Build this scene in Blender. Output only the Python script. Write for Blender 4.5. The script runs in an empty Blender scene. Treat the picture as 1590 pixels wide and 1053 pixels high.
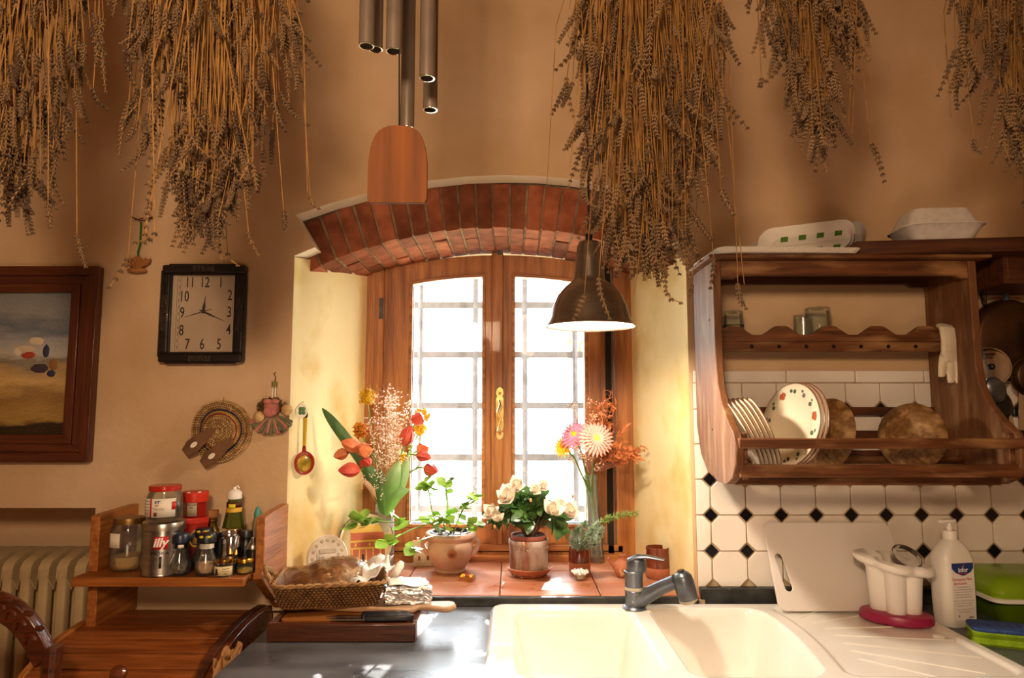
import bpy, bmesh, math, random
import numpy as np
from mathutils import Vector, Matrix, Euler, Quaternion
from mathutils.geometry import tessellate_polygon
random.seed(7); rng = np.random.default_rng(7)
PI = math.pi; S = math.sin; CO = math.cos; R = math.radians
SC = bpy.context.scene
COL = SC.collection

# ------------------------------------------------------------------ camera
F = 1060.0; CH = 1.45; PT = math.atan(105.5 / 1060)
cam = bpy.data.cameras.new('camera'); cam.sensor_width = 36; cam.lens = 36 * F / 1590
cam.clip_start = .05; cam.clip_end = 200
camo = bpy.data.objects.new('camera', cam); COL.objects.link(camo)
camo.location = (0, 0, CH); camo.rotation_euler = (PI / 2 + PT, 0, 0)
SC.camera = camo
# ------------------------------------------------------------------ view, world, lights
SC.view_settings.view_transform = 'Standard'; SC.view_settings.look = 'None'
SC.view_settings.gamma = 1; SC.view_settings.use_curve_mapping = False
SC.view_settings.exposure = 0.35
SC.cycles.use_denoising = True
SC.cycles.max_bounces = 8; SC.cycles.diffuse_bounces = 4; SC.cycles.glossy_bounces = 4
SC.cycles.transparent_max_bounces = 16; SC.cycles.transmission_bounces = 8
SC.cycles.sample_clamp_indirect = 6
SC.cycles.caustics_reflective = False; SC.cycles.caustics_refractive = False
w = bpy.data.worlds.new('sky'); SC.world = w; w.use_nodes = True
bg = w.node_tree.nodes['Background']
bg.inputs[0].default_value = (.86, .94, 1.0, 1); bg.inputs[1].default_value = 21

def light(name, kind, loc, target=None, energy=10, color=(1, 1, 1), size=.1, size_y=None, **kw):
    l = bpy.data.lights.new(name, kind); l.energy = energy; l.color = color
    if kind == 'AREA':
        l.size = size
        if size_y: l.shape = 'RECTANGLE'; l.size_y = size_y
    elif kind in ('POINT', 'SPOT'): l.shadow_soft_size = size
    for k, v in kw.items(): setattr(l, k, v)
    o = bpy.data.objects.new(name, l); COL.objects.link(o); o.location = loc
    if target is not None:
        o.rotation_euler = (Vector(target) - Vector(loc)).to_track_quat('-Z', 'Y').to_euler()
    return o
# sun through the window, from outside, high and a little right
SUND = Vector((-.16, -1, -.5)).normalized()
light('sun', 'SUN', (1, 6, 5), Vector((1, 6, 5)) + SUND, 34, (1, .95, .86), angle=R(.6))
# daylight entering at the window opening
pl = light('window_portal', 'AREA', (-.045, 2.52, 1.5), (-.045, 0, 1.5), 1, (1, 1, 1), .95, 1.1)
pl.data.cycles.is_portal = True
# unseen warm lamp matching the lavender shadows, then two added fill lights
WARM = (1, .70, .43)
light('unseen_lamp_light', 'AREA', (-.2, -.3, 1.98), (-.1, 2.0, 1.85), 20, WARM, .22)
light('room_fill_light', 'POINT', (.2, -1.2, 2.1), None, 17, (1, .74, .48), .2)
light('low_fill_light', 'AREA', (-.1, -.4, .75), (-.2, 2, 1.6), 5, (1, .72, .48), .5)

# ------------------------------------------------------------------ helpers
def at(px, py, Y):
    dx = (px - 795) / F; dy = (526.5 - py) / F
    vy = CO(PT) - dy * S(PT); vz = S(PT) + dy * CO(PT); t = Y / vy
    return Vector((dx * t, Y, CH + vz * t))
def atz(px, py, z):
    dx = (px - 795) / F; dy = (526.5 - py) / F
    vy = CO(PT) - dy * S(PT); vz = S(PT) + dy * CO(PT); t = (z - CH) / vz
    return Vector((dx * t, vy * t, z))
def lin(h):
    h = h.lstrip('#'); c = [int(h[i:i + 2], 16) / 255 for i in (0, 2, 4)]
    return tuple([(x / 12.92 if x <= .04045 else ((x + .055) / 1.055) ** 2.4) for x in c] + [1.0])
class MT:
    pass
def mat(name, c1, c2=None, rough=.5, metal=0, scale=8, stretch=(1, 1, 1), bump=0, bscale=60, spec=.5, rand=0,
        trans=0, alpha=1, emit=0, detail=4, lo=.35, hi=.65, sheen=0, coat=0, ior=1.45, sss=0, rough2=None):
    m = bpy.data.materials.new(name); m.use_nodes = True
    nt = m.node_tree; N = nt.nodes; L = nt.links
    p = N['Principled BSDF']
    c1 = lin(c1) if isinstance(c1, str) else c1
    p.inputs['Base Color'].default_value = c1
    p.inputs['Roughness'].default_value = rough; p.inputs['Metallic'].default_value = metal
    p.inputs['Specular IOR Level'].default_value = spec; p.inputs['IOR'].default_value = ior
    p.inputs['Transmission Weight'].default_value = trans; p.inputs['Alpha'].default_value = alpha
    p.inputs['Coat Weight'].default_value = coat
    p.inputs['Subsurface Weight'].default_value = sss
    if sss: p.inputs['Subsurface Radius'].default_value = (.01, .008, .005)
    tc = N.new('ShaderNodeTexCoord'); mp = N.new('ShaderNodeMapping'); mp.inputs['Scale'].default_value = stretch
    L.new(tc.outputs['Object'], mp.inputs['Vector'])
    out = None
    if c2 is not None or rough2 is not None:
        nz = N.new('ShaderNodeTexNoise'); nz.inputs['Scale'].default_value = scale; nz.inputs['Detail'].default_value = detail
        L.new(mp.outputs[0], nz.inputs['Vector'])
        mr = N.new('ShaderNodeMapRange'); mr.inputs[1].default_value = lo; mr.inputs[2].default_value = hi
        L.new(nz.outputs[0], mr.inputs[0])
        if c2 is not None:
            c2 = lin(c2) if isinstance(c2, str) else c2
            mx = N.new('ShaderNodeMix'); mx.data_type = 'RGBA'
            mx.inputs[6].default_value = c1; mx.inputs[7].default_value = c2
            L.new(mr.outputs[0], mx.inputs[0]); out = mx.outputs[2]
        if rough2 is not None:
            mr2 = N.new('ShaderNodeMapRange'); mr2.inputs[3].default_value = rough; mr2.inputs[4].default_value = rough2
            L.new(mr.outputs[0], mr2.inputs[0]); L.new(mr2.outputs[0], p.inputs['Roughness'])
    if rand:
        oi = N.new('ShaderNodeObjectInfo'); hs = N.new('ShaderNodeHueSaturation')
        m2 = N.new('ShaderNodeMapRange'); m2.inputs[3].default_value = 1 - rand; m2.inputs[4].default_value = 1 + rand
        L.new(oi.outputs['Random'], m2.inputs[0]); L.new(m2.outputs[0], hs.inputs['Value'])
        if out is not None: L.new(out, hs.inputs['Color'])
        else: hs.inputs['Color'].default_value = c1
        out = hs.outputs[0]
    if out is not None: L.new(out, p.inputs['Base Color'])
    if bump:
        n2 = N.new('ShaderNodeTexNoise'); n2.inputs['Scale'].default_value = bscale; n2.inputs['Detail'].default_value = 5
        L.new(mp.outputs[0], n2.inputs['Vector'])
        b = N.new('ShaderNodeBump'); b.inputs['Strength'].default_value = min(1, bump); b.inputs['Distance'].default_value = .004
        L.new(n2.outputs[0], b.inputs['Height']); L.new(b.outputs[0], p.inputs['Normal'])
    if emit:
        p.inputs['Emission Color'].default_value = c1; p.inputs['Emission Strength'].default_value = emit
    return m
def wood(name, c1, c2, axis='x', rough=.5, sc=5, bump=.35, rand=.0, coat=0, worn=None):
    st = {'x': (1, 14, 14), 'y': (14, 1, 14), 'z': (14, 14, 1)}[axis]
    m = mat(name, c1, c2, rough=rough, scale=sc, stretch=st, bump=bump, bscale=sc * 4, lo=.32, hi=.68, rand=rand, coat=coat, detail=7)
    if worn:
        nt = m.node_tree; N = nt.nodes; L = nt.links; p = N['Principled BSDF']
        src = p.inputs['Base Color'].links[0].from_socket
        tc = [n for n in N if n.type == 'TEX_COORD'][0]
        nz = N.new('ShaderNodeTexNoise'); nz.inputs['Scale'].default_value = 14; nz.inputs['Detail'].default_value = 6
        mp = N.new('ShaderNodeMapping'); mp.inputs['Scale'].default_value = {'x': (.4, 2, 2), 'y': (2, .4, 2), 'z': (2, 2, .4)}[axis]
        L.new(tc.outputs['Object'], mp.inputs[0]); L.new(mp.outputs[0], nz.inputs['Vector'])
        mr = N.new('ShaderNodeMapRange'); mr.inputs[1].default_value = .5; mr.inputs[2].default_value = .68
        L.new(nz.outputs[0], mr.inputs[0])
        mx = N.new('ShaderNodeMix'); mx.data_type = 'RGBA'; L.new(mr.outputs[0], mx.inputs[0]); L.new(src, mx.inputs[6])
        mx.inputs[7].default_value = lin(worn); L.new(mx.outputs[2], p.inputs['Base Color'])
    return m
def glassmat(name, tint=(1, 1, 1, 1), refl=.12, haze=0.0, rough=.02, body=0.0, bodycol=None):
    """thin glass: clear with mirror-like skin, optional veil imitating glare or tinted body"""
    m = bpy.data.materials.new(name); m.use_nodes = True; nt = m.node_tree; N = nt.nodes; L = nt.links
    N.clear(); o = N.new('ShaderNodeOutputMaterial')
    t = N.new('ShaderNodeBsdfTransparent'); t.inputs[0].default_value = tint
    g = N.new('ShaderNodeBsdfGlossy'); g.inputs['Roughness'].default_value = rough
    fr = N.new('ShaderNodeFresnel'); fr.inputs[0].default_value = 1.45
    mr = N.new('ShaderNodeMapRange'); mr.inputs[1].default_value = 0; mr.inputs[2].default_value = 1; mr.inputs[3].default_value = 0; mr.inputs[4].default_value = min(1, refl * 7)
    L.new(fr.outputs[0], mr.inputs[0])
    mx = N.new('ShaderNodeMixShader'); L.new(mr.outputs[0], mx.inputs[0]); L.new(t.outputs[0], mx.inputs[1]); L.new(g.outputs[0], mx.inputs[2])
    out = mx.outputs[0]
    if haze:
        tr = N.new('ShaderNodeBsdfTranslucent'); tr.inputs[0].default_value = (.95, .97, 1, 1)
        m2 = N.new('ShaderNodeMixShader'); m2.inputs[0].default_value = haze
        L.new(out, m2.inputs[1]); L.new(tr.outputs[0], m2.inputs[2]); out = m2.outputs[0]
    if body:
        d = N.new('ShaderNodeBsdfDiffuse'); d.inputs[0].default_value = bodycol or (.8, .8, .8, 1)
        m2 = N.new('ShaderNodeMixShader'); m2.inputs[0].default_value = body
        L.new(out, m2.inputs[1]); L.new(d.outputs[0], m2.inputs[2]); out = m2.outputs[0]
    L.new(out, o.inputs[0]); return m

class MB:
    """collects shapes into one mesh"""
    def __init__(s): s.v = []; s.f = []
    def add(s, vs, fs):
        n = len(s.v); s.v += [tuple(v) for v in vs]; s.f += [tuple(i + n for i in f) for f in fs]; return s
    def box(s, x0, x1, y0, y1, z0, z1, M=None):
        vs = [Vector((x, y, z)) for z in (z0, z1) for y in (y0, y1) for x in (x0, x1)]
        if M is not None: vs = [M @ v for v in vs]
        return s.add(vs, [(0, 2, 3, 1), (4, 5, 7, 6), (0, 1, 5, 4), (2, 6, 7, 3), (0, 4, 6, 2), (1, 3, 7, 5)])
    def prism(s, pts, axis, a, b, M=None):
        """pts: 2D outline; axis: the extrusion axis; the outline's plane is the other two in x,y,z order"""
        n = len(pts)
        def mk(p, t):
            return {'x': Vector((t, p[0], p[1])), 'y': Vector((p[0], t, p[1])), 'z': Vector((p[0], p[1], t))}[axis]
        vs = [mk(p, a) for p in pts] + [mk(p, b) for p in pts]
        if M is not None: vs = [M @ v for v in vs]
        tri = tessellate_polygon([[Vector((p[0], p[1], 0)) for p in pts]])
        fs = [tuple(t) for t in tri] + [tuple(i + n for i in reversed(t)) for t in tri]
        fs += [(i, (i + 1) % n, (i + 1) % n + n, i + n) for i in range(n)]
        return s.add(vs, fs)
    def lathe(s, prof, n=24, c=(0, 0, 0), M=None, rad=None, close=False, cap=True):
        c = Vector(c); vs = []; m = len(prof)
        for (r, z) in prof:
            for k in range(n):
                a = 2 * PI * k / n; q = r * (rad(a) if rad else 1)
                vs.append(Vector((q * CO(a), q * S(a), z)) + c)
        if M is not None: vs = [M @ v for v in vs]
        fs = []
        for j in range(m - 1 + (1 if close else 0)):
            j2 = (j + 1) % m
            for k in range(n):
                k2 = (k + 1) % n; fs.append((j * n + k, j * n + k2, j2 * n + k2, j2 * n + k))
        if not close and cap:
            fs.append(tuple(reversed(range(n)))); fs.append(tuple((m - 1) * n + k for k in range(n)))
        return s.add(vs, fs)
    def tube(s, pts, r, n=8, cap=True, flat=1.0, up=None):
        pts = [Vector(p) for p in pts]; m = len(pts)
        rs = r if isinstance(r, (list, tuple)) else [r] * m
        vs = []; prev = None
        for i, p in enumerate(pts):
            d = (pts[min(i + 1, m - 1)] - pts[max(i - 1, 0)])
            d = d.normalized() if d.length > 1e-9 else Vector((0, 0, 1))
            if prev is None:
                u = Vector(up) if up else (Vector((0, 0, 1)) if abs(d.z) < .9 else Vector((1, 0, 0)))
            else: u = prev
            a = (u - d * u.dot(d))
            a = a.normalized() if a.length > 1e-6 else d.orthogonal().normalized()
            b = d.cross(a); prev = a
            for k in range(n):
                t = 2 * PI * k / n; vs.append(p + (a * CO(t) * flat + b * S(t)) * rs[i])
        fs = [(i * n + k, i * n + (k + 1) % n, (i + 1) * n + (k + 1) % n, (i + 1) * n + k) for i in range(m - 1) for k in range(n)]
        if cap: fs += [tuple(reversed(range(n))), tuple((m - 1) * n + k for k in range(n))]
        return s.add(vs, fs)
    def ball(s, c, r, n=10, m=6, sc=(1, 1, 1), M=None, noise=0):
        c = Vector(c); vs = [Vector((0, 0, -1))]
        for j in range(1, m):
            a = -PI / 2 + PI * j / m
            vs += [Vector((CO(a) * CO(2 * PI * k / n), CO(a) * S(2 * PI * k / n), S(a))) for k in range(n)]
        vs.append(Vector((0, 0, 1)))
        out = []
        for v in vs:
            q = 1 + (random.uniform(-noise, noise) if noise else 0)
            v = Vector((v.x * sc[0], v.y * sc[1], v.z * sc[2])) * r * q
            if M is not None: v = M @ v
            out.append(v + c)
        fs = [(0, 1 + (k + 1) % n, 1 + k) for k in range(n)]
        for j in range(m - 2):
            fs += [(1 + j * n + k, 1 + j * n + (k + 1) % n, 1 + (j + 1) * n + (k + 1) % n, 1 + (j + 1) * n + k) for k in range(n)]
        e = len(vs) - 1; b = 1 + (m - 2) * n
        fs += [(b + k, b + (k + 1) % n, e) for k in range(n)]
        return s.add(out, fs)
    def grid(s, fn, nu, nv, thick=0):
        vs = [Vector(fn(i / nu, j / nv)) for j in range(nv + 1) for i in range(nu + 1)]
        fs = [(j * (nu + 1) + i, j * (nu + 1) + i + 1, (j + 1) * (nu + 1) + i + 1, (j + 1) * (nu + 1) + i) for j in range(nv) for i in range(nu)]
        return s.add(vs, fs)
    def mesh(s, name, m, smooth=True, ang=35):
        me = bpy.data.meshes.new(name); me.from_pydata(s.v, [], s.f); me.validate(); me.update()
        bm = bmesh.new(); bm.from_mesh(me); bmesh.ops.recalc_face_normals(bm, faces=bm.faces[:]); bm.to_mesh(me); bm.free()
        if m is not None: me.materials.append(m)
        if smooth:
            me.polygons.foreach_set('use_smooth', [True] * len(me.polygons)); me.set_sharp_from_angle(angle=R(ang))
        return me
    def build(s, name, m, parent=None, loc=None, rot=None, bevel=0, solid=0, smooth=True, ang=35, sub=0):
        o = bpy.data.objects.new(name, s.mesh(name, m, smooth, ang)); COL.objects.link(o)
        if parent is not None: o.parent = parent
        if loc is not None: o.location = loc
        if rot is not None: o.rotation_euler = rot
        if solid:
            d = o.modifiers.new('solid', 'SOLIDIFY'); d.thickness = solid; d.offset = 0
        if sub:
            d = o.modifiers.new('sub', 'SUBSURF'); d.levels = sub; d.render_levels = sub
        if bevel:
            d = o.modifiers.new('bevel', 'BEVEL'); d.width = bevel; d.segments = 2; d.limit_method = 'ANGLE'; d.angle_limit = R(40)
        return o
def bx(x0, x1, y0, y1, z0, z1): return MB().box(x0, x1, y0, y1, z0, z1)
def lt(prof, n=24, **k): return MB().lathe(prof, n, **k)
def link(name, me, parent=None, M=None):
    o = bpy.data.objects.new(name, me); COL.objects.link(o)
    if parent is not None: o.parent = parent
    if M is not None: o.matrix_basis = M
    return o
def empty(name, loc=(0, 0, 0), rot=(0, 0, 0)):
    o = bpy.data.objects.new(name, None); COL.objects.link(o); o.location = loc; o.rotation_euler = rot
    o.empty_display_size = .05; return o
def tag(o, label=None, cat=None, group=None, kind=None):
    if label: o['label'] = label
    if cat: o['category'] = cat
    if group: o['group'] = group
    if kind: o['kind'] = kind
    return o
def thing(name, label, cat, loc=(0, 0, 0), rot=(0, 0, 0), group=None):
    return tag(empty(name, loc, rot), label, cat, group)
def struct(o): o['kind'] = 'structure'; return o
def instmesh(name, bv, bf, mats, m, smooth=False):
    """many small copies of one shape joined in one mesh: bv (n,3), bf (k,3|4), mats (m,4,4)"""
    bv = np.asarray(bv, float); T = np.asarray(mats, float); n = len(bv)
    V = np.einsum('mij,nj->mni', T[:, :3, :3], bv) + T[:, None, :3, 3]
    bf = np.asarray(bf); Fa = (bf[None] + (np.arange(len(T)) * n)[:, None, None]).reshape(-1, bf.shape[1])
    me = bpy.data.meshes.new(name); k = bf.shape[1]
    me.vertices.add(V.shape[0] * n); me.vertices.foreach_set('co', V.reshape(-1))
    me.loops.add(Fa.size); me.loops.foreach_set('vertex_index', Fa.reshape(-1).astype(np.int32))
    me.polygons.add(len(Fa)); me.polygons.foreach_set('loop_start', np.arange(0, Fa.size, k, dtype=np.int32))
    me.polygons.foreach_set('loop_total', np.full(len(Fa), k, dtype=np.int32))
    me.materials.append(m); me.update(calc_edges=True)
    if smooth: me.polygons.foreach_set('use_smooth', [True] * len(Fa))
    return me
DIA_V = [(1, 0, 0), (0, 1, 0), (-1, 0, 0), (0, -1, 0), (0, 0, 1.6), (0, 0, -1)]
DIA_F = [(0, 1, 4), (1, 2, 4), (2, 3, 4), (3, 0, 4), (1, 0, 5), (2, 1, 5), (3, 2, 5), (0, 3, 5)]
def TM(loc, d=(0, 0, 1), s=(1, 1, 1), roll=0):
    """matrix placing local +Z along d"""
    q = Vector(d).to_track_quat('Z', 'Y') @ Quaternion((0, 0, 1), roll)
    if not hasattr(s, '__len__'): s = (s, s, s)
    return Matrix.Translation(Vector(loc)) @ q.to_matrix().to_4x4() @ Matrix.Diagonal((*s, 1))
def textmesh(txt, size, m, depth=.0003, bend=None, align='CENTER', bold=0):
    c = bpy.data.curves.new('lettering', 'FONT'); c.body = txt; c.size = size; c.extrude = depth; c.align_x = align; c.align_y = 'CENTER'
    c.offset = bold; c.resolution_u = 3
    o = bpy.data.objects.new('lettering', c); COL.objects.link(o)
    me = bpy.data.meshes.new_from_object(o, depsgraph=bpy.context.evaluated_depsgraph_get())
    bpy.data.objects.remove(o); me.materials.clear(); me.materials.append(m); return me
def lettering(txt, size, m, parent, loc, rot=(PI / 2, 0, 0), radius=None, ang0=0, bold=0, shear=0, sx=1.0, name='lettering', depth=.0003):
    """text facing -Y by default; radius wraps it on a vertical cylinder about the parent's axis"""
    me = textmesh(txt, size, m, bold=bold, depth=depth)
    if radius:
        for v in me.vertices:
            x, z, d = v.co.x * sx + shear * v.co.y, v.co.y, v.co.z
            a = ang0 + x / radius; r = radius + .0004 + d
            v.co = (r * S(a), -r * CO(a), z + loc[2])
        o = link(name, me, parent)
    else:
        for v in me.vertices: v.co.x = v.co.x * sx + shear * v.co.y
        o = link(name, me, parent); o.location = loc; o.rotation_euler = rot
    return o
def patch(parent, name, m, radius, a0, a1, z0, z1, t=.0006, n=10):
    """a paper label wrapped on a cylinder"""
    b = MB(); pts = [((radius + t) * S(a0 + (a1 - a0) * i / n), -(radius + t) * CO(a0 + (a1 - a0) * i / n)) for i in range(n + 1)]
    vs = [(x, y, z0) for x, y in pts] + [(x, y, z1) for x, y in pts]
    b.add(vs, [(i, i + 1, n + 2 + i, n + 1 + i) for i in range(n)])
    return b.build(name, m, parent, solid=.0004)
def arcpts(cx, cy, r, a0, a1, n): return [(cx + r * CO(a0 + (a1 - a0) * i / n), cy + r * S(a0 + (a1 - a0) * i / n)) for i in range(n + 1)]
def rrect(x0, x1, y0, y1, r, n=4):
    return (arcpts(x1 - r, y0 + r, r, -PI / 2, 0, n) + arcpts(x1 - r, y1 - r, r, 0, PI / 2, n) +
            arcpts(x0 + r, y1 - r, r, PI / 2, PI, n) + arcpts(x0 + r, y0 + r, r, PI, 1.5 * PI, n))
def leafmesh(name, m, L=.05, W=.02, fold=.25, droop=.3, tip=1.6, nu=6):
    """leaf along +Z with its width in X, face to -Y"""
    b = MB(); vs = []; fs = []
    for i in range(nu + 1):
        t = i / nu; wv = W * .5 * (S(PI * t ** .8)) ** .8 * (1 - .15 * t) + .0004
        z = L * t * (1 - droop * .25 * t); y = -droop * L * t * t
        for k, u in enumerate((-1, 0, 1)): vs.append((u * wv, y - abs(u) * wv * fold, z))
    for i in range(nu):
        for k in range(2): fs.append((i * 3 + k, i * 3 + k + 1, (i + 1) * 3 + k + 1, (i + 1) * 3 + k))
    b.add(vs, fs); return b.mesh(name, m)
# ------------------------------------------------------------------ materials of the house
m_wall = mat('plaster', 'd6b695', 'c3a078', rough=.9, scale=3.5, bump=.35, bscale=45, lo=.3, hi=.7, spec=.2)
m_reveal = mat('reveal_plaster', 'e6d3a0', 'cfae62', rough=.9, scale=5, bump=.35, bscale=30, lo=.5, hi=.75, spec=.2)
m_white = mat('white_masonry_lit_rim', 'efe6d6', rough=.9, bump=.3, bscale=60, spec=.2)
m_ceil = mat('ceiling_plaster', 'b99a72', 'a5855e', rough=.9, scale=3, spec=.2)
m_floor = mat('terracotta_floor', '8a5638', '6f422a', rough=.6, scale=4)
m_brick = mat('brick', '96573c', '743f29', rough=.9, scale=18, bump=.9, bscale=70, rand=.3, spec=.2)
m_mortar = mat('mortar', '8f7860', '6d5a45', rough=.95, scale=30, bump=.6, bscale=80, spec=.1)
m_tile = mat('white_tile', 'ece2d8', 'e2d6c9', rough=.18, scale=6, bump=.06, bscale=14, rand=.05)
m_dot = mat('black_tile', '0d0d14', rough=.2)
m_grout = mat('grout', 'b9a183', '9f8663', rough=.9, scale=20, spec=.2)
m_sill = mat('sill_terracotta', 'ab6644', 'c08e72', rough=.27, scale=9, bump=.25, bscale=25, rand=.12, lo=.35, hi=.75, rough2=.6)
m_slate = mat('slate', '45474c', '6a6b70', rough=.27, scale=5, stretch=(1, 2.2, 1), bump=.15, bscale=10, lo=.42, hi=.8, rough2=.45, spec=.7)
m_slate_edge = mat('slate_edge', '33332f', '171614', rough=.45, scale=25, bump=.3)
m_wood = wood('window_wood', 'b3733a', '7d4518', 'z', rough=.42, sc=4, coat=.05)
m_woodx = wood('window_wood_rail', 'b3733a', '7d4518', 'x', rough=.42, sc=4, coat=.05)
m_brass = mat('brass', 'd8b878', 'a8854a', rough=.25, metal=1, scale=30)
m_iron = mat('grey_iron', '5f6a78', '4c5561', rough=.6, metal=.2, scale=30)
m_pane = glassmat('window_glass', (1, 1, 1, 1), .1, haze=.014)  # haze mixed in to imitate window glare veiling the bars
m_radiator = mat('radiator_enamel', 'cdb78f', 'b9a27a', rough=.45, scale=10, bump=.1)
m_darkwood = wood('dark_wood', '5a3018', '32180a', 'x', rough=.5, sc=4)

YW = 2.0; YP = 2.07; YF = 2.40; ZS = .926; ZC = .90; ZTOP = 2.95
XL, XR = -2.35, 2.1; YB = -2.6
# springing and opening outline (left and right jamb edges at the front and at the frame)
jl, jr = at(451, 600, YW).x, at(1070, 600, YW).x
bl, br = at(571, 600, YF).x, at(979, 600, YF).x
def O(px, py, Y=YW): p = at(px, py, Y); return (p.x, p.z)
zj = O(456, 397)[1]
hole = [(jl, ZS - .03), (jl, zj)]
hole += [O(489, 384), O(459, 334), O(512, 316), O(571, 300), O(620, 288.5), O(670, 280), O(725, 274), O(780, 272), O(833, 273), O(885, 277.5), O(932, 285.5), O(978, 296), O(1018, 308), O(1053, 322), O(1037, 364)]
hole += [(jr, O(1070, 386)[1]), (jr, ZS - .03)]
nx, nz = at(170, 790, YW).x - .04, at(100, 789, YW).z          # radiator niche corner
outer = [(XL, nz), (nx, nz), (nx, 0), (XR, 0), (XR, ZTOP), (XL, ZTOP)]
b = MB()
rings = [outer, hole]
allp = outer + hole
tri = tessellate_polygon([[Vector((x, z, 0)) for x, z in r] for r in rings])
b.add([(x, YW, z) for x, z in allp], [tuple(t) for t in tri])
n = len(hole)
rim = MB().add([(x, YW, z) for x, z in hole] + [(x, YP, z) for x, z in hole], [(i, i + 1, n + i + 1, n + i) for i in range(n - 1)])
# niche soffit, cheek and back
b.add([(XL, YW, nz), (nx, YW, nz), (nx, YW + .24, nz), (XL, YW + .24, nz)], [(0, 1, 2, 3)])
b.add([(nx, YW, 0), (nx, YW, nz), (nx, YW + .24, nz), (nx, YW + .24, 0)], [(0, 1, 2, 3)])
b.add([(XL, YW + .24, 0), (nx, YW + .24, 0), (nx, YW + .24, nz), (XL, YW + .24, nz)], [(0, 1, 2, 3)])
wall = struct(b.build('wall_back', m_wall, ang=20))
rim.build('arch_rim', m_white, wall)  # whiter than the wall: window light from below put into the colour
# outer masonry behind, blocking the daylight round the window
b = MB(); YO = 2.62
zt = O(775, 380, YF)[1]
b.box(XL, bl - .012, YF + .04, YO, -.1, ZTOP); b.box(br + .012, XR, YF + .04, YO, -.1, ZTOP); b.box(jr + .1, XR, YP, YO, -.1, ZTOP)
b.box(bl - .02, br + .02, YP + .34, YO, zt + .03, ZTOP); b.box(jl - .02, jr + .02, YP, YO, -.1, ZS - .042)
b.box(nx + .01, jl - .005, YP, YW + .25, -.1, ZTOP)
b.box(jl - .1, jr + .12, YP + .02, YF + .1, O(775, 300, YP)[1] + .06, ZTOP)
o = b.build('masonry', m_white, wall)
o['kind'] = 'structure'
# splayed reveals
for nm, a, c, e in (('left_reveal', jl, bl, 1), ('right_reveal', jr, br, -1)):
    b = MB(); z1 = zj - .004 if e > 0 else O(1070, 386)[1] - .004; zb = O(575, 416, YF)[1]
    N_ = 10
    vs = []; fs = []
    for i in range(N_ + 1):
        t = i / N_; x = a + (c - a) * t; y = YW - .0 + (YF + .03 - YW) * t; zz = z1 + (zb - z1) * t
        vs += [(x, y, ZS - .03), (x, y, zz)]
    for i in range(N_): fs.append((2 * i, 2 * i + 2, 2 * i + 3, 2 * i + 1))
    xo = a - e * .06
    k = len(vs); vs += [(xo, YF + .03, zb), (xo, YW + .002, z1)]
    b.add(vs, fs + [(1, 2 * N_ + 1, k, k + 1)])
    b.build('reveal', m_reveal, wall)
# brick arch: curve of the soffit and of the extrados, in the plane Y = YP
def arc3(p, q, r):
    (ax, ay), (bx_, by), (cx, cy) = p, q, r
    d = 2 * (ax * (by - cy) + bx_ * (cy - ay) + cx * (ay - by))
    ux = ((ax**2 + ay**2) * (by - cy) + (bx_**2 + by**2) * (cy - ay) + (cx**2 + cy**2) * (ay - by)) / d
    uy = ((ax**2 + ay**2) * (cx - bx_) + (bx_**2 + by**2) * (ax - cx) + (cx**2 + cy**2) * (bx_ - ax)) / d
    return ux, uy, math.hypot(ax - ux, ay - uy)
cxi, czi, ri = arc3(O(480, 420, YP), O(765, 353, YP), O(1052, 412, YP))
cxe, cze, re_ = arc3(O(478, 346, YP), O(780, 286, YP), O(1062, 346, YP))
a0 = math.atan2(O(474, 420, YP)[1] - czi, O(474, 420, YP)[0] - cxi); a1 = math.atan2(O(1058, 412, YP)[1] - czi, O(1058, 412, YP)[0] - cxi)
NB = 24
def extra(a):
    # from centre of intrados along angle a to the extrados circle
    dx, dz = CO(a), S(a); ox, oz = cxi - cxe, czi - cze
    bb = ox * dx + oz * dz; c_ = ox * ox + oz * oz - re_ * re_
    return -bb + math.sqrt(bb * bb - c_)
b = MB(); M_ = 30
pin = [(cxi + (ri + .005) * CO(a0 + (a1 - a0) * i / M_), czi + (ri + .005) * S(a0 + (a1 - a0) * i / M_)) for i in range(M_ + 1)]
pout = []
for i in range(M_ + 1):
    a = a0 + (a1 - a0) * i / M_; r = extra(a) + .02; pout.append((cxi + r * CO(a), czi + r * S(a)))
vs = [(x, YP + .012, z) for x, z in pin] + [(x, YP + .012, z) for x, z in pout] + [(x, YF + .12, z) for x, z in pin]
fs = [(i, i + 1, M_ + 2 + i, M_ + 1 + i) for i in range(M_)] + [(i, 2 * (M_ + 1) + i, 2 * (M_ + 1) + i + 1, i + 1) for i in range(M_)]
b.add(vs, fs).build('mortar', m_mortar, wall)
for i in range(NB):
    g = .0024 + random.uniform(0, .002)
    f0 = a0 + (a1 - a0) * i / NB; f1 = a0 + (a1 - a0) * (i + 1) / NB
    f0 -= g / ri; f1 += g / ri
    split = [YP - .0, YF + .04]
    if i % 2 == 0: split = [YP, YP + .125 + random.uniform(-.01, .01), YF + .04]
    elif random.random() < .6: split = [YP, YP + .24, YF + .04]
    for j in range(len(split) - 1):
        y0 = split[j] + (random.uniform(0, .008) if j == 0 else .003); y1 = split[j + 1] - .003
        dr = random.uniform(-.003, .003); rr0 = ri + dr; bb = MB()
        fs_ = [f0 + (f1 - f0) * t for t in (0, .5, 1)]
        ps = []
        for a in fs_: ps.append((cxi + rr0 * CO(a), czi + rr0 * S(a)))
        for a in reversed(fs_):
            r = min(extra(a) + .004, rr0 + .2); ps.append((cxi + r * CO(a), czi + r * S(a)))
        ps = [(x + random.uniform(-.0012, .0012), z + random.uniform(-.0012, .0012)) for x, z in ps]
        bb.prism(ps, 'y', y0, y1).build('brick', m_brick, wall, bevel=.003)
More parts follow.
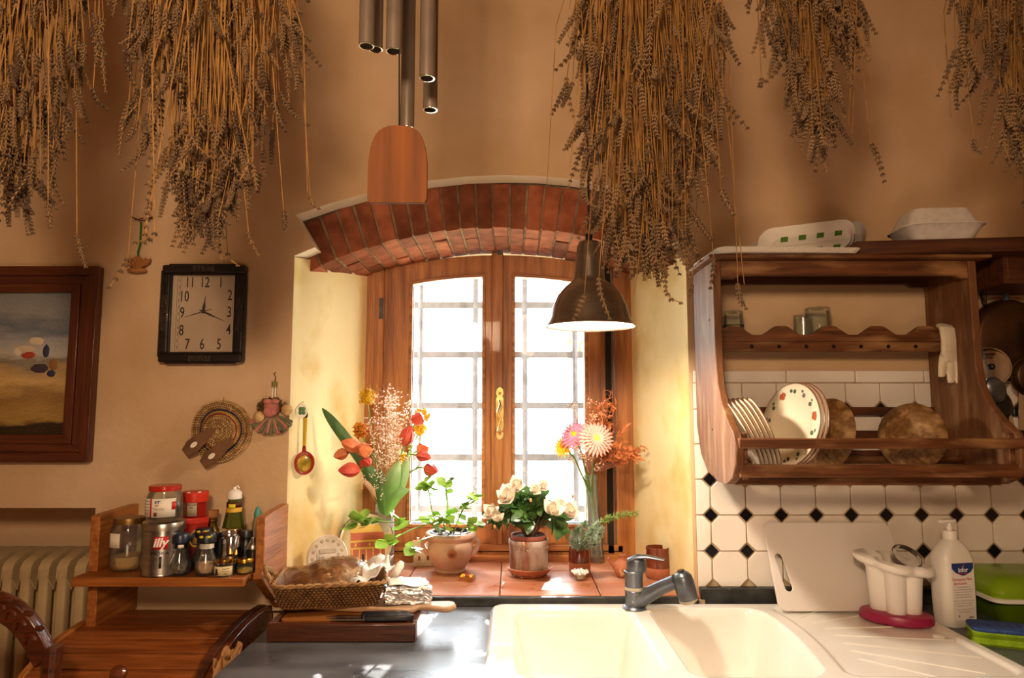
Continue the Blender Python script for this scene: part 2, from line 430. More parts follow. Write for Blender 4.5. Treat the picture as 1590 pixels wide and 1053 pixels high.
# wall stains / crack pieces are left to the plaster; side walls, floor, ceiling
struct(bx(XL - .1, XL, YB, 2.6, 0, ZTOP).build('wall_left', m_wall))
struct(bx(XR, XR + .1, YB, 2.6, 0, ZTOP).build('wall_right', m_wall))
struct(bx(XL - .1, XR + .1, YB - .1, YB, 0, ZTOP).build('wall_front', m_wall))
struct(bx(XL - .1, XR + .1, YB - .1, 2.62, -.1, 0).build('floor', m_floor))
ceiling = struct(bx(XL - .1, XR + .1, YB - .1, 2.62, ZTOP, ZTOP + .1).build('ceiling', m_ceil))
for y in (1.13, .1, -1.0, -2.0):
    bx(XL, XR, y, y + .14, ZTOP - .17, ZTOP).build('beam', m_darkwood, ceiling, bevel=.008)

# ------------------------------------------------------------------ wall tiles
xt0 = at(1080, 800, YW).x; zt1 = at(1100, 576, YW).z; TP = .1005
zrow = at(1100, 800, YW - .008).z            # a row joint line
xcol = at(1104, 800, YW - .008).x            # a column joint line
bx(xt0, XR - .01, YW - .004, YW - .0005, .86, zt1).build('grout', m_grout, wall)
c_ = .022; g_ = .0016
def octo(w0, w1, h0, h1, cut=(1, 1, 1, 1)):
    p = []
    q = c_
    p += [(w0 + q, h0), (w1 - q, h0)] if True else []
    p += [(w1, h0 + q), (w1, h1 - q), (w1 - q, h1), (w0 + q, h1), (w0, h1 - q), (w0, h0 + q)]
    return p
def clip_poly(p, xmin, zmin, zmax):
    def cl(pp, ins, inter):
        out = []
        for i in range(len(pp)):
            a, b_ = pp[i], pp[(i + 1) % len(pp)]
            if ins(a): out.append(a)
            if ins(a) != ins(b_): out.append(inter(a, b_))
        return out
    lp = lambda a, b_, t: (a[0] + (b_[0] - a[0]) * t, a[1] + (b_[1] - a[1]) * t)
    p = cl(p, lambda a: a[0] >= xmin, lambda a, b_: lp(a, b_, (xmin - a[0]) / (b_[0] - a[0])))
    if p: p = cl(p, lambda a: a[1] >= zmin, lambda a, b_: lp(a, b_, (zmin - a[1]) / (b_[1] - a[1])))
    if p: p = cl(p, lambda a: a[1] <= zmax, lambda a, b_: lp(a, b_, (zmax - a[1]) / (b_[1] - a[1])))
    return p
zcut = zrow - 2 * TP - .001
octm = MB().prism(octo(g_, TP - g_, g_, TP - g_), 'y', YW - .0085, YW - .002).mesh('tile', m_tile)
dr_ = c_ - 2 * g_
dotm = MB().prism([(0, -dr_), (dr_, 0), (0, dr_), (-dr_, 0)], 'y', YW - .0082, YW - .002).mesh('accent_tile', m_dot)
nrow = int((zt1 - .035 - zcut) / TP)
for i in range(-1, 10):
    for j in range(-2, 5):
        x0 = xcol + i * TP; z0 = zrow + j * TP
        if z0 + TP > zt1 - .02 + .06: continue
        if x0 >= xt0 and z0 + TP < zt1 - .02:
            o = link('tile', octm, wall, Matrix.Translation((x0, 0, z0)))
        else:
            p = clip_poly([(x0 + a, z0 + c) for a, c in octo(g_, TP - g_, g_, TP - g_)], xt0 + .001, zcut, zt1 - .037)
            if len(p) > 2: o = MB().prism(p, 'y', YW - .0085, YW - .002).build('tile', m_tile, wall)
            else: continue
        d = o.modifiers.new('bevel', 'BEVEL'); d.width = .0018; d.segments = 2
for i in range(0, 11):
    for j in range(-1, 5):
        x0 = xcol + i * TP; z0 = zrow + j * TP
        if z0 > zt1 - .09: continue
        link('accent_tile', dotm, wall, Matrix.Translation((x0, 0, z0)))
# border course
for i in range(-1, 6):
    x0 = max(xcol + i * TP * 2 + .03, xt0); x1 = min(xcol + (i + 1) * TP * 2 + .03, XR)
    if x1 - x0 < .02: continue
    bx(x0 + g_, x1 - g_, YW - .009, YW - .002, zt1 - .034, zt1).build('border_tile', m_tile, wall, bevel=.002)

# ------------------------------------------------------------------ sill and counter
sill = struct(bx(jl - .02, jr + .02, YW - .035, YF + .1, ZS - .04, ZS - .012).build('trim_1', m_grout))
nX = 5; xs = [at(776, 911, YW - .03).x + .283 * k for k in range(-4, 4)]
ys = [YW - .028, YW + .115, YW + .258, YF + .03]
for j in range(3):
    for k in range(len(xs) - 1):
        off = 0
        t = (j + .5) / 3; lim0 = jl + (bl - jl) * max(0, (ys[j] - YW)) / (YF - YW); lim1 = jr + (br - jr) * max(0, (ys[j] - YW)) / (YF - YW)
        x0 = max(xs[k] + off, lim0 - .012); x1 = min(xs[k + 1] + off, lim1 + .012)
        if x1 - x0 < .02: continue
        bx(x0 + .0015, x1 - .0015, ys[j] + .0015, ys[j + 1] - .0015, ZS - .015, ZS + random.uniform(-.0008, .0004)).build('tile', m_sill, sill, bevel=.0025)
cx0 = -.61
ct = thing('countertop', 'dark grey slate kitchen worktop with streaky worn surface under the window', 'worktop', (0, 0, 0))
# worktop slabs round the sink cut-out
SX0, SX1, SY0, SY1 = -.06, 1.078, 1.40, 1.948
b = MB(); b.box(cx0, SX0 + .02, 1.34, YW - .03, ZC - .035, ZC); b.box(SX1 - .02, XR - .005, 1.34, YW - .03, ZC - .035, ZC)
b.box(SX0 + .02, SX1 - .02, SY1 - .02, YW - .03, ZC - .035, ZC); b.box(SX0 + .02, SX1 - .02, 1.34, SY0 + .02, ZC - .035, ZC)
b.build('slab', m_slate, ct, bevel=0)
tag(bx(cx0, at(1082, 915, YW - .03).x, YW - .050, YW - .036, ZC, ZS).build('ledge_strip', m_slate_edge, ct, bevel=.003))
bx(jr + .012, XR - .01, YW - .03, YW - .005, ZC, ZC + .045).build('upstand', m_slate_edge, ct, bevel=.003)
# base cupboards below the worktop
cab_w = wood('cupboard_wood', '7d4a24', '57300f', 'z', rough=.5)
cab = thing('base_cabinet', 'brown wooden cupboard run below the slate worktop and sink', 'cabinet', (0, 0, 0))
b = MB(); b.box(cx0 + .02, XR - .01, 1.38, 1.40, .08, ZC - .036); b.box(cx0 + .02, cx0 + .04, 1.38, YW - .005, .0, ZC - .036)
b.box(cx0 + .02, XR - .01, 1.42, 1.44, 0, .08); b.build('body', cab_w, cab)
for k in range(5):
    x0 = cx0 + .04 + k * .53; d = bx(x0, x0 + .5, 1.36, 1.38, .1, ZC - .06).build('door', cab_w, cab, bevel=.004)
    MB().ball((x0 + .45, 1.35, .7), .012).build('knob', m_brass, d)

# ------------------------------------------------------------------ window
win = struct(empty('window_1'))
cxw = (bl + br) / 2
def zs_(x, top, sag=.062, half=None):
    half = half or (br - bl) / 2
    return top - sag * ((x - cxw) / half) ** 2
ZW1 = at(775, 386, YF).z + .012; ZW0 = ZS - .005
def arched_ring(x0, x1, z0, top, wl, wr, wb, wt, y0, y1, sag=.062):
    """frame member ring with an arched head"""
    n_ = 14; b = MB()
    xo = [x0 + (x1 - x0) * i / n_ for i in range(n_ + 1)]
    xi = [x0 + wl + (x1 - wr - x0 - wl) * i / n_ for i in range(n_ + 1)]
    vs = []
    for y in (y0, y1):
        vs += [(x, y, zs_(x, top, sag)) for x in xo] + [(x, y, zs_(x, top, sag) - wt) for x in xi]
        vs += [(x0, y, z0), (x1, y, z0), (x0 + wl, y, z0 + wb), (x1 - wr, y, z0 + wb)]
    K = 2 * (n_ + 1) + 4; q = 2 * (n_ + 1); fs = []
    for s_ in (0, K):
        fs += [(s_ + i, s_ + i + 1, s_ + n_ + 2 + i, s_ + n_ + 1 + i) for i in range(n_)]
        fs += [(s_ + 0, s_ + n_ + 1, s_ + q + 2, s_ + q), (s_ + n_, s_ + q + 1, s_ + q + 3, s_ + 2 * n_ + 1), (s_ + q, s_ + q + 2, s_ + q + 3, s_ + q + 1)]
    lo = list(range(0, n_ + 1)) + [q + 1, q]; li = list(range(n_ + 1, 2 * n_ + 2)) + [q + 3, q + 2]
    for loop in (lo, li):
        for i in range(len(loop)):
            a, c = loop[i], loop[(i + 1) % len(loop)]; fs.append((a, c, c + K, a + K))
    return b.add(vs, fs)
yf = YF
arched_ring(bl - .015, br + .015, ZW0, ZW1 + .06, .066, .07, .04, .072, yf + .0, yf + .07).build('window_frame', m_wood, win, bevel=.004)
gl0, gl1 = at(638, 600, yf).x, at(748, 600, yf).x; gr0, gr1 = at(800, 600, yf).x, at(909, 600, yf).x
zgb = at(700, 815, yf).z; midx = at(775, 600, yf).x
sash_t = at(748, 395, yf).z + .002
for (x0, x1, g0, g1, nm) in ((bl + .035, midx, gl0, gl1, 'l'), (midx, br - .055, gr0, gr1, 'r')):
    s_ = arched_ring(x0, x1 - .001, ZW0 + .03, sash_t, g0 - x0, x1 - g1, zgb - ZW0 - .03, at(748, 395, yf).z - at(748, 429, yf).z, yf + .02, yf + .062).build('sash', m_wood, win, bevel=.003)
    # inner moulding bead round the pane
    arched_ring(g0 - .012, g1 + .012, zgb - .012, sash_t - (at(748, 395, yf).z - at(748, 429, yf).z) + .012, .012, .012, .012, .012, yf + .014, yf + .05).build('bead', m_woodx, s_, bevel=.002)
    MB().add([(g0 - .005, yf + .045, zgb - .005), (g1 + .005, yf + .045, zgb - .005)] + [(g1 + .005 - (g1 - g0 + .01) * i / 10, yf + .045, zs_(g1 - (g1 - g0) * i / 10, sash_t) - .065) for i in range(11)], [tuple(range(13))]).build('pane', m_pane, s_)
# meeting cover strip, sill rail, hinges, handle
bx(midx - .028, midx + .014, yf + .004, yf + .022, ZW0 + .045, sash_t + .008).build('meeting_stile', m_wood, win, bevel=.004)
bx(midx - .008, midx + .008, yf - .006, yf + .012, sash_t - .003, sash_t + .02).build('latch', m_iron, win, bevel=.002)
bx(bl + .02, br - .02, yf - .018, yf + .02, ZW0 + .0, ZW0 + .028).build('bottom_rail', m_woodx, win, bevel=.005)
bx(bl + .03, br - .03, yf + .0, yf + .03, ZW0 + .028, ZW0 + .06).build('weather_bar', m_woodx, win, bevel=.006)
MB().tube([(bl + .042, yf + .0, at(0, 495, yf).z), (bl + .042, yf + .0, at(0, 463, yf).z)], .007, 8).build('hinge', m_iron, win)
MB().tube([(bl + .042, yf + .0, at(0, 790, yf).z), (bl + .042, yf + .0, at(0, 758, yf).z)], .007, 8).build('hinge', m_iron, win)
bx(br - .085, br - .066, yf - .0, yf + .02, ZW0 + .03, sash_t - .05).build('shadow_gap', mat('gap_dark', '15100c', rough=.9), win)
hp = at(776, 642, yf + .0); hx, hz = hp.x, hp.z
hd = empty('handle'); hd.parent = win; hd.location = (hx, yf - .001, hz)
pts = [(-.011, -.085), (0, -.093), (.011, -.085), (.014, -.07), (.010, -.06), (.014, -.05), (.014, .05), (.010, .06), (.014, .07), (.011, .085), (0, .093), (-.011, .085), (-.014, .07), (-.010, .06), (-.014, .05), (-.014, -.05), (-.010, -.06), (-.014, -.07)]
MB().prism(pts, 'y', 0, .004).build('backplate', m_brass, hd, bevel=.001)
MB().tube([(0, 0, .04), (0, -.022, .042), (.004, -.03, .03), (-.006, -.03, .005), (.006, -.03, -.02), (-.001, -.03, -.045), (0, -.028, -.058)], [.006, .006, .006, .0055, .0055, .006, .009], 10).build('lever', m_brass, hd)
MB().ball((0, -.002, -.07), .005).ball((0, -.002, .07), .005).build('screw', m_brass, hd)

# iron grating outside
gr = thing('window_grating', 'grey iron bar grating outside behind the window panes', 'grating', (0, 2.66, 0))
for px in (652, 738, 815, 893):
    x = at(px, 600, 2.66).x; MB().tube([(x, 0, .92), (x, 0, 2.15)], .013, 8).build('bar', m_iron, gr)
for py in (395, 474, 551, 630, 710, 790):
    z = at(795, py, 2.66).z; bx(-.62, .55, -.006, .006, z - .013, z + .013).build('crossbar', m_iron, gr)

# outside: ground, hedge and trees in the sun
m_grass = mat('pale_gravel', 'b9b28c', 'cfc6a8', rough=.9, scale=3)
struct(bx(-12, 12, 2.63, 26, -.3, -.2).build('trim_2', m_grass))
m_fol = mat('foliage', '7d9a4c', 'a6bc70', rough=.8, scale=3, trans=0)
m_trunk = mat('bark', '7a6248', '5b4632', rough=.9, scale=20, bump=.6)
def tree(x, y, h, r, label, n=900, zc=None):
    t = thing('garden_tree', label, 'tree', (x, y, -.2)); zc = zc or h * .65
    MB().tube([(0, 0, 0), (.05, 0, zc * .6), (0, .05, zc + .3)], [.13, .1, .04], 9).build('trunk', m_trunk, t)
    T = []
    for k in range(n):
        d = Vector((random.gauss(0, 1), random.gauss(0, 1), random.gauss(0, 1))).normalized() * r * random.uniform(.45, 1) 
        p = Vector((d.x, d.y, zc + d.z * .9))
        T.append(np.array(TM(p, (random.gauss(0, 1), random.gauss(0, 1), random.gauss(0, 1)), (.1, .02, .13))))
    me = instmesh('foliage', DIA_V, DIA_F, T, m_fol); o = link('foliage', me, t); o['kind'] = 'stuff'
tree(-3.1, 9.5, 3.6, 1.3, 'sunlit bushy tree outside seen through the left pane')
tree(2.4, 13, 4.2, 1.5, 'sunlit tree outside seen through the right pane')
tree(2.15, 9.5, 6.2, 1.05, 'unseen tall slender tree outside right of the window, added to dapple the sun', n=230, zc=5.1)  # tree added out of view to break up the sunbeam
# ================================================================== materials for the things
m_cer = mat('white_ceramic', 'f3eee6', 'ece5db', rough=.16, scale=6, coat=.3)
m_chrome = mat('chrome', 'd0d0d0', rough=.12, metal=1)
m_steel = mat('brushed_steel', 'b5b0a8', '98928a', rough=.28, metal=1, scale=12, stretch=(1, 1, 12))
m_pewter = mat('worn_grey_metal', '70747a', '5c6066', rough=.34, metal=.75, scale=16, bump=.15, lo=.4, hi=.6)
m_lime = mat('limescale', 'c9bfa8', 'a59a85', rough=.8, scale=40)
m_black = mat('black_plastic', '14161a', rough=.35)
m_navy = mat('navy_plastic', '171f33', rough=.35)
m_terra = mat('terracotta', 'b5704e', 'a0603f', rough=.75, scale=14, bump=.25, bscale=60)
m_terra_pale = mat('pale_terracotta', 'c4a490', 'ab8069', rough=.8, scale=9, bump=.3, bscale=50)
m_terra_old = mat('weathered_terracotta', '7d4e38', 'b0a094', rough=.85, scale=22, stretch=(1, 1, .45), bump=.7, bscale=40, lo=.42, hi=.62)
m_glaze = mat('brown_glaze', '6e2f16', '54200d', rough=.12, scale=12, coat=.5)
m_soil = mat('soil', '2c1d12', '45301f', rough=1, scale=60, bump=1)
m_glass = glassmat('clear_glass', (.95, .98, .96, 1), .10, body=.02)
m_glass_aqua = glassmat('aqua_glass', (.93, .98, .97, 1), .12, body=.10, bodycol=(.75, .88, .86, 1))
m_glass_green = glassmat('green_bottle_glass', (.55, .62, .25, 1), .2, body=.15, bodycol=(.25, .28, .06, 1))
m_white_pl = mat('white_plastic', 'ece6de', rough=.3, sss=.0)
m_foam = mat('white_foam', 'dcd3cb', 'cfc5bd', rough=.7, scale=60)
m_foam_grey = mat('grey_foam', 'b9b1aa', rough=.45)
m_paper = mat('paper_label', 'e6dccb', rough=.7)
m_ink = mat('black_ink', '1a1715', rough=.6)
m_red = mat('red_ink', 'c0231f', rough=.5)
m_redlid = mat('red_lid', 'b5281c', rough=.25, coat=.3)
m_redtin = mat('red_tin', '9c1f16', '7d140e', rough=.3, scale=6)
m_gold = mat('gold_lid', 'c79a3c', rough=.25, metal=1)
m_brownlid = mat('old_brass_lid', '8c6a38', '5e431d', rough=.4, metal=.7, scale=20)
m_green_leaf = mat('green_leaf', '4e7a34', '2f5526', rough=.38, scale=30, lo=.3, hi=.7, rand=.25)
m_dark_leaf = mat('dark_leaf', '3c5a30', '5d7840', rough=.25, scale=40, rand=.3)
m_basil = mat('basil_leaf', '9cc455', '7aa848', rough=.4, scale=30, rand=.25, trans=0)
m_stem = mat('green_stem', '6f8f42', rough=.5)
m_straw = mat('dry_stem', 'a3763c', '80582a', rough=.8, scale=30)
m_lav = mat('dry_lavender', '67503c', '8a6c4c', rough=.95, scale=12, lo=.3, hi=.7)
m_lav2 = mat('dry_lavender_dark', '4d392c', '6e563e', rough=.95, scale=12)
m_pine = wood('orange_pine', 'b06a2e', '7a3f14', 'x', rough=.42, sc=5, coat=.15)
m_piney = wood('orange_pine_side', 'b8743a', '854818', 'y', rough=.42, sc=5, coat=.15)
m_rack = wood('rack_wood', '734322', '4a2811', 'x', rough=.5, sc=6, worn='9a7048')
m_rackz = wood('rack_side_wood', '7a4c2a', '5e3a1e', 'z', rough=.6, sc=4, worn='8f6c4a')
m_rackd = wood('rack_wood_dark', '5f3317', '3a1c0b', 'x', rough=.5, sc=6)
m_walnut = wood('reddish_walnut', '6b3419', '451d0c', 'x', rough=.35, sc=5, coat=.25)
m_olive = wood('warm_board_wood', 'a86a32', '83491d', 'x', rough=.4, sc=6)
m_bowlw = wood('old_bowl_wood', '8f6638', '62401d', 'z', rough=.55, sc=7, worn='b99360')

# ================================================================== sink
def sdbox(x, y, x0, x1, y0, y1, r):
    qx = abs(x - (x0 + x1) / 2) - (x1 - x0) / 2 + r; qy = abs(y - (y0 + y1) / 2) - (y1 - y0) / 2 + r
    return math.hypot(max(qx, 0), max(qy, 0)) + min(max(qx, qy), 0) - r
def sstep(t): t = max(0, min(1, t)); return t * t * (3 - 2 * t)
sk = thing('kitchen_sink', 'white ceramic double bowl sink with ribbed drainer at the right', 'sink', (0, 0, ZC))
RX = lambda y: .655 + .035 * sstep((y - 1.45) / .5) - .03 * ((y - 1.63) / .25) ** 2
def sinkz(x, y):
    z = .012
    do = sdbox(x, y, SX0, SX1, SY0, SY1, .045)
    z -= .010 * sstep(1 + do / .012) if do > -.012 else 0
    d1 = sdbox(x, y, .002, .318, 1.425, 1.892, .05)
    d2 = sdbox(x, y, .362, RX(y), 1.425, 1.896, .045)
    for d, dep, wd in ((d1, .175, .055), (d2, .17, .045)):
        if d < 0:
            t = -d / wd; z -= dep * (sstep(min(1, t)) ** .75)
            z -= .01 * min(1, max(0, -d - wd) / .1)
    # drainer field with fanned flutes
    xe = RX(y) + .035; dd = sdbox(x, y, xe, 1.045, 1.43, 1.91, .04)
    if dd < 0:
        z -= .006 * sstep(-dd / .012)
    return z
nx_, ny_ = 240, 112
xs_ = [SX0 + (SX1 - SX0) * i / nx_ for i in range(nx_ + 1)]; ys_ = [SY0 + (SY1 - SY0) * j / ny_ for j in range(ny_ + 1)]
vs = []; fs = []
for j, y in enumerate(ys_):
    for i, x in enumerate(xs_):
        xx, yy, z = x, y, None
        for (cx_, cy_, sx_, sy_) in ((SX0 + .045, SY1 - .045, -1, 1), (SX1 - .07, SY1 - .07, 1, 1)):
            rr = .045 if sx_ < 0 else .07
            if (x - cx_) * sx_ > 0 and (y - cy_) * sy_ > 0:
                d = math.hypot(x - cx_, y - cy_)
                if d > rr: xx = cx_ + (x - cx_) * rr / d; yy = cy_ + (y - cy_) * rr / d; z = -.004
        if z is None: z = sinkz(x, y)
        if i in (0, nx_) or j in (0, ny_): z = -.004
        vs.append((xx, yy, z)); 
W1 = nx_ + 1
fs = [(j * W1 + i, j * W1 + i + 1, (j + 1) * W1 + i + 1, (j + 1) * W1 + i) for j in range(ny_) for i in range(nx_)]
MB().add(vs, fs).build('basin', m_cer, sk, ang=75)
for (xa_, ya_, xb__, yb_) in ((.745, 1.83, .83, 1.90), (.765, 1.79, .95, 1.865), (.775, 1.745, 1.02, 1.765), (.775, 1.695, 1.03, 1.66), (.77, 1.64, 1.02, 1.55), (.762, 1.59, .97, 1.46), (.755, 1.54, .86, 1.44)):
    MB().tube([(xa_ - .01, ya_, .0045), (xa_, ya_, .006), (xb__, yb_, .006), (xb__ + .008, yb_, .0045)], [.001, .0022, .0022, .001], 8).build('drainer_rib', m_cer, sk)
for x in (.16, .50):
    lt([(.0, -.172), (.04, -.172), (.04, -.17), (.03, -.168), (0, -.17)], 20).build('drain', m_chrome, sk, loc=(x, 1.6, 0))
# plug knob on the rim
tag(lt([(.0, 0), (.013, 0), (.014, .004), (.009, .007), (0, .008)], 16).build('rim_button', m_white_pl, sk, loc=(atz(1458, 987, ZC + .01).x, atz(1458, 987, ZC + .01).y, .006)))

# faucet
fp = atz(985, 945, ZC + .012)
fa = thing('faucet', 'grey worn single-lever faucet standing on the back rim of the sink', 'faucet', (fp.x, fp.y, ZC + .0115))
lt([(.031, 0), (.032, .004), (.028, .008), (.025, .010)], 28).build('base_ring', m_pewter, fa)
lt([(.0245, .004), (.0245, .045), (.026, .047), (.0245, .049), (.0245, .092), (.026, .094), (.0262, .098), (.024, .1)], 28).build('body', m_pewter, fa)
b = MB().lathe([(.0255, .1), (.0265, .104), (.0265, .120), (.024, .130), (.017, .136), (0, .139)], 28, M=Matrix.Rotation(R(4), 4, 'Y'))
b.build('cap', m_pewter, fa)
MB().tube([(-.012, -.0, .126), (.008, -.008, .137), (.032, -.018, .140), (.058, -.03, .137), (.075, -.037, .135)], [.018, .017, .012, .010, .0085], 12, flat=.42, up=(0, 0, 1)).build('lever', m_pewter, fa)
MB().ball((.013, -.0235, .112), .0025).build('hot_mark', m_red, fa)
MB().lathe([(.0252, .05), (.0256, .054), (.0252, .058)], 28).build('limescale_ring', m_lime, fa)
# spout: slanted tube and pull-out head
MB().tube([(.0, 0, .018), (.03, -.008, .035), (.065, -.03, .062), (.1, -.055, .085)], [.026, .021, .0185, .018], 20).build('spout', m_pewter, fa)
hd_ = MB(); q = Matrix.Translation((.118, -.066, .086)) @ Matrix.Rotation(R(-14), 4, 'Y')
hd_.lathe([(.019, -.052), (.0245, -.046), (.0265, -.02), (.0265, .0), (.024, .014), (.016, .024), (.006, .028), (0, .028)], 24, M=q)
h_ = hd_.build('spray_head', m_pewter, fa)
MB().lathe([(.018, -.0535), (.0235, -.0495), (.0255, -.044), (.024, -.044)], 24, M=q).build('limescale_rim', m_lime, h_)
MB().lathe([(.009, .027), (.009, .031), (0, .0315)], 16, M=q).build('button', m_black, h_)

# ================================================================== white chopping board leaning on the tiles
bl0 = atz(1207, 949, ZC + .012)
cbz = thing('plastic_chopping_board', 'white translucent plastic chopping board leaning on the tiles behind the sink', 'chopping board', (.708, 1.868, ZC + .0125), (R(-25.5), 0, 0))
Wb, Hb = .355, .235
outl = rrect(0, Wb, 0, Hb, .022, 5)
ha, hb_ = Vector((.037, .060)), Vector((.026, .140)); hw = .0105
sl = []
dv = (hb_ - ha).normalized(); nv = Vector((dv.y, -dv.x))
for k in range(9):
    t = PI * k / 8; sl.append(ha - dv * hw * S(t) + nv * hw * CO(t))
for k in range(9):
    t = PI * k / 8; sl.append(hb_ + dv * hw * S(t) - nv * hw * CO(t))
P_ = [Vector((x, y, 0)) for x, y in outl]; Q_ = [Vector((p.x, p.y, 0)) for p in reversed(sl)]
tri = tessellate_polygon([P_, Q_]); al = P_ + Q_; n_ = len(al); th = .007
b = MB(); fs = [tuple(t) for t in tri] + [tuple(i + n_ for i in reversed(t)) for t in tri]
for a_, c in ((0, len(P_)), (len(P_), n_)):
    for i in range(a_, c): j = i + 1 if i + 1 < c else a_; fs.append((i, j, j + n_, i + n_))
b.add([(p.x, 0, p.y) for p in al] + [(p.x, th, p.y) for p in al], fs)
b.build('board', mat('translucent_board', 'dfd5cd', rough=.45, sss=.2), cbz, bevel=.0015)

# ================================================================== cutlery drainer
cp = Vector((.978, 1.80, ZC + .0085))
cd = thing('cutlery_drainer', 'white four-lobed cutlery drainer with a magenta base on the sink ribs', 'cutlery drainer', cp, (0, 0, R(-32)))
lob = [(-.038, 0, .029), (.004, -.028, .026), (.038, .002, .029), (-.002, .028, .026)]
def lobr(a, g=0):
    best = 0
    for (lx, ly, lr) in lob:
        lr += g; dx, dy = CO(a), S(a); bb = lx * dx + ly * dy; dsc = bb * bb - (lx * lx + ly * ly - lr * lr)
        if dsc > 0: best = max(best, bb + math.sqrt(dsc))
    return best
def lobring(sc, z, g=0, n=72, sx=1, tilt=0):
    out = []
    for k in range(n):
        a = 2 * PI * k / n; r = lobr(a, g) * sc; x = r * CO(a); y = r * S(a); out.append((x, y, z + tilt * x))
    return out
def loft(rings, close=False):
    b = MB(); n = len(rings[0]); vs = [p for r in rings for p in r]; fs = []
    for j in range(len(rings) - 1): fs += [(j * n + k, j * n + (k + 1) % n, (j + 1) * n + (k + 1) % n, (j + 1) * n + k) for k in range(n)]
    fs.append(tuple(reversed(range(n)))); fs.append(tuple((len(rings) - 1) * n + k for k in range(n)))
    return b.add(vs, fs)
el = [(CO(2 * PI * k / 48), S(2 * PI * k / 48)) for k in range(48)]
loft([[(x * s_ * .085, y * s_ * .062, z) for x, y in el] for s_, z in ((.93, 0), (1, .005), (1, .014), (.95, .022), (.8, .026))]).build('base', mat('magenta_plastic', '9c1c4c', rough=.35), cd)
tl = -.16
rings = [lobring(.84, .022), lobring(.87, .025), lobring(.96, .125, tilt=tl * .5), lobring(1.02, .130, .003, tilt=tl), lobring(1.08, .132, .012, tilt=tl), lobring(1.12, .139, .016, tilt=tl),
         lobring(1.12, .150, .016, tilt=tl), lobring(1.06, .156, .010, tilt=tl), lobring(.96, .146, 0, tilt=tl), lobring(.88, .12, -.001, tilt=tl * .5), lobring(.8, .035)]
loft(rings).build('cups', m_white_pl, cd, ang=60)
ringp = atz(1403, 883, ZC + .145)
rg = thing('metal_tea_ring', 'round metal ring strainer resting on the rim of the cutlery drainer', 'strainer', (cp.x + .018, cp.y - .028, cp.z + .163), (R(38), R(8), 0))
MB().lathe([(.034, -.006), (.036, -.0065), (.036, .0065), (.034, .006)], 36, close=True).build('band', m_chrome, rg)
MB().tube([(.0, -.036, -.006), (.001, -.037, -.02)], .0012, 6).build('pin', m_chrome, rg)
b = MB()
for k in range(-4, 5):
    u = k * .0075; h_ = math.sqrt(.034**2 - u * u); b.tube([(u, -h_, -.0055), (u, h_, -.0055)], .0003, 4, cap=False); b.tube([(-h_, u, -.0055), (h_, u, -.0055)], .0003, 4, cap=False)
b.build('mesh', m_steel, rg)

# ================================================================== soap bottle
sb = thing('soap_bottle', 'tall white pump soap bottle with blue shield label beside the green box', 'bottle', (1.128, 1.80, ZC), (0, 0, R(12))); sb.scale = (.9, .9, .97)
def rr_ring(w_, d_, r, z, n=6): return [(x, y, z) for x, y in rrect(-w_ / 2, w_ / 2, -d_ / 2, d_ / 2, r, n)]
loft([rr_ring(.098, .062, .022, 0), rr_ring(.104, .068, .024, .004), rr_ring(.108, .07, .024, .06), rr_ring(.108, .07, .024, .168), rr_ring(.104, .066, .024, .178), rr_ring(.082, .056, .022, .198),
      rr_ring(.056, .044, .018, .212), rr_ring(.036, .034, .014, .218), rr_ring(.032, .032, .0155, .222)]).build('body', m_white_pl, sb, ang=50)
lt([(.019, .22), (.019, .238), (.017, .241), (0, .242)], 20).build('collar', m_white_pl, sb)
pp = lt([(.008, .24), (.008, .252), (.0055, .253), (.0055, .262), (0, .262)], 14).build('pump', m_white_pl, sb)
MB().prism([(-.04, -.007), (-.012, -.011), (.012, -.011), (.02, -.005), (.02, .006), (.012, .011), (-.012, .011), (-.038, .002)], 'z', .262, .270).build('spout', m_white_pl, pp, bevel=.0025)
m_blue = mat('blue_print', '1c3a7c', rough=.4); m_pink = mat('red_print', 'c8606a', rough=.5); m_grey = mat('grey_print', '9a8f8a', rough=.6)
yfz = -.0352; LX = -.013
sbn0 = len(COL.objects)
MB().add([(-.024, yfz - .0002, .02), (.050, yfz - .0002, .02), (.050, yfz - .0002, .165), (-.024, yfz - .0002, .165)], [(0, 1, 2, 3)]).build('label', mat('label_white', 'efe9e2', rough=.5), sb)
MB().prism([(-.022, .163), (-.022, .150), (-.012, .140), (.006, .133), (.014, .131), (.022, .133), (.04, .140), (.048, .150), (.048, .163)], 'y', yfz - .0012, yfz - .0003).build('shield', m_blue, sb)
lettering('infor', .017, mat('print_white', 'f2f0ee', rough=.5), sb, (.014, yfz - .0013, .1455), bold=.0003)
bx(-.002, .028, yfz - .0018, yfz - .0012, .1355, .1375).build('stripe', m_red, sb)
MB().prism([(.008, .154), (.013, .156), (.018, .160), (.015, .154)], 'y', yfz - .002, yfz - .0012).build('emblem', mat('orange_print', 'd87038', rough=.5), sb)
lettering('Detergente Mani', .0095, m_pink, sb, (.010, yfz - .0006, .122)); lettering('Igienizzante', .0095, m_pink, sb, (.003, yfz - .0006, .112))
txt = ['con azione antibatterica', 'Detergente liquido per le mani a base', 'di sostanze delicate, lascia la pelle', 'morbida e pulita. Adatto per uso', 'frequente nelle cucine e bagni.', 'Modo d uso: versare una piccola dose', 'sul palmo, strofinare e sciacquare', 'con abbondante acqua corrente.', 'Tenere lontano dalla portata dei', 'bambini. Non ingerire.']
for k, t in enumerate(txt):
    lettering(t, .0042 if k else .005, m_grey, sb, (.012, yfz - .0006, .1025 - .0062 * k - (.003 if k > 4 else 0) - (.003 if k > 7 else 0)), depth=.0001)
lettering('1000 ml', .005, m_ink, sb, (.034, yfz - .0006, .026)); lettering('R', .008, m_ink, sb, (-.006, yfz - .0006, .03))

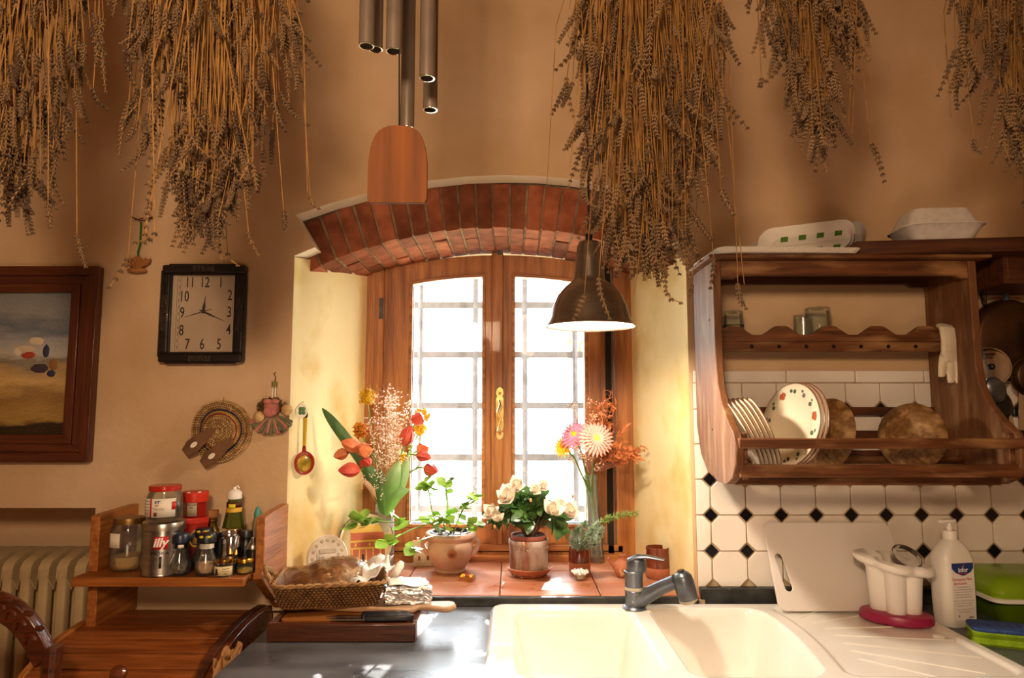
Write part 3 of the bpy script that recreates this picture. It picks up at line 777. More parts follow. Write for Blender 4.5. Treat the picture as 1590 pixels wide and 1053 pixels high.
for o in list(COL.objects)[sbn0:]:
    if o.parent is sb: o.location.x += LX
# sponge
sp = thing('dish_sponge', 'bright green sponge with a blue scouring side on the right worktop', 'sponge', (1.150, 1.655, ZC), (0, 0, R(-20)))
m_sponge = mat('green_sponge', '96bf1c', '7fa512', rough=.9, scale=40, bump=.8, bscale=120)
loft([rr_ring(w_, d_, .016, z) for w_, d_, z in ((.135, .072, 0), (.142, .08, .006), (.136, .072, .018), (.143, .08, .028), (.14, .078, .032))]).build('foam', m_sponge, sp)
loft([rr_ring(w_, d_, .016, z) for w_, d_, z in ((.141, .079, .0322), (.143, .081, .036), (.138, .076, .040))]).build('scourer', mat('blue_scourer', '3c5a9c', '2c4680', rough=1, scale=60, bump=1, bscale=200), sp)

# green lidded box with white strip
gb = thing('green_food_box', 'bright green plastic box with a white strip at the tile wall on the right', 'box', (1.47, 1.865, ZC), (0, 0, R(-3)))
m_lime_pl = mat('lime_plastic', '86a81c', '6f9214', rough=.3, scale=5); m_lime_d = glassmat('lime_clear', (.55, .7, .12, 1), .2, body=.6, bodycol=lin('6f8f18'))
loft([rr_ring(w_, d_, .03, z) for w_, d_, z in ((.42, .15, 0), (.44, .17, .02), (.46, .18, .055))]).build('lower_tub', m_lime_d, gb)
loft([rr_ring(w_, d_, .03, z) for w_, d_, z in ((.49, .21, .056), (.5, .215, .058), (.5, .215, .066), (.49, .205, .068))]).build('white_band', m_white_pl, gb)
loft([rr_ring(w_, d_, .03, z) for w_, d_, z in ((.49, .205, .068), (.495, .21, .08), (.485, .2, .095), (.46, .18, .11), (.42, .14, .119), (.30, .06, .121))]).build('lid', m_lime_pl, gb)
bx(-.09, -.045, -.02, .02, .118, .1225).build('clip', m_lime_pl, gb, bevel=.002)
# crumpled clear bag on top
bg_ = MB().ball((0, 0, .03), .075, 14, 8, (1.15, .55, .42), noise=.12)
o = bg_.build('plastic_bag', glassmat('bag_film', (.8, .8, .78, 1), .3, rough=.2, body=.3, bodycol=lin('b5aa9c')), ang=15); o.location = (1.50, 1.875, ZC + .122)
tag(o, 'crumpled translucent plastic bag lying on the green box', 'bag')
gbt = thing('green_bottle', 'dark green plastic bottle at the right edge before the green box', 'bottle', (1.345, 1.70, ZC))
lt([(.026, 0), (.029, .005), (.029, .09), (.02, .115), (.01, .125), (.01, .14), (0, .14)], 20).build('body', mat('dark_green_plastic', '12512a', rough=.25), gbt)
lt([(.012, .14), (.012, .158), (0, .158)], 16).build('cap', m_white_pl, gbt)
tp = thing('terracotta_dish', 'orange terracotta dish at the right edge holding a yellow cloth', 'dish', (1.305, 1.56, ZC))
lt([(.038, 0), (.045, .004), (.062, .036), (.065, .038), (.061, .040), (.043, .010), (0, .008)], 28).build('bowl', m_terra, tp)
b = MB(); 
def ycl(u, v):
    x = (u - .5) * .09; y = (v - .5) * .06
    return (x, y + .01 * S(u * 9), .02 + .045 * (1 - abs(u - .4)) * (.6 + .4 * S(v * 5 + u * 7)) + .008 * S(u * 15 + v * 8))
b.grid(ycl, 12, 9)
o = b.build('yellow_cloth', mat('yellow_cloth', 'f0d010', 'e0be08', rough=.9, scale=20), solid=.002, ang=60); o.location = (1.30, 1.555, ZC + .012)
tag(o, 'folded bright yellow cloth lying in the terracotta dish', 'cloth')

# ================================================================== dish rack
xa, xb_ = .533, 1.212
zz = lambda py, Y: at(1300, py, Y).z
RT = zz(404, 1.785)
prof = [(1.985, RT), (1.785, RT), (1.785, zz(560, 1.785)), (1.775, zz(598, 1.775)), (1.745, zz(628, 1.745)), (1.70, zz(655, 1.70)), (1.662, zz(672, 1.662)), (1.645, zz(695, 1.645)),
        (1.648, zz(722, 1.648)), (1.675, zz(743, 1.675)), (1.72, zz(752, 1.72)), (1.80, zz(748, 1.80)), (1.89, zz(732, 1.89)), (1.95, zz(705, 1.95)), (1.985, zz(660, 1.985))]
rk = thing('dish_rack', 'worn brown wooden wall dish rack with scalloped glass rail over the sink', 'dish rack', (0, 0, 0))
MB().prism(prof, 'x', xa, xa + .021).build('side_panel', m_rackz, rk, bevel=.003)
MB().prism(prof, 'x', xb_, xb_ + .021).build('side_panel', m_rackz, rk, bevel=.003)
zt_ = zz(394, 1.755)
bx(xa - .018, xb_ + .045, 1.755, 1.99, RT, zt_).build('top_board', m_rack, rk, bevel=.003)
b = MB(); za = zz(432, 1.787); 
ap = [(xa + .021, RT), (xb_, RT), (xb_, za), (xb_ - .02, za), (xb_ - .035, za + .008), (xa + .075, za + .008), (xa + .06, za), (xa + .021, za)]
MB().prism(ap, 'y', 1.787, 1.805).build('apron', m_rack, rk, bevel=.002)
zb2 = zz(447, 1.975); zb1 = zz(428, 1.975)
MB().prism([(xa + .021, zb1 + .05), (xb_, zb1 + .05), (xb_, zb2), (xb_ - .04, zb2), (xb_ - .06, zb2 + .01), (xa + .09, zb2 + .01), (xa + .07, zb2), (xa + .021, zb2)], 'y', 1.965, 1.985).build('back_rail', m_rackd, rk)
# scalloped glass rail
ys0 = 1.895; zsc0 = zz(530, ys0); zpk = zz(506, ys0); zvl = zz(520, ys0)
pts = [(xa + .021, zsc0), (xb_, zsc0)]
Ns = 90; Wd = xb_ - xa - .021
for k in range(Ns + 1):
    t = 1 - k / Ns; ph = (t * 4.9 + .02) % 1.0
    h_ = min(1, .5 - .62 * CO(2 * PI * ph)) if ph > 0 else 0; h_ = max(0, h_)
    pts.append((xa + .021 + Wd * t, zvl + (zpk - zvl) * h_))
MB().prism(pts, 'y', ys0, ys0 + .014).build('scalloped_rail', m_rack, rk, bevel=.0015)
zs1 = zz(546, ys0)
bx(xa + .021, xb_, ys0 + .004, ys0 + .018, zs1, zsc0).build('peg_rail', m_rack, rk, bevel=.002)
bx(xa + .021, xb_, ys0 + .014, 1.985, zsc0 - .006, zsc0 + .001).build('glass_shelf', m_rackd, rk)
for k in range(8):
    x = at(1168 + 42.5 * k, 538, ys0).x
    if x < xb_ - .02: MB().tube([(x, ys0 + .0045, (zs1 + zsc0) / 2), (x, ys0 + .003, (zs1 + zsc0) / 2)], .0055, 10).build('peg_hole', mat('hole_dark', '120a06', rough=1) if k == 0 else bpy.data.materials['hole_dark'], rk)
def rail(y0p, y1p, Y, d=.016, mm=m_rack, e=0):
    bx(xa + .012 - e, xb_ + .012 + e, Y, Y + d, zz(y1p, Y), zz(y0p, Y)).build('rail', mm, rk, bevel=.003)
rail(681, 697, 1.643, .018, e=.004); rail(722, 742, 1.655, .02, e=0); rail(741, 754, 1.72, .03, m_rack, -.008)
rail(632, 645, 1.965, .018, m_rackd, -.01); rail(669, 681, 1.965, .018, m_rackd, -.01); rail(700, 712, 1.95, .02, m_rackd, -.01); rail(709, 721, 1.86, .02, m_rack, -.01)
for x in (xa + .021, xb_ - .014):
    bx(x, x + .014, 1.663, 1.685, zz(744, 1.68), zz(672, 1.68)).build('corner_block', m_rack, rk, bevel=.002)
for px, py in ((1108, 497), (1108, 667), (1110, 740)):
    p = at(px, py, 1.83); MB().tube([(xa - .0005, 1.83, p.z), (xa + .002, 1.83, p.z)], .0035, 8).build('nail_hole', bpy.data.materials['hole_dark'], rk)
zbase = zz(730, 1.76)

m_plate = mat('cream_china', 'e8dcc4', 'e2d4ba', rough=.15, scale=6, coat=.3)
m_plrim = mat('plate_brown_rim', '7a4b38', rough=.3)
fl_r = mat('flower_red_print', 'a5512f', rough=.3); fl_g = mat('flower_green_print', '4c6048', rough=.3); fl_b = mat('flower_grey_print', '5d5864', rough=.3)
def plate(label, R_, c, n, flowers=0, group=None, dep=.014):
    q = Vector(n).to_track_quat('Z', 'Y')
    t = thing('plate', label, 'plate', c, q.to_euler(), group)
    p = [(0, -.002), (R_ * .55, -.002), (R_ * .6, 0), (R_ * .68, dep * .55), (R_ * .98, dep), (R_, dep + .0015), (R_ * .985, dep + .003), (R_ * .68, dep * .55 + .003), (R_ * .58, .003), (0, .002)]
    lt(p, 40).build('dish', m_plate, t, ang=60)
    lt([(R_ * .985, dep + .0005), (R_ + .0008, dep + .0012), (R_ + .0005, dep + .0025), (R_ * .985, dep + .0034)], 40, close=True).build('rim_line', m_plrim, t)
    for k in range(flowers):
        a = 2 * PI * k / flowers + .3; rr = R_ * .82; z0 = dep * .55 + .003 + (dep * .45) * (.14 / .3) + .0004
        mm = (fl_r, fl_g, fl_b, fl_g)[k % 4]
        b = MB(); npt = 5 if k % 4 == 0 else 2
        for j in range(npt):
            aa = 2 * PI * j / npt + k; px_, py_ = rr * CO(a) + .007 * CO(aa), rr * S(a) + .007 * S(aa)
            b.ball((px_, py_, z0), .0062, 8, 4, (1, 1, .14))
        if k % 4 == 0: b.ball((rr * CO(a), rr * S(a), z0 + .0004), .004, 8, 4, (1, 1, .2))
        b.build('printed_flower', mm, t)
    return t
# six plain plates leaning left
words = ['plain cream plate furthest left in the rack, partly behind the wooden side', 'second plain plate from the left side of the rack', 'third plain plate from the left side of the rack', 'fourth plain plate from the left side of the rack', 'fifth plain plate from the left side of the rack', 'plain cream plate nearest the flowered plates']
rp = .098
for k in range(6):
    n_ = Vector((.86, -.10, .42 - .02 * k)).normalized(); side = Vector((n_.z, 0, -n_.x)).normalized()
    xc = at(1172 + 7.2 * k, 735, 1.79).x - .045
    plate(words[k], rp, (xc, 1.79, zbase + rp * .88 + .002), n_, group='plain plates leaning in the rack', dep=.009)
for k, lb in enumerate(['cream plate painted with red flowers, its face fully in view in the rack', 'flowered plate directly behind the red-flowered plate', 'flowered plate next to the dark wooden bowl edge']):
    n_ = Vector((-.93, -.28, .22)).normalized(); rp2 = .112
    plate(lb, rp2, (at(1236, 735, 1.79).x + .0105 * k - .0, 1.79, zbase + rp2 * .955 + .002), n_, flowers=14 if k == 0 else 0, group='flowered plates in the rack')
def bowl(name, label, c, n, R_, dep, mm, cat='bowl'):
    q = Vector(n).to_track_quat('Z', 'Y'); t = thing(name, label, cat, c, q.to_euler())
    lt([(0, 0), (R_ * .45, .001), (R_ * .75, dep * .25), (R_ * .95, dep * .7), (R_, dep), (R_ * .96, dep + .002), (R_ * .9, dep * .75), (R_ * .7, dep * .35), (0, dep * .15)], 36).build('shell', mm, t, ang=60)
    return t
bowl('wooden_bowl', 'dark wooden bowl seen edge-on right of the flowered plates', (.800, 1.80, zbase + .094), (.93, .3, -.2), .096, .03, m_bowlw)
bowl('wooden_bowl', 'round pale-brown wooden bowl standing alone at the right in the rack', (1.0, 1.765, zbase + .088), (.80, .50, -.12), .088, .045, m_bowlw)

# glasses on the rail
def tumbler(label, c, r=.03, h=.07, taper=1.12, stripes=False, tall=None):
    t = thing('drinking_glass', label, 'glass', c, group='glasses on the rail')
    lt([(r * taper, 0), (r, h), (r * .96, h), (0, h - .008), (0, h - .002), (r * .9, h - .01), (r * taper - .003, 0)], 28, close=False).build('body', m_glass, t)
    if stripes:
        for k, cc in enumerate((m_red, m_ink, fl_r, m_ink)):
            z = .012 + .011 * k; rr = r * (taper + (1 - taper) * z / h) + .0005
            lt([(rr, z), (rr, z + .003)], 28, close=True).build('painted_stripe', cc, t)
    return t
zg = zsc0 + .0015
tumbler('small striped drinking glass at the left end of the scalloped rail', (at(1138, 500, 1.94).x, 1.94, zg), .028, zz(484, 1.94) - zg, 1.12, True)
tumbler('small clear glass half hidden behind the scalloped rail', (at(1247, 500, 1.95).x, 1.95, zg), .026, zz(490, 1.95) - zg, 1.05)
tumbler('larger clear upturned tumbler in the middle of the scalloped rail', (at(1270, 500, 1.935).x, 1.935, zg), .034, zz(479, 1.935) - zg, 1.1)

# rubber glove
gl = MB()
p0 = at(1478, 545, 1.868)
g = MB()
def fing(pts, r, fl=.7): g.tube(pts, r, 12, flat=fl, up=(0, 1, 0))
fing([(0, .01, .062), (-.002, .0, .058), (-.003, -.004, .03), (-.004, -.004, -.01), (-.003, -.004, -.03)], [.028, .028, .027, .027, .02], .45)
for dx, ln, sp_ in ((-.021, .05, -.006), (-.008, .066, -.001), (.006, .068, .002), (.019, .058, .007)):
    fing([(dx * .8, -.004, -.005), (dx, -.005, -.022), (dx + sp_ * .6, -.006, -.022 - ln * .5), (dx + sp_, -.005, -.022 - ln)], [.009, .009, .0085, .0065], .8)
fing([(.012, -.004, .04), (.024, -.008, .05), (.035, -.010, .058), (.042, -.01, .053)], [.012, .0105, .009, .0065], .8)
o = g.build('rubber_glove', mat('cream_rubber', 'e3d5bd', 'd6c6aa', rough=.55, scale=30, bump=.3)); o.location = p0; o.scale = (1.35, 1, 1)
r_ = o.modifiers.new('r', 'REMESH'); r_.mode = 'VOXEL'; r_.voxel_size = .0022; r_.use_smooth_shade = True
tag(o, 'cream rubber glove hanging fingers down from the right end of the scalloped rail', 'glove')

# ---------------------------------------------------------------- trays on top of the rack
def tray(name, label, loc, rot, W_, D_, H_, mm, flare=.018, group=None, rimw=.006, cat='tray'):
    t = thing(name, label, cat, loc, rot, group)
    r = .025
    loft([rr_ring(W_ - 2 * flare, D_ - 2 * flare, r, 0), rr_ring(W_, D_, r + flare * .5, H_), rr_ring(W_ + rimw * 2, D_ + rimw * 2, r + flare * .5 + rimw, H_ + .001),
          rr_ring(W_ + rimw * 2, D_ + rimw * 2, r + flare * .5 + rimw, H_ + .003), rr_ring(W_ - .002, D_ - .002, r + flare * .5, H_ + .003), rr_ring(W_ - 2 * flare - .004, D_ - 2 * flare - .004, r, .004)]).build('shell', mm, t, ang=50)
    return t
m_napkin = mat('white_absorbent_sheet', 'e2d8cb', rough=.9, bump=.9, bscale=300)
TZ = zt_ + .001
nk = thing('foam_tray', 'flat white textured foam tray at the left front corner of the rack top', 'tray', (.72, 1.86, TZ), (0, 0, R(2)), 'foam trays on the rack')
loft([rr_ring(.36, .235, .02, 0), rr_ring(.375, .25, .022, .008), rr_ring(.38, .255, .024, .012), rr_ring(.37, .245, .022, .013), rr_ring(.34, .22, .02, .004)]).build('shell', m_napkin, nk)
tA = tray('foam_tray', 'long white foam tray tilted up against the wall on the rack top', (.79, 1.925, TZ + .066), (R(14), R(-17), 0), .31, .10, .02, m_foam, group='foam trays on the rack')
tB = tray('printed_paper_tray', 'white fluted paper tray printed with green squares on the rack top', (at(1258, 366, 1.845).x, 1.845, TZ + .048), (R(-58), R(-7), 0), .26, .085, .026, mat('tray_paper', 'e8dfd4', rough=.7), group='foam trays on the rack')
m_gprint = mat('green_print', '5f8a2e', '3f6a22', rough=.6, scale=80)
# its printing: squares on underside
b_parent = tB
for k in range(4):
    x = -.085 + .05 * k
    for y_ in (-.028, .012):
        q = bx(x, x + .02, y_, y_ + .014, -.0012, -.0004).build('green_square', m_gprint, tB)
tC = tray('foam_tray', 'grey-white foam tray standing behind the printed tray', (at(1312, 345, 1.93).x, 1.93, TZ + .062), (R(-48), R(-10), 0), .13, .10, .03, m_foam_grey, group='foam trays on the rack')
# thick board
bd = thing('thick_wooden_board', 'thick dark wooden board lying on the rack top and overhanging to the right', 'board', (.885, 1.775, TZ), (0, 0, R(-7)))
MB().prism([(0, .0), (.012, .028), (.03, .037), (.62, .037), (.62, 0)], 'y', 0, .21).build('plank', m_rackd, bd, bevel=.004)
tray('foam_tray', 'lower white foam tray on the thick wooden board', (1.145, 1.81, TZ + .0385), (0, 0, R(-6)), .195, .15, .036, m_foam, flare=.022, group='foam trays on the rack')
tt = tray('foam_tray', 'upper white foam tray lying upside down on the tray on the board', (1.142, 1.81, TZ + .0385 + .036 + .0485), (PI, 0, R(-3)), .185, .145, .045, m_foam, flare=.02, group='foam trays on the rack')

# ---------------------------------------------------------------- things on the wall right of the rack
m_pan = mat('old_copper_pan', '5b3c22', '2c1d12', rough=.4, metal=.6, scale=7, lo=.35, hi=.7)
m_wire = mat('dark_wire', '3a3028', rough=.4, metal=.8)
YH = 1.955
sm = thing('wire_skimmer', 'round wire skimmer hanging on the wall behind the right side of the rack', 'skimmer', at(1528, 455, 1.94), (0, R(10), R(62)))
b = MB()
for r in (.046, .036, .026, .016, .007): b.tube([(r * CO(a), .010 * (1 - r / .046), r * S(a)) for a in [2 * PI * k / 24 for k in range(25)]], .0011, 5, cap=False)
for k in range(12): a = 2 * PI * k / 12; b.tube([(.004 * CO(a), .01, .004 * S(a)), (.046 * CO(a), 0, .046 * S(a))], .0008, 4)
b.build('wire_bowl', m_wire, sm); MB().tube([(0, 0, .046), (0, .004, .13)], .003, 6).build('handle', m_wire, sm)
def panobj(name, label, px, py, Y, r, dep, mm, rot=(0, 0, 0), cat='pan'):
    t = thing(name, label, cat, at(px, py, Y), rot)
    M_ = Matrix.Rotation(PI / 2, 4, 'X')
    MB().lathe([(0, dep), (r * .86, dep), (r * .95, dep * .8), (r, 0), (r + .004, -.001), (r + .004, -.003), (r * .97, -.001), (r * .85, dep - .004), (0, dep - .003)], 40, M=M_).build('body', mm, t, ang=50)
    return t
p_ = panobj('copper_pan', 'large dark copper pan hanging at the right edge of the tiles', 1567, 528, 1.955, .115, .03, m_pan)
MB().tube([(0, .0, .115), (.0, .0, .16), (.0, .0, .26)], [.008, .007, .009], 8).build('handle', m_iron, p_)
p_ = panobj('small_black_pan', 'small dark pan hanging in front of the copper pan at the right edge', 1600, 585, 1.915, .052, .02, m_pan)
MB().tube([(0, 0, .05), (0, 0, .16)], .006, 8).build('handle', m_iron, p_)
ld = panobj('pot_cover', 'pale steel lid hanging between the rack side and the copper pan', 1536, 570, 1.915, .052, .012, m_chrome, (0, 0, R(-15)), cat='lid')
MB().ball((0, -.018, 0), .009).build('knob', m_black, ld)
def spoon(name, label, px, py, Y, tilt, hl, mb, mh, r=.03, cat='ladle'):
    t = thing(name, label, cat, at(px, py, Y), (0, tilt, 0))
    MB().ball((0, 0, 0), r, 16, 8, (1, .45, 1.25)).build('bowl', mb, t)
    MB().tube([(0, 0, r * 1.1), (0, .002, r + hl * .5), (0, .004, r + hl)], [.004, .003, .004], 8, flat=.5).build('handle', mh, t)
    return t
spoon('serving_spoon', 'dark metal serving spoon hanging just right of the rack', 1545, 605, 1.905, R(-14), .13, m_pewter, m_iron)
spoon('soup_ladle', 'black-handled ladle hanging behind the serving spoon', 1553, 628, 1.935, R(-22), .15, m_black, m_black, .034)
strip = thing('knife_strip', 'narrow magnetic strip on the tiles holding the upright knives', 'knife strip', at(1580, 640, 1.985))
bx(-.03, .16, -.012, .004, -.012, .012).build('bar', m_black, strip, bevel=.002)
for k, (px, tp_, bt_, lb) in enumerate(((1560, 606, 668, 'narrow steel knife nearest the rack on the magnetic strip'), (1571, 590, 668, 'long bread knife with a pale handle in the middle of the strip'), (1584, 604, 668, 'steel knife at the right edge on the magnetic strip'))):
    c_k = at(px, 640, 1.965); zt2 = at(px, tp_, 1.965).z; zb3 = at(px, bt_, 1.965).z
    t = thing('kitchen_knife', lb, 'knife', (c_k.x, 1.965, zb3), (0, R((4, -12, 3)[k]), 0), 'knives on the strip')
    MB().prism([(-.007, 0), (.008, 0), (.008, (zt2 - zb3) * .75), (0, zt2 - zb3), (-.007, (zt2 - zb3) * .8)], 'y', -.001, .001).build('blade', m_chrome, t)
    MB().prism([(-.009, 0), (.009, 0), (.011, -.05), (.008, -.1), (-.006, -.1), (-.008, -.05)], 'y', -.008, .008).build('handle', m_black, t, bevel=.003)
sh = thing('wall_cupboard_end', 'dark brown wooden wall box at the right edge above the pans', 'wall shelf', (at(1552, 400, 1.80).x, 1.79, zz(440, 1.79)))
bx(0, .40, 0, .20, 0, .012).build('bottom', m_rackd, sh); bx(0, .012, 0, .20, .012, zz(386, 1.79) - zz(440, 1.79)).build('side', m_rackd, sh)
bx(.388, .40, 0, .20, .012, zz(386, 1.79) - zz(440, 1.79)).build('side', m_rackd, sh); bx(.012, .388, 0, .012, .012, zz(386, 1.79) - zz(440, 1.79)).build('front', m_rackd, sh, bevel=.002); bx(0, .4, 0, .2, zz(386, 1.79) - zz(440, 1.79), zz(386, 1.79) - zz(440, 1.79) + .012).build('top', m_rackd, sh)

# ================================================================== pendant lamp
lp = at(916, 506, 1.65); LR = .106
pn = thing('pendant_lamp', 'brushed metal bell pendant lamp hanging lit in front of the window', 'lamp', (lp.x, lp.y, lp.z))
m_shade = mat('brushed_lamp_metal', '9c8e7c', '83766a', rough=.27, metal=.85, scale=20, stretch=(1, 1, 20), lo=.3, hi=.7)
m_in = mat('white_enamel', 'f2eee6', rough=.4)
hh = at(916, 376, 1.65).z - lp.z
pr = [(LR + .003, -.003), (LR, 0), (.098, .018), (.091, .045), (.078, .075), (.060, .096), (.044, .108), (.039, .113), (.038, .118), (.033, .165), (.030, .195), (.024, hh), (.006, hh + .001)]
lt(pr + [(.006, hh - .001), (.022, hh - .003), (.028, .19), (.0365, .117), (.042, .107), (.058, .094), (.076, .073), (.089, .044), (.0965, .018), (LR - .002, 0)], 56, close=True).build('shade', m_shade, pn, ang=50)
lt([(LR - .0035, .001), (.0955, .018), (.088, .043), (.075, .072), (.057, .0925), (.041, .105), (.036, .112), (.02, .116)], 56, close=False, cap=False).build('inner_shade', m_in, pn)
bl_ = MB().ball((0, 0, .075), .028, 16, 10, (1, 1, 1.15)).build('bulb', mat('lit_bulb', (1, .86, .62, 1), emit=60), pn)
lt([(.012, .1), (.014, .102), (.014, .125), (0, .125)], 14).build('socket', m_black, pn)
lt([(.009, hh - .001), (.009, hh + .018), (.004, hh + .026), (0, hh + .026)], 14).build('cord_grip', m_black, pn)
ztop = ZTOP - lp.z
MB().tube([(0, 0, hh + .02), (0, 0, ztop - .02)], .0032, 8).build('cord', m_black, pn)
lt([(0, ztop - .028), (.02, ztop - .026), (.045, ztop - .004), (.045, ztop)], 24).build('ceiling_rose', m_shade, pn)
pl_ = light('pendant_bulb_light', 'POINT', (lp.x, lp.y, lp.z + .03), None, 20, (1, .84, .65), .03); pl_.parent = None
# ================================================================== radiator in the niche
rd = thing('radiator', 'cream cast-iron column radiator in the wall niche at the lower left', 'radiator', (0, YW + .04, .12))
z_t = at(60, 872, YW + .03).z - .12; pitch = at(149, 900, YW + .03).x - at(120.5, 900, YW + .03).x
xr0 = at(148, 900, YW + .03).x
sec = MB()
hw_ = pitch * .26
for (y0, y1) in ((.0, .03), (.062, .085), (.118, .145)):
    loftpts = []
    sec.prism(rrect(-hw_, hw_, y0, y1, .006, 3), 'z', .05, z_t - .03)
top = []
sec.prism([(.0, z_t - .05), (.002, z_t - .02), (.014, z_t - .004), (.04, z_t + .004), (.075, z_t + .016), (.11, z_t + .02), (.135, z_t + .014), (.147, z_t - .01), (.147, z_t - .06), (.125, z_t - .09), (.118, z_t - .07), (.09, z_t - .055), (.06, z_t - .06), (.035, z_t - .07), (.03, z_t - .09)], 'x', -hw_ * 1.15, hw_ * 1.15)
sec.prism([(0, .06), (0, .02), (.147, .02), (.147, .06), (.12, .09), (.03, .09)], 'x', -hw_ * 1.15, hw_ * 1.15)
sec.tube([(-pitch / 2, .075, z_t - .03), (pitch / 2, .075, z_t - .03)], .022, 12); sec.tube([(-pitch / 2, .075, .05), (pitch / 2, .075, .05)], .022, 12)
sme = sec.mesh('section', m_radiator, ang=50)
k = 0; x = xr0
while x > XL + .1:
    o = link('section', sme, rd, Matrix.Translation((x, 0, 0))); d = o.modifiers.new('b', 'BEVEL'); d.width = .004; d.segments = 2; d.limit_method = 'ANGLE'; d.angle_limit = R(50)
    x -= pitch
for xx in (xr0, x + pitch): bx(xx - .02, xx + .02, .03, .12, -.12, .02).build('foot', m_radiator, rd)

# ================================================================== spice shelf
ssx0, ssx1 = -1.099, -.665; ZSH = at(300, 897, 1.755).z
sh2 = thing('spice_shelf', 'orange pine wall shelf with two upright ends carrying spice jars', 'shelf', (0, 0, 0))
bx(ssx0, ssx1 - .004, 1.752, 1.995, ZSH - .022, ZSH).build('board', m_pine, sh2, bevel=.002)
zpt = at(403, 800, 1.81).z
def endp(x0, x1):
    MB().prism([(1.812, ZSH), (1.81, zpt - .004), (1.83, zpt), (1.995, zpt + .004), (1.995, ZSH)], 'x', x0, x1).build('end_panel', m_piney, sh2, bevel=.002)
endp(-1.094, -1.070)
MB().prism([(1.812, ZSH - .0), (1.81, zpt - .004), (1.995, zpt + .004), (1.995, ZSH - .13), (1.90, ZSH - .09), (1.80, ZSH - .015), (1.80, ZSH)], 'x', -.664, -.6405).build('end_panel', m_piney, sh2, bevel=.002)
bx(-1.085, -1.06, 1.80, 1.995, ZSH - .14, ZSH - .022).build('bracket', m_piney, sh2, bevel=.002)
bx(-1.069, -.70, 1.975, 1.995, zpt - .035, zpt - .006).build('back_rail', m_pine, sh2) if False else None

def jarbody(t, prof, mm=None, name='glass_body', n=28): return lt(prof, n).build(name, mm or m_glass, t, ang=50)
def on(px, Y, z=None): return (at(px, 880, Y).x, Y, (ZSH if z is None else z) + .0006)
# big jar with old lid
t = thing('storage_jar', 'large glass jar with tarnished brass lid and blank white label on the spice shelf', 'jar', on(198, 1.845))
jarbody(t, [(0, 0), (.036, 0), (.043, .006), (.0455, .02), (.0455, .10), (.040, .118), (.037, .122), (.037, .126), (.0352, .126), (.035, .12), (.0435, .1), (.0435, .02), (.04, .006), (0, .004)])
lt([(0, .004), (.040, .006), (.0432, .018), (.0432, .036), (0, .038)], 24).build('contents', mat('beige_powder', 'b98a52', rough=.9), t)
lt([(.0385, .118), (.0385, .127), (.037, .133), (0, .134)], 28).build('lid', m_brownlid, t)
patch(t, 'paper_label', m_paper, .0458, R(-42), R(2), .062, .098)
# coffee tin
m_tin = mat('tin_metal', 'b4b0aa', '98948f', rough=.26, metal=1, scale=10, stretch=(1, 1, 8))
ct_p = on(252, 1.80); t = thing('coffee_tin', 'silver metal coffee tin with a red square logo on the spice shelf', 'tin', ct_p, (0, 0, R(-6)))
lt([(0, 0), (.0495, 0), (.0505, .003), (.0495, .006), (.0495, .112), (.0, .112)], 40).build('body', m_tin, t)
lt([(.0515, .110), (.0515, .128), (.050, .1305), (.047, .1295), (0, .1295)], 40).build('lid', m_steel, t)
A0 = math.atan2(-ct_p[0], ct_p[1]) * 0
ac = R(24)
patch(t, 'red_logo_patch', m_red, .0497, ac - .29, ac + .36, .068, .099)
m_pw = mat('print_cream', 'efe9e0', rough=.5)
lettering('illy', .030, m_pw, t, (0, 0, .084), radius=.0503, ang0=ac + .035, bold=.0009, shear=.25)
lettering('MOKA', .0125, m_ink, t, (0, 0, .0575), radius=.0498, ang0=ac, sx=1.2)
patch(t, 'dark_oval', m_ink, .0498, ac - .02, ac + .10, .022, .050)
# jar with red lid on the tin
t = thing('red_lidded_jar', 'glass jar with red lid and printed label standing on the coffee tin', 'jar', (ct_p[0] - .004, ct_p[1] + .004, ct_p[2] + .1312))
jarbody(t, [(0, 0), (.036, 0), (.0425, .006), (.0435, .015), (.0435, .058), (.039, .072), (.036, .076), (.036, .082), (.034, .082), (.034, .076), (.0415, .058), (.0415, .014), (.036, .006), (0, .004)])
lt([(0, .004), (.0355, .006), (.0412, .014), (.0412, .02), (0, .021)], 24).build('contents', mat('brown_paste', '7d5a38', rough=.8), t)
lt([(.0385, .077), (.0392, .079), (.0392, .088), (.0375, .090), (.034, .0895), (0, .0905)], 32).build('lid', m_redlid, t)
patch(t, 'paper_label', m_paper, .0437, R(-62), R(62), .014, .06, n=20)
patch(t, 'red_stripe', m_red, .0445, R(-20), R(-14), .014, .06)
patch(t, 'red_spot', m_red, .0445, R(48), R(61), .032, .052)
lettering('VT', .011, m_blue, t, (0, 0, .051), radius=.0447, ang0=R(4), bold=.0004, shear=.3); lettering('BIO', .006, m_red, t, (0, 0, .043), radius=.0447, ang0=R(4), shear=.2)
lettering('TAHINI', .0085, m_grey, t, (0, 0, .034), radius=.0447, ang0=R(8)); 
for k in range(5): lettering('sesamo crema', .0045, m_grey, t, (0, 0, .054 - .0075 * k), radius=.0447, ang0=R(-38))
patch(t, 'brown_dot', mat('brown_print', '5a3b22', rough=.6), .0445, R(-6), R(5), .017, .026)
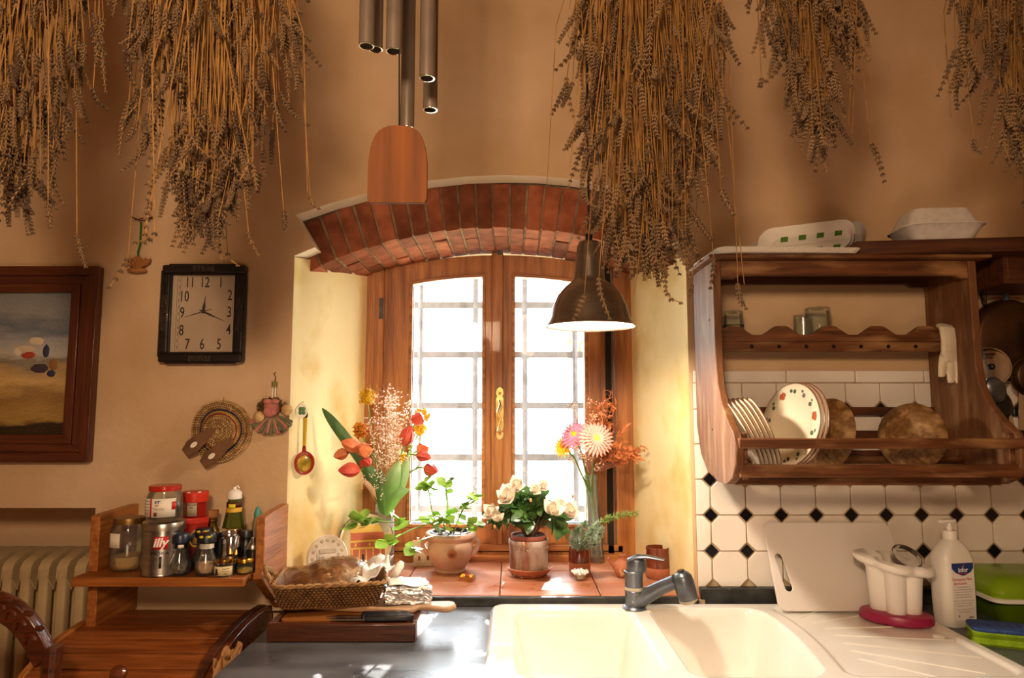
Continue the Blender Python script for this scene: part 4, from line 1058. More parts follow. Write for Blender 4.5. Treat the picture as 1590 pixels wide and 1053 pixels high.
# red tin box
bxp = at(297, 880, 1.90)
t = thing('red_tin_box', 'dark red square tin with oval picture behind the grinders on the spice shelf', 'tin', (bxp.x, 1.905, ZSH + .0006), (0, 0, R(28)))
bx(-.033, .033, -.033, .033, 0, .122).build('body', m_redtin, t, bevel=.003); bx(-.0345, .0345, -.0345, .0345, .108, .126).build('lid', m_redlid, t, bevel=.003)
MB().lathe([(0, .0), (.017, 0), (.017, .0006), (0, .0006)], 24, M=Matrix.Translation((0.004, -.0332, .072)) @ Matrix.Diagonal((1, 1, 1.35, 1)) @ Matrix.Rotation(PI / 2, 4, 'X')).build('gold_oval', m_gold, t)
MB().lathe([(0, .0), (.013, 0), (.013, .0006), (0, .0006)], 24, M=Matrix.Translation((0.004, -.0338, .072)) @ Matrix.Diagonal((1, 1, 1.4, 1)) @ Matrix.Rotation(PI / 2, 4, 'X')).build('dark_oval', m_navy, t)
MB().prism([(-.006, .058), (.012, .058), (.009, .075), (.004, .084), (-.001, .075)], 'y', -.0346, -.034).build('bust_print', m_brownlid, t)
bx(-.0338, -.0332, -.026, .012, .04, .1).build('side_label', m_grey, t)
# red topped container on it
t = thing('red_topped_canister', 'small canister with bright red lid standing on the red tin box', 'canister', (bxp.x, 1.905, ZSH + .127), (0, 0, R(10)))
lt([(0, 0), (.029, 0), (.030, .002), (.030, .045), (0, .045)], 6).build('body', m_redtin, t, ang=20)
patch(t, 'paper_label', mat('grey_paper', 'a89a80', rough=.7), .0302, R(-24), R(24), .004, .042)
lettering('Pepe nero', .0062, m_ink, t, (0, 0, .034), radius=.0312); lettering('Bio', .0062, m_ink, t, (0, 0, .027), radius=.0312)
lt([(.034, .040), (.0345, .042), (.0345, .065), (.033, .067), (0, .067)], 28).build('lid', mat('bright_red_lid', 'c8301a', rough=.35), t)
for a in (R(-60), R(-20), R(25)):
    patch(t, 'white_tab', m_pw, .0346, a, a + .22, .0655, .069)
# grinders
def grinder(label, p, cap, fill, h=1, band=None, dots=False):
    t = thing('spice_grinder', label, 'grinder', p, group='spice grinders')
    jarbody(t, [(0, 0), (.022, 0), (.0275, .008), (.0285, .02), (.026, .034), (.0185, .052), (.0165, .062), (.0165, .072), (.0150, .072), (.015, .062), (.017, .05), (.0245, .034), (.027, .02), (.021, .006), (0, .004)])
    lt([(0, .004), (.0205, .007), (.0265, .02), (.0255, .028), (0, .034)], 20).build('contents', fill, t)
    lt([(.0172, .066), (.0172, .078), (.016, .079), (0, .079)], 20).build('neck_band', band or m_black, t)
    lt([(.021, .079), (.0225, .081), (.0225, .098), (.019, .103), (0, .104)], 24).build('cap', cap, t)
    if dots:
        b = MB()
        for a, c in ((-.2, 0), (.5, 1)): b.ball((.021 * S(a), -.021 * CO(a), .096), .006, 8, 5, (1.3, .4, .6))
        b.build('yellow_mark', mat('yellow_print', 'e0cc20', rough=.5) if 'yellow_print' not in bpy.data.materials else bpy.data.materials['yellow_print'], t)
    return t
m_pepper = mat('dark_peppercorns', '3d3024', '6d5a40', rough=.9, scale=150); m_salt = mat('pink_salt', 'd6a880', 'b98a66', rough=.8, scale=120)
g1 = grinder('clear spice grinder with a plain black cap in front of the coffee tin', on(279, 1.785), m_navy, m_pepper)
patch(g1, 'printed_band', m_paper, .0174, R(5), R(50), .068, .076)
g2 = grinder('spice grinder with a yellow marked cap behind the other grinders', on(315, 1.86), m_black, m_pepper, dots=True)
g3 = grinder('spice grinder filled with pink salt with a yellow marked cap in front', on(320, 1.785), m_black, m_salt, band=m_paper, dots=True)
for k in range(7): patch(g3, 'bar_line', m_ink, .0175, R(-30 + 11 * k), R(-27 + 11 * k), .068, .077, n=2)
# cork bottle
t = thing('corked_bottle', 'small oil bottle with a cork stopper and tied neck behind the grinders', 'bottle', on(327, 1.935))
jarbody(t, [(0, 0), (.028, 0), (.030, .01), (.030, .05), (.024, .075), (.012, .095), (.0105, .105), (.013, .115), (.011, .118), (0, .118)], glassmat('yellow_oil', (.8, .65, .3, 1), .2, body=.25, bodycol=lin('8a6a20')))
lt([(.0125, .106), (.014, .109), (.0125, .113)], 16, close=False).build('twine', m_brownlid, t)
lt([(.012, .118), (.0145, .120), (.0150, .138), (0, .139)], 16).build('cork', mat('cork', 'b98450', '9a6a3c', rough=.9, scale=60), t)
# sauce bottle
t = thing('sauce_bottle', 'tall green sauce bottle with a cream cap and yellow neck label', 'bottle', on(360, 1.925))
jarbody(t, [(0, 0), (.028, 0), (.031, .006), (.031, .075), (.029, .095), (.0225, .128), (.0185, .150), (.0165, .165), (.0165, .172), (0, .172)], m_glass_green)
patch(t, 'dark_neck_label', mat('maroon_print', '4a1810', rough=.5), .0195, R(-100), R(100), .148, .162, n=16)
b = MB(); b.lathe([(.0212, .136), (.0198, .1495)], 24); b.build('yellow_neck_label', mat('yellow_label', 'd8a838', rough=.5), t)
patch(t, 'round_emblem', bpy.data.materials['yellow_print'], .0208, R(-22), R(30), .146, .158)
lt([(.018, .170), (.0195, .172), (.019, .188), (.013, .194), (.005, .196), (.004, .203), (0, .204)], 20).build('cap', m_pw, t)
MB().tube([(0, 0, .2), (.008, 0, .206), (.012, 0, .199)], .002, 6).build('cap_tab', m_pw, t)
# steel canister
t = thing('steel_shaker', 'tall polished steel shaker behind the small labelled jar', 'shaker', on(358, 1.83))
lt([(0, 0), (.0245, 0), (.0265, .004), (.0275, .088), (.0275, .09)], 32).build('body', m_chrome, t, ang=50)
MB().lathe([(.0285, .086), (.0300, .089), (.0300, .099), (.028, .105), (.012, .107), (0, .107)], 32, M=Matrix.Rotation(R(-3), 4, 'Y')).build('lid', m_chrome, t)
# small label jar
t = thing('mini_jam_jar', 'tiny jar with cream label and gold lid in front of the steel shaker', 'jar', on(349, 1.775))
jarbody(t, [(0, 0), (.0215, 0), (.0235, .003), (.0235, .026), (.021, .033), (0, .033)])
patch(t, 'paper_label', mat('cream_label', 'ddc99a', rough=.7), .0237, R(-75), R(70), .004, .026, n=16)
MB().prism([(-.016, .006), (-.005, .006), (-.007, .011), (-.0085, .0195), (-.0105, .022), (-.0125, .0195), (-.013, .011)], 'y', -.0245, -.0241).build('tower_print', m_ink, t)
for k, s_ in enumerate(('Tapenade', 'Provence', 'olive')): lettering(s_, .0045, m_ink, t, (0, 0, .021 - .006 * k), radius=.0246, ang0=R(28))
lt([(.0215, .032), (.0225, .034), (.0225, .041), (.0210, .0425), (0, .0425)], 24).build('lid', m_gold, t)
# second small gold jar
t = thing('small_gold_jar', 'little squat jar with a shiny gold lid at the right end of the spice shelf', 'jar', on(380, 1.80))
jarbody(t, [(0, 0), (.0195, 0), (.0215, .003), (.0215, .022), (.019, .028), (0, .028)])
lt([(0, .003), (.019, .004), (.019, .012), (0, .013)], 16).build('contents', mat('yellow_mustard', 'b08a2c', rough=.8), t)
lt([(.0205, .027), (.0222, .029), (.0222, .036), (.0205, .0385), (0, .0385)], 24).build('lid', m_gold, t)
# dark bottles behind
t = thing('dark_spice_bottle', 'black glass bottle with a grey screw cap left of the right shelf end', 'bottle', on(381, 1.875))
lt([(0, 0), (.019, 0), (.02, .003), (.02, .065), (.014, .075), (.0125, .078), (0, .078)], 20).build('body', m_black, t); lt([(.0145, .076), (.0155, .078), (.0155, .094), (0, .095)], 20).build('cap', m_pewter, t)
t = thing('round_pepper_mill', 'small dark pepper mill with a round metal top against the right shelf end', 'mill', on(392, 1.83))
lt([(0, 0), (.016, 0), (.0175, .004), (.014, .03), (.017, .05), (.017, .056), (0, .056)], 20).build('body', m_black, t); lt([(.019, .056), (.019, .06), (.014, .07), (.008, .078), (.006, .084), (0, .085)], 20).build('top', m_steel, t)
t = thing('teal_capped_bottle', 'slim bottle with a pointed teal cap at the back right of the spice shelf', 'bottle', on(397, 1.945))
lt([(0, 0), (.013, 0), (.014, .003), (.014, .10), (.008, .12), (0, .12)], 20).build('body', m_glass, t); lt([(.0095, .116), (.0095, .128), (.004, .145), (0, .148)], 16).build('cap', mat('teal_plastic', '3f8a80', rough=.4), t)
t = thing('navy_canister', 'dark blue small canister left of the steel shaker', 'canister', on(342, 1.87))
lt([(0, 0), (.019, 0), (.02, .003), (.02, .068), (0, .068)], 24).build('body', m_navy, t); lt([(.021, .068), (.021, .086), (.019, .088), (0, .088)], 24).build('lid', m_black, t)

# ================================================================== bread bin
bb0, bb1 = -1.092, -.712
bn = thing('roll_top_bread_bin', 'brown wooden roll-top bread bin with slatted lid under the spice shelf', 'bread bin', (0, 0, .62))
zb = .62
pf = [(1.955, .886), (1.88, .891), (1.80, .890), (1.73, .882), (1.67, .869), (1.62, .850), (1.585, .829)]
pf = [(y, z - zb + .006) for y, z in pf]
SE = pf + [(1.575, .0), (1.97, .0), (1.97, pf[0][1])]
sidep = [(1.975, pf[0][1] + .006), (1.88, pf[1][1] + .007), (1.80, pf[2][1] + .007), (1.73, pf[3][1] + .007), (1.66, pf[4][1] + .005), (1.60, pf[5][1] - .004), (1.56, pf[5][1] - .035), (1.535, pf[5][1] - .08), (1.53, 0), (1.975, 0)]
MB().prism(sidep, 'x', bb0 - .016, bb0 - .001).build('side_panel', m_piney, bn, bevel=.002); MB().prism(sidep, 'x', bb1 + .024, bb1 + .042).build('side_panel', m_walnut, bn, bevel=.002)
MB().prism([(y, z + .002) for y, z in sidep[:8]] + [(y + .01, z - .016) for y, z in reversed(sidep[:8])], 'x', bb1 + .002, bb1 + .023).build('lid_track', m_darkwood, bn, bevel=.001)
m_slat = wood('bin_slat_wood', '9a5626', '6d3612', 'x', rough=.38, sc=6, coat=.2, rand=.12)
lid = empty('lid'); lid.parent = bn
for k in range(len(pf) - 1):
    (y0, z0), (y1, z1) = pf[k], pf[k + 1]; d = Vector((y1 - y0, z1 - z0)); L_ = d.length; d.normalize(); g_s = .0015
    n2 = Vector((d.y, -d.x)); n2 = n2 if n2.y > 0 else -n2
    p_ = [Vector((y0, z0)) + d * g_s, Vector((y1, z1)) - d * g_s]
    q_ = [p_[1] - n2 * .012, p_[0] - n2 * .012]
    MB().prism([tuple(v) for v in p_ + q_], 'x', bb0, bb1).build('slat', m_slat, lid, bevel=.002)
(y1, z1) = pf[-1]
kb = MB().lathe([(0, 0), (.008, 0), (.008, .010), (.016, .013), (.0175, .018), (.013, .023), (0, .025)], 24, M=Matrix.Translation((at(188, 1028, 1.60).x, 1.603, pf[5][1] - .006)) @ Matrix.Rotation(R(58), 4, 'X'))
kb.build('knob', m_walnut, lid)
bx(bb0, bb1, 1.54, 1.965, .0, .012).build('floor_board', m_piney, bn); bx(bb0, bb1, 1.955, 1.967, .012, pf[0][1] - .014).build('back_board', m_pine, bn)
bx(bb0, bb1, 1.582, 1.60, pf[-1][1] - .035, pf[-1][1] - .012).build('lid_lip', m_slat, bn)
# table below it
st = thing('side_table', 'small wooden side table carrying the bread bin at the lower left', 'table', (0, 0, 0))
bx(bb0 - .04, bb1 + .05, 1.49, 1.985, .59, .619).build('top', m_walnut, st, bevel=.003)
for x in (bb0 - .02, bb1 - .005):
    for y in (1.52, 1.93): bx(x, x + .04, y, y + .04, 0, .59).build('leg', m_walnut, st, bevel=.003)
# crumpled paper bag between bin and worktop
def pbag(u, v):
    a = 2 * PI * u; rr = 1 + .12 * S(7 * a + v * 6) + .08 * S(13 * a + v * 11); hgt = .30 * v
    return (.022 * CO(a) * rr * (1 - .2 * v), .085 * S(a) * rr * (1 - .25 * v), hgt + .010 * S(5 * a) * v)
o = MB().grid(pbag, 48, 14).build('paper_bag', mat('kraft_paper', 'a3713f', '8a5a2e', rough=.85, scale=8, bump=.9, bscale=25), ang=25, solid=.001)
o.location = (-.640, 1.63, .6); tag(o, 'crumpled brown paper bag standing between the bread bin and the worktop', 'bag')
o.location = (-.6405, 1.60, .619); o.scale = (.75, 1, .93)

# ================================================================== carved chair
ch = thing('carved_chair', 'dark carved wooden chair with an arched crest before the radiator', 'chair', (-1.103, 1.44, 0))
m_ch = wood('chair_wood', '5c2a12', '35150a', 'x', rough=.3, sc=6, coat=.4)
zc_ = at(50, 918, 1.44).z; cxr = -.145
def crest(t):
    x = -.172 + .344 * t; z = zc_ - .12 * abs(2 * t - 1) ** 2.8; return x, z
b = MB(); n_ = 24; vs = []; 
for i in range(n_ + 1):
    t = i / n_; x, z = crest(t); thk = .052 - .012 * abs(2 * t - 1); s_ = .8 * (2 * t - 1)
    nx2, nz2 = S(s_), CO(s_)
    for (o1, y) in ((0, -.012), (0.004, 0), (0, .016), (-thk, .016), (-thk - .004, 0), (-thk, -.012)):
        vs.append((x + nx2 * o1, y, z + nz2 * o1))
b.add(vs, [(i * 6 + k, i * 6 + (k + 1) % 6, (i + 1) * 6 + (k + 1) % 6, (i + 1) * 6 + k) for i in range(n_) for k in range(6)] + [(0, 1, 2, 3, 4, 5), tuple(n_ * 6 + k for k in range(6))])
cr = b.build('crest_rail', m_ch, ch, ang=50, bevel=.002)
b = MB()
for i in range(13):
    t = .08 + .84 * i / 12; x, z = crest(t); a = .8 * (2 * t - 1)
    if abs(i - 6) < 1: continue
    s_ = -1 if i < 6 else 1
    pts = []
    for k in range(9):
        q = k / 8 * 4.2; rr = .014 * (1 - k / 11)
        pts.append((x - S(a) * .024 + s_ * rr * CO(q), -.014, z - CO(a) * .024 + rr * S(q)))
    b.tube(pts, [.0045] * 8 + [.006], 6)
    b.ball((x, -.006, z + .002), .010, 8, 5, (1.2, .8, .6))
x, z = crest(.5)
for k in range(7): a = PI * k / 6; b.ball((x + .022 * CO(a), -.014, z - .03 + .024 * S(a)), .009, 8, 5, (1, .6, 1.3))
b.ball((x, -.016, z - .028), .013, 10, 6, (1, .6, 1))
b.build('carving', m_ch, cr)
for s_ in (-1, 1):
    x, z = crest(0 if s_ < 0 else 1)
    MB().tube([(x, 0, z + .012), (x * .98, .0, z - .12), (x * .9, -.01, .62), (x * .88, -.02, .45)], [.019, .017, .017, .02], 10).build('back_post', m_ch, ch)
    MB().tube([(x * .88, -.02, .45), (x * .9, .0, .25), (x * .98, .05, 0)], [.02, .018, .015], 10).build('leg', m_ch, ch)
    MB().tube([(x * .95, -.42, .43), (x * 1.05, -.44, .32), (x * .9, -.43, .15), (x * .98, -.45, 0)], [.026, .024, .016, .02], 10).build('leg', m_ch, ch)
MB().prism(rrect(-.24, .24, -.46, .01, .05, 5), 'z', .42, .47).build('seat', mat('seat_fabric', '7a4a2a', '5c3520', rough=.9, scale=40), ch, bevel=.015)
MB().tube([(-.19, 0, .62), (.19, 0, .62)], .016, 8).build('lower_rail', m_ch, ch)
MB().prism([(-.04, .63), (.04, .63), (.06, .75), (.035, .83), (.05, zc_ - .05), (-.05, zc_ - .05), (-.035, .83), (-.06, .75)], 'y', -.006, .006).build('splat', m_ch, ch, bevel=.003)

# ================================================================== tray box, boards, knives, basket, foil
m_traybox = wood('tray_wood', '5e3018', '3a1a0c', 'x', rough=.35, sc=5, coat=.25)
tx0, tx1 = at(414, 983, 1.662).x, at(645, 983, 1.662).x
tb = thing('wooden_tray', 'dark brown wooden tray box on the worktop under the wicker basket', 'tray', (0, 0, ZC))
ty0, ty1 = 1.662, 1.935; th_ = .043
bx(tx0, tx1, ty0, ty0 + .018, 0, th_).build('front_side', m_traybox, tb, bevel=.004); bx(tx0, tx1, ty1 - .018, ty1, 0, th_).build('back_side', m_traybox, tb, bevel=.004)
bx(tx0, tx0 + .018, ty0 + .018, ty1 - .018, 0, th_).build('left_side', m_traybox, tb, bevel=.003); bx(tx1 - .018, tx1, ty0 + .018, ty1 - .018, 0, th_).build('right_side', m_traybox, tb, bevel=.003)
bx(tx0 + .018, tx1 - .018, ty0 + .018, ty1 - .018, .0, .008).build('bottom', m_traybox, tb)
cb = thing('grooved_cutting_board', 'orange wooden cutting board with grooves lying in the dark tray', 'cutting board', (tx0 + .022, ty0 + .022, ZC + .009))
wB, dB = tx1 - tx0 - .044, ty1 - ty0 - .044
MB().prism(rrect(0, wB, 0, dB, .015, 4), 'z', 0, .036).build('board', m_olive, cb, bevel=.004)
b = MB()
for k in range(4): b.box(.02, wB - .02, dB * .3 + .034 * k, dB * .3 + .034 * k + .006, .0355, .0375)
b.build('groove', m_walnut, cb)
pb = thing('paddle_board', 'wooden paddle board with pale rounded handle sticking out right of the tray', 'paddle board', (tx1 - .14, ty0 + .13, ZC + .0463), (0, 0, R(-8)))
pts = [(-.12, -.055), (.12, -.055), (.135, -.04), (.14, -.022), (.165, -.022), (.200, -.03), (.222, -.022), (.23, 0), (.222, .022), (.200, .03), (.165, .022), (.14, .022), (.135, .04), (.12, .055), (-.12, .055)]
MB().prism(pts, 'z', 0, .014).build('blade', wood('pale_board_wood', 'c9a684', 'a67f5c', 'x', rough=.45, sc=6), pb, bevel=.005)
pb2 = thing('dark_paddle_board', 'dark wooden board handle sticking out left of the tray', 'paddle board', (tx0 + .17, ty0 + .15, ZC + .0463), (0, 0, R(180 + 4)))
MB().prism([(x * .9, y * .75) for x, y in pts], 'z', 0, .012).build('blade', m_walnut, pb2, bevel=.004)
def knife(label, y, x0, x1, rot, z):
    t = thing('kitchen_knife', label, 'knife', (x0, y, z), (0, 0, rot), 'knives on the tray')
    L_ = x1 - x0
    MB().prism([(L_ * .45, -.001), (L_ * .45, .018), (.03, .016), (0, .004)], 'z', 0, .0018).build('blade', m_chrome, t)
    MB().prism([(L_ * .42, -.003), (L_ * .9, -.006), (L_, -.002), (L_, .012), (L_ * .9, .018), (L_ * .42, .018)], 'z', -.003, .010).build('handle', m_black, t, bevel=.003)
    for q in (.55, .7, .85): MB().ball((L_ * q, .007, .010), .0022, 8, 4, (1, 1, .5)).build('rivet', m_chrome, t)
knife('long knife with black handle lying on the front edge of the tray', ty0 + .001, -.43, -.232, R(4), ZC + .049)
knife('second black handled knife just behind the front one on the tray', ty0 + .025, -.445, -.245, R(3), ZC + .049)
# basket
bk = thing('wicker_basket', 'brown wicker bread basket with looped handle on the wooden boards', 'basket', (-.462, 1.805, ZC + .061), (0, 0, R(10)))
m_wick = mat('wicker', '8a6138', '5c3c1e', rough=.6, scale=60, lo=.3, hi=.7); m_wick2 = mat('wicker_light', 'a67c4a', '7d5a34', rough=.55, scale=60)
WB2, DB2, HB2 = .27, .20, .055
Tm = []; peri = rrect(-.5, .5, -.5, .5, .12, 6)
def perim(s_, w_, d_):
    L = [0]; P = [Vector((x * w_, y * d_)) for x, y in peri]; P.append(P[0])
    for i in range(len(P) - 1): L.append(L[-1] + (P[i + 1] - P[i]).length)
    s_ = (s_ % 1) * L[-1]
    for i in range(len(P) - 1):
        if L[i + 1] >= s_:
            return P[i].lerp(P[i + 1], (s_ - L[i]) / max(1e-9, L[i + 1] - L[i])), (P[i + 1] - P[i]).normalized()
    return P[0], Vector((1, 0))
rows = 9; nst = 84
for r in range(rows):
    z = .005 + HB2 * r / rows; f_ = .86 + .14 * r / rows
    for k in range(nst):
        p, d = perim((k + .5 * (r % 2)) / nst, WB2 * f_, DB2 * f_); nrm = Vector((d.y, -d.x))
        q = p + nrm * (.0015 if True else 0)
        Tm.append(np.array(TM((q.x, q.y, z), (d.x, d.y, .25), (.0028, .0034, .0052))))
me = instmesh('weave', [(a * 1, b_ * 1, c * 1) for a, b_, c in [(1, 0, 0), (0, 1, 0), (-1, 0, 0), (0, -1, 0), (0, 0, 1.2), (0, 0, -1.2)]], DIA_F, Tm, m_wick, True)
o = link('weave', me, bk); o['kind'] = 'stuff'
loft([[(perim(k / 48, WB2 * f_, DB2 * f_)[0].x, perim(k / 48, WB2 * f_, DB2 * f_)[0].y, z) for k in range(48)] for f_, z in ((.84, .0), (.98, HB2), (.965, HB2), (.82, .004))]).build('liner', m_wick, bk)
for zz_, ph in ((HB2 + .003, 0), (HB2 + .003, PI)):
    pts = []
    for k in range(180):
        p, d = perim(k / 179, WB2 * 1.0, DB2 * 1.0); nrm = Vector((d.y, -d.x)); a = k * .75 + ph
        pts.append((p.x + nrm.x * .0032 * CO(a), p.y + nrm.y * .0032 * CO(a), zz_ + .0032 * S(a)))
    MB().tube(pts, .0034, 6, cap=False).build('rim_braid', m_wick2, bk)
for s_ in (-1,):
    for off in (0, 1):
        pts = []
        for k in range(17):
            a = PI * k / 16; pts.append((s_ * (WB2 / 2 + .008 + .022 * S(a)) , -.04 + .08 * (k / 16) + 0, HB2 + .028 * S(a) + .004 * CO(k * 2 + off * PI)))
        MB().tube(pts, .0055, 8).build('handle', m_wick2, bk)
# loaf wrapped in film inside
def domefn(u, v):
    a = 2 * PI * u; r = v
    w_ = (.128 - .004 * S(5 * a)) * CO(PI / 2 * (1 - r)) ; 
    x = .118 * CO(a) * S(PI / 2 * v); y = .078 * S(a) * S(PI / 2 * v); z = (.090 + .16 * x) * CO(PI / 2 * v) ** .7 if v < 1 else 0
    bump = .0022 * (S(31 * x * 30 + 7 * y * 40) * S(y * 900 + 3)) + .002 * S(x * 140 + y * 60)
    return (x, y, z + bump * (1 - v * .3))
lf = thing('wrapped_loaf', 'round brown loaf wrapped in shiny crinkled clear film in the basket', 'bread', (-.468, 1.803, ZC + .067), (0, 0, R(12)))
MB().grid(domefn, 90, 26).build('loaf', mat('bread_crust', '8a5a34', '4e2c16', rough=.3, scale=45, bump=1, bscale=110, coat=1), lf, ang=80)
Tm = []
m_film = mat('crinkled_film', 'd0a878', rough=.10, metal=.9, trans=0, alpha=.22, bump=1, bscale=110, spec=1, coat=1)
o = MB().grid(lambda u, v: tuple(Vector(domefn(u, v)) * 1.035 + Vector((0, 0, .002 + .0015 * S(u * 80) * S(v * 40)))), 90, 26).build('cling_film', m_film, lf, ang=25)
ts = MB(); q = random.Random(5)
def tissue(cx_, cy_, w_, h_, sd):
    rr = random.Random(sd); ph = [rr.uniform(0, 6) for _ in range(6)]
    def fn(u, v):
        x = cx_ + (u - .5) * w_ + .006 * S(v * 9 + ph[0]); y = cy_ + (v - .5) * h_
        z = .052 + .05 * u * (1 - .3 * v) + .010 * S(u * 11 + ph[1]) * CO(v * 8 + ph[2]) + .006 * S(u * 23 + v * 17 + ph[3])
        return (x, y, z)
    return fn
o = MB().grid(tissue(0, 0, .09, .10, 3), 22, 22).build('paper_napkin', mat('white_napkin', 'f0ece8', rough=.8), solid=.0012, ang=70)
o.location = (-.368, 1.815, ZC + .056); o.scale = (1.2, 1.25, 1.1); o.rotation_euler = (R(8), 0, R(12)); tag(o, 'crumpled bright white paper napkin at the right end of the basket', 'napkin')
rp_ = thing('rolling_handle', 'small wooden handled brush with white wrap sticking up right of the basket', 'brush', (-.330, 1.835, ZC + .067), (0, R(28), R(0)))
lt([(0, 0), (.008, 0), (.0095, .02), (.0085, .045), (0, .045)], 14).build('handle', m_terra, rp_); lt([(.0098, .045), (.0105, .047), (.0105, .083), (.006, .09), (0, .091)], 14).build('wrap', m_white_pl, rp_)
# foil parcel
rr = random.Random(11)
bm = bmesh.new(); bmesh.ops.create_cube(bm, size=1); bmesh.ops.subdivide_edges(bm, edges=bm.edges[:], cuts=9, use_grid_fill=True)
for v in bm.verts:
    v.co = Vector((v.co.x * .115, v.co.y * .085, v.co.z * .046 + .023)); k = 1 - .16 * (abs(v.co.x) / .0575) ** 4
    v.co.z = v.co.z * k; v.co += Vector([rr.uniform(-.0032, .0032) for _ in range(3)])
    if v.co.z < 0: v.co.z = 0
me = bpy.data.meshes.new('foil'); bm.to_mesh(me); bm.free(); m_foil = mat('aluminium_foil', 'dddddd', rough=.16, metal=1, bump=1, bscale=120); me.materials.append(m_foil)
fo = thing('foil_parcel', 'crumpled aluminium foil parcel with a white label beside the basket', 'foil parcel', (-.268, 1.79, ZC + .0615), (0, R(3), R(14)))
link('foil', me, fo)
MB().grid(lambda u, v: ((u - .5) * .10, (v - .5) * .072, .047 + .0018 * S(u * 7) - .004 * abs(u - .5)), 10, 8).build('label', m_paper, fo, solid=.0008)
# ================================================================== on the window sill
def sill_at(px, py): return atz(px, py, ZS)
def scatter_leaves(parent, me, items, name='leaf'):
    for (p, d, s_, roll) in items: link(name, me, parent, TM(p, d, s_, roll))
def V3(r): return Vector((r.gauss(0, 1), r.gauss(0, 1), r.gauss(0, 1)))
# --- plates on the left reveal
def disc(label, name, c, rx, rz, n, mm, cat='plate', thick=.006):
    q = Vector(n).to_track_quat('Z', 'Y'); t = thing(name, label, cat, c, q.to_euler())
    MB().lathe([(0, 0), (.7, 0), (.97, thick * .6), (1, thick), (.97, thick * 1.3), (.8, thick * .7), (0, thick * .5)], 48, M=Matrix.Diagonal((rx, rz, 1, 1))).build('dish', mm, t, ang=50)
    return t
m_relief = mat('relief_ceramic', 'd8cfc8', 'c2b3a6', rough=.3, scale=18)
nn = Vector((.42, -.88, .22)).normalized(); p = at(516, 851, 2.13)
t = disc('pale oval relief plate with a village scene leaning on the left reveal', 'oval_relief_plate', (p.x - .012, 2.125, ZS + .068), .060, .068, nn, m_relief)
b = MB()
for (x, y, w_, h_, d_) in ((-.018, -.012, .016, .034, .004), (0, -.016, .018, .026, .005), (.018, -.012, .015, .03, .004), (0, .02, .05, .012, .003), (-.03, .004, .008, .02, .002), (.032, .002, .008, .02, .002)):
    b.box(x - w_ / 2, x + w_ / 2, y - h_ / 2, y + h_ / 2, .002, .004 + d_)
b.build('relief_houses', mat('grey_relief', '9c948c', 'b5aca0', rough=.4, scale=60), t, bevel=.001)
b = MB()
for k in range(16): a = 2 * PI * k / 16; b.ball((.046 * CO(a), .053 * S(a), .006), .005, 8, 4, (1, 1, .5))
b.build('relief_leaves', mat('green_relief', 'a3a07c', 'b59a88', rough=.4, scale=40), t)
bx(-.006, .004, -.03, -.012, .008, .0096).build('dark_door', m_ink, t)
for k, (x, y) in enumerate(((-.034, -.034), (.034, -.034))): MB().ball((x, y, .005), .008, 8, 4, (1, 1, .4)).build('relief_figure', bpy.data.materials['grey_relief'], t)
nn = Vector((.30, -.93, .2)).normalized(); p = at(568, 840, 2.28)
t = disc('plate painted with a red palace facade, dark blue rim, behind the tulip vase', 'painted_palace_plate', (p.x, 2.285, ZS + .088), .088, .088, nn, mat('cream_glaze', 'd9ccb0', rough=.2))
lt([(.0865, .0052), (.089, .006), (.0885, .008), (.0865, .0078)], 48, close=True).build('blue_rim', m_navy, t)
m_pr, m_py = mat('palace_red', 'b8604a', rough=.4), mat('palace_yellow', 'd8b45a', rough=.4)
bx(-.05, .06, -.07, .03, .0045, .0058).build('facade', m_pr, t); b = MB()
for x in (-.045, -.022, .0, .022, .045): b.box(x - .002, x + .002, -.07, -.022, .0058, .0066)
for y in (-.022, .0, .03): b.box(-.052, .062, y - .003, y + .003, .0058, .0068)
for x in (-.034, .011, .034): b.box(x - .003, x + .003, -.016, -.006, .0058, .0066)
b.build('facade_trim', m_py, t); bx(-.014, -.006, -.066, -.04, .0068, .0072).build('dark_door', m_ink, t)
MB().prism([(-.052, .033), (.062, .033), (.045, .05), (-.03, .05)], 'z', .0045, .006).build('painted_roof', m_py, t)

# --- tulip vase
vp = sill_at(596, 878); VX, VY = vp.x, vp.y
tv = thing('tulip_vase', 'clear ribbed glass vase of tulips and dried flowers on the left of the sill', 'vase', (VX, VY, ZS))
m_ribg = glassmat('ribbed_glass', (.95, .97, .95, 1), .15, body=.30, bodycol=(.8, .82, .8, 1))
lt([(0, 0), (.030, 0), (.0315, .003), (.0315, .2), (.0298, .2), (.0295, .008), (0, .006)], 32, rad=None).build('glass', m_ribg, tv, ang=50)
b = MB()
for k in range(9): b.lathe([(.0316, .02 + .019 * k), (.0328, .024 + .019 * k), (.0316, .028 + .019 * k)], 28)
b.build('ribs', m_ribg, tv)
lt([(0, .008), (.0288, .009), (.0288, .09), (0, .0905)], 24).build('water', glassmat('water', (.9, .95, .92, 1), .1, body=.04), tv)
fl = thing('tulip_bouquet', 'bunch of red and orange tulips with dried pink filler in the left vase', 'flowers', (VX, VY, ZS))
L0 = Vector((VX, VY, ZS))
m_tr = mat('tulip_red', 'b8322c', 'd4604a', rough=.5, scale=30, stretch=(1, 1, .3), rand=.1, sss=.15); m_to = mat('tulip_orange', 'd8693c', 'e08a5a', rough=.5, scale=30, stretch=(1, 1, .3), sss=.15)
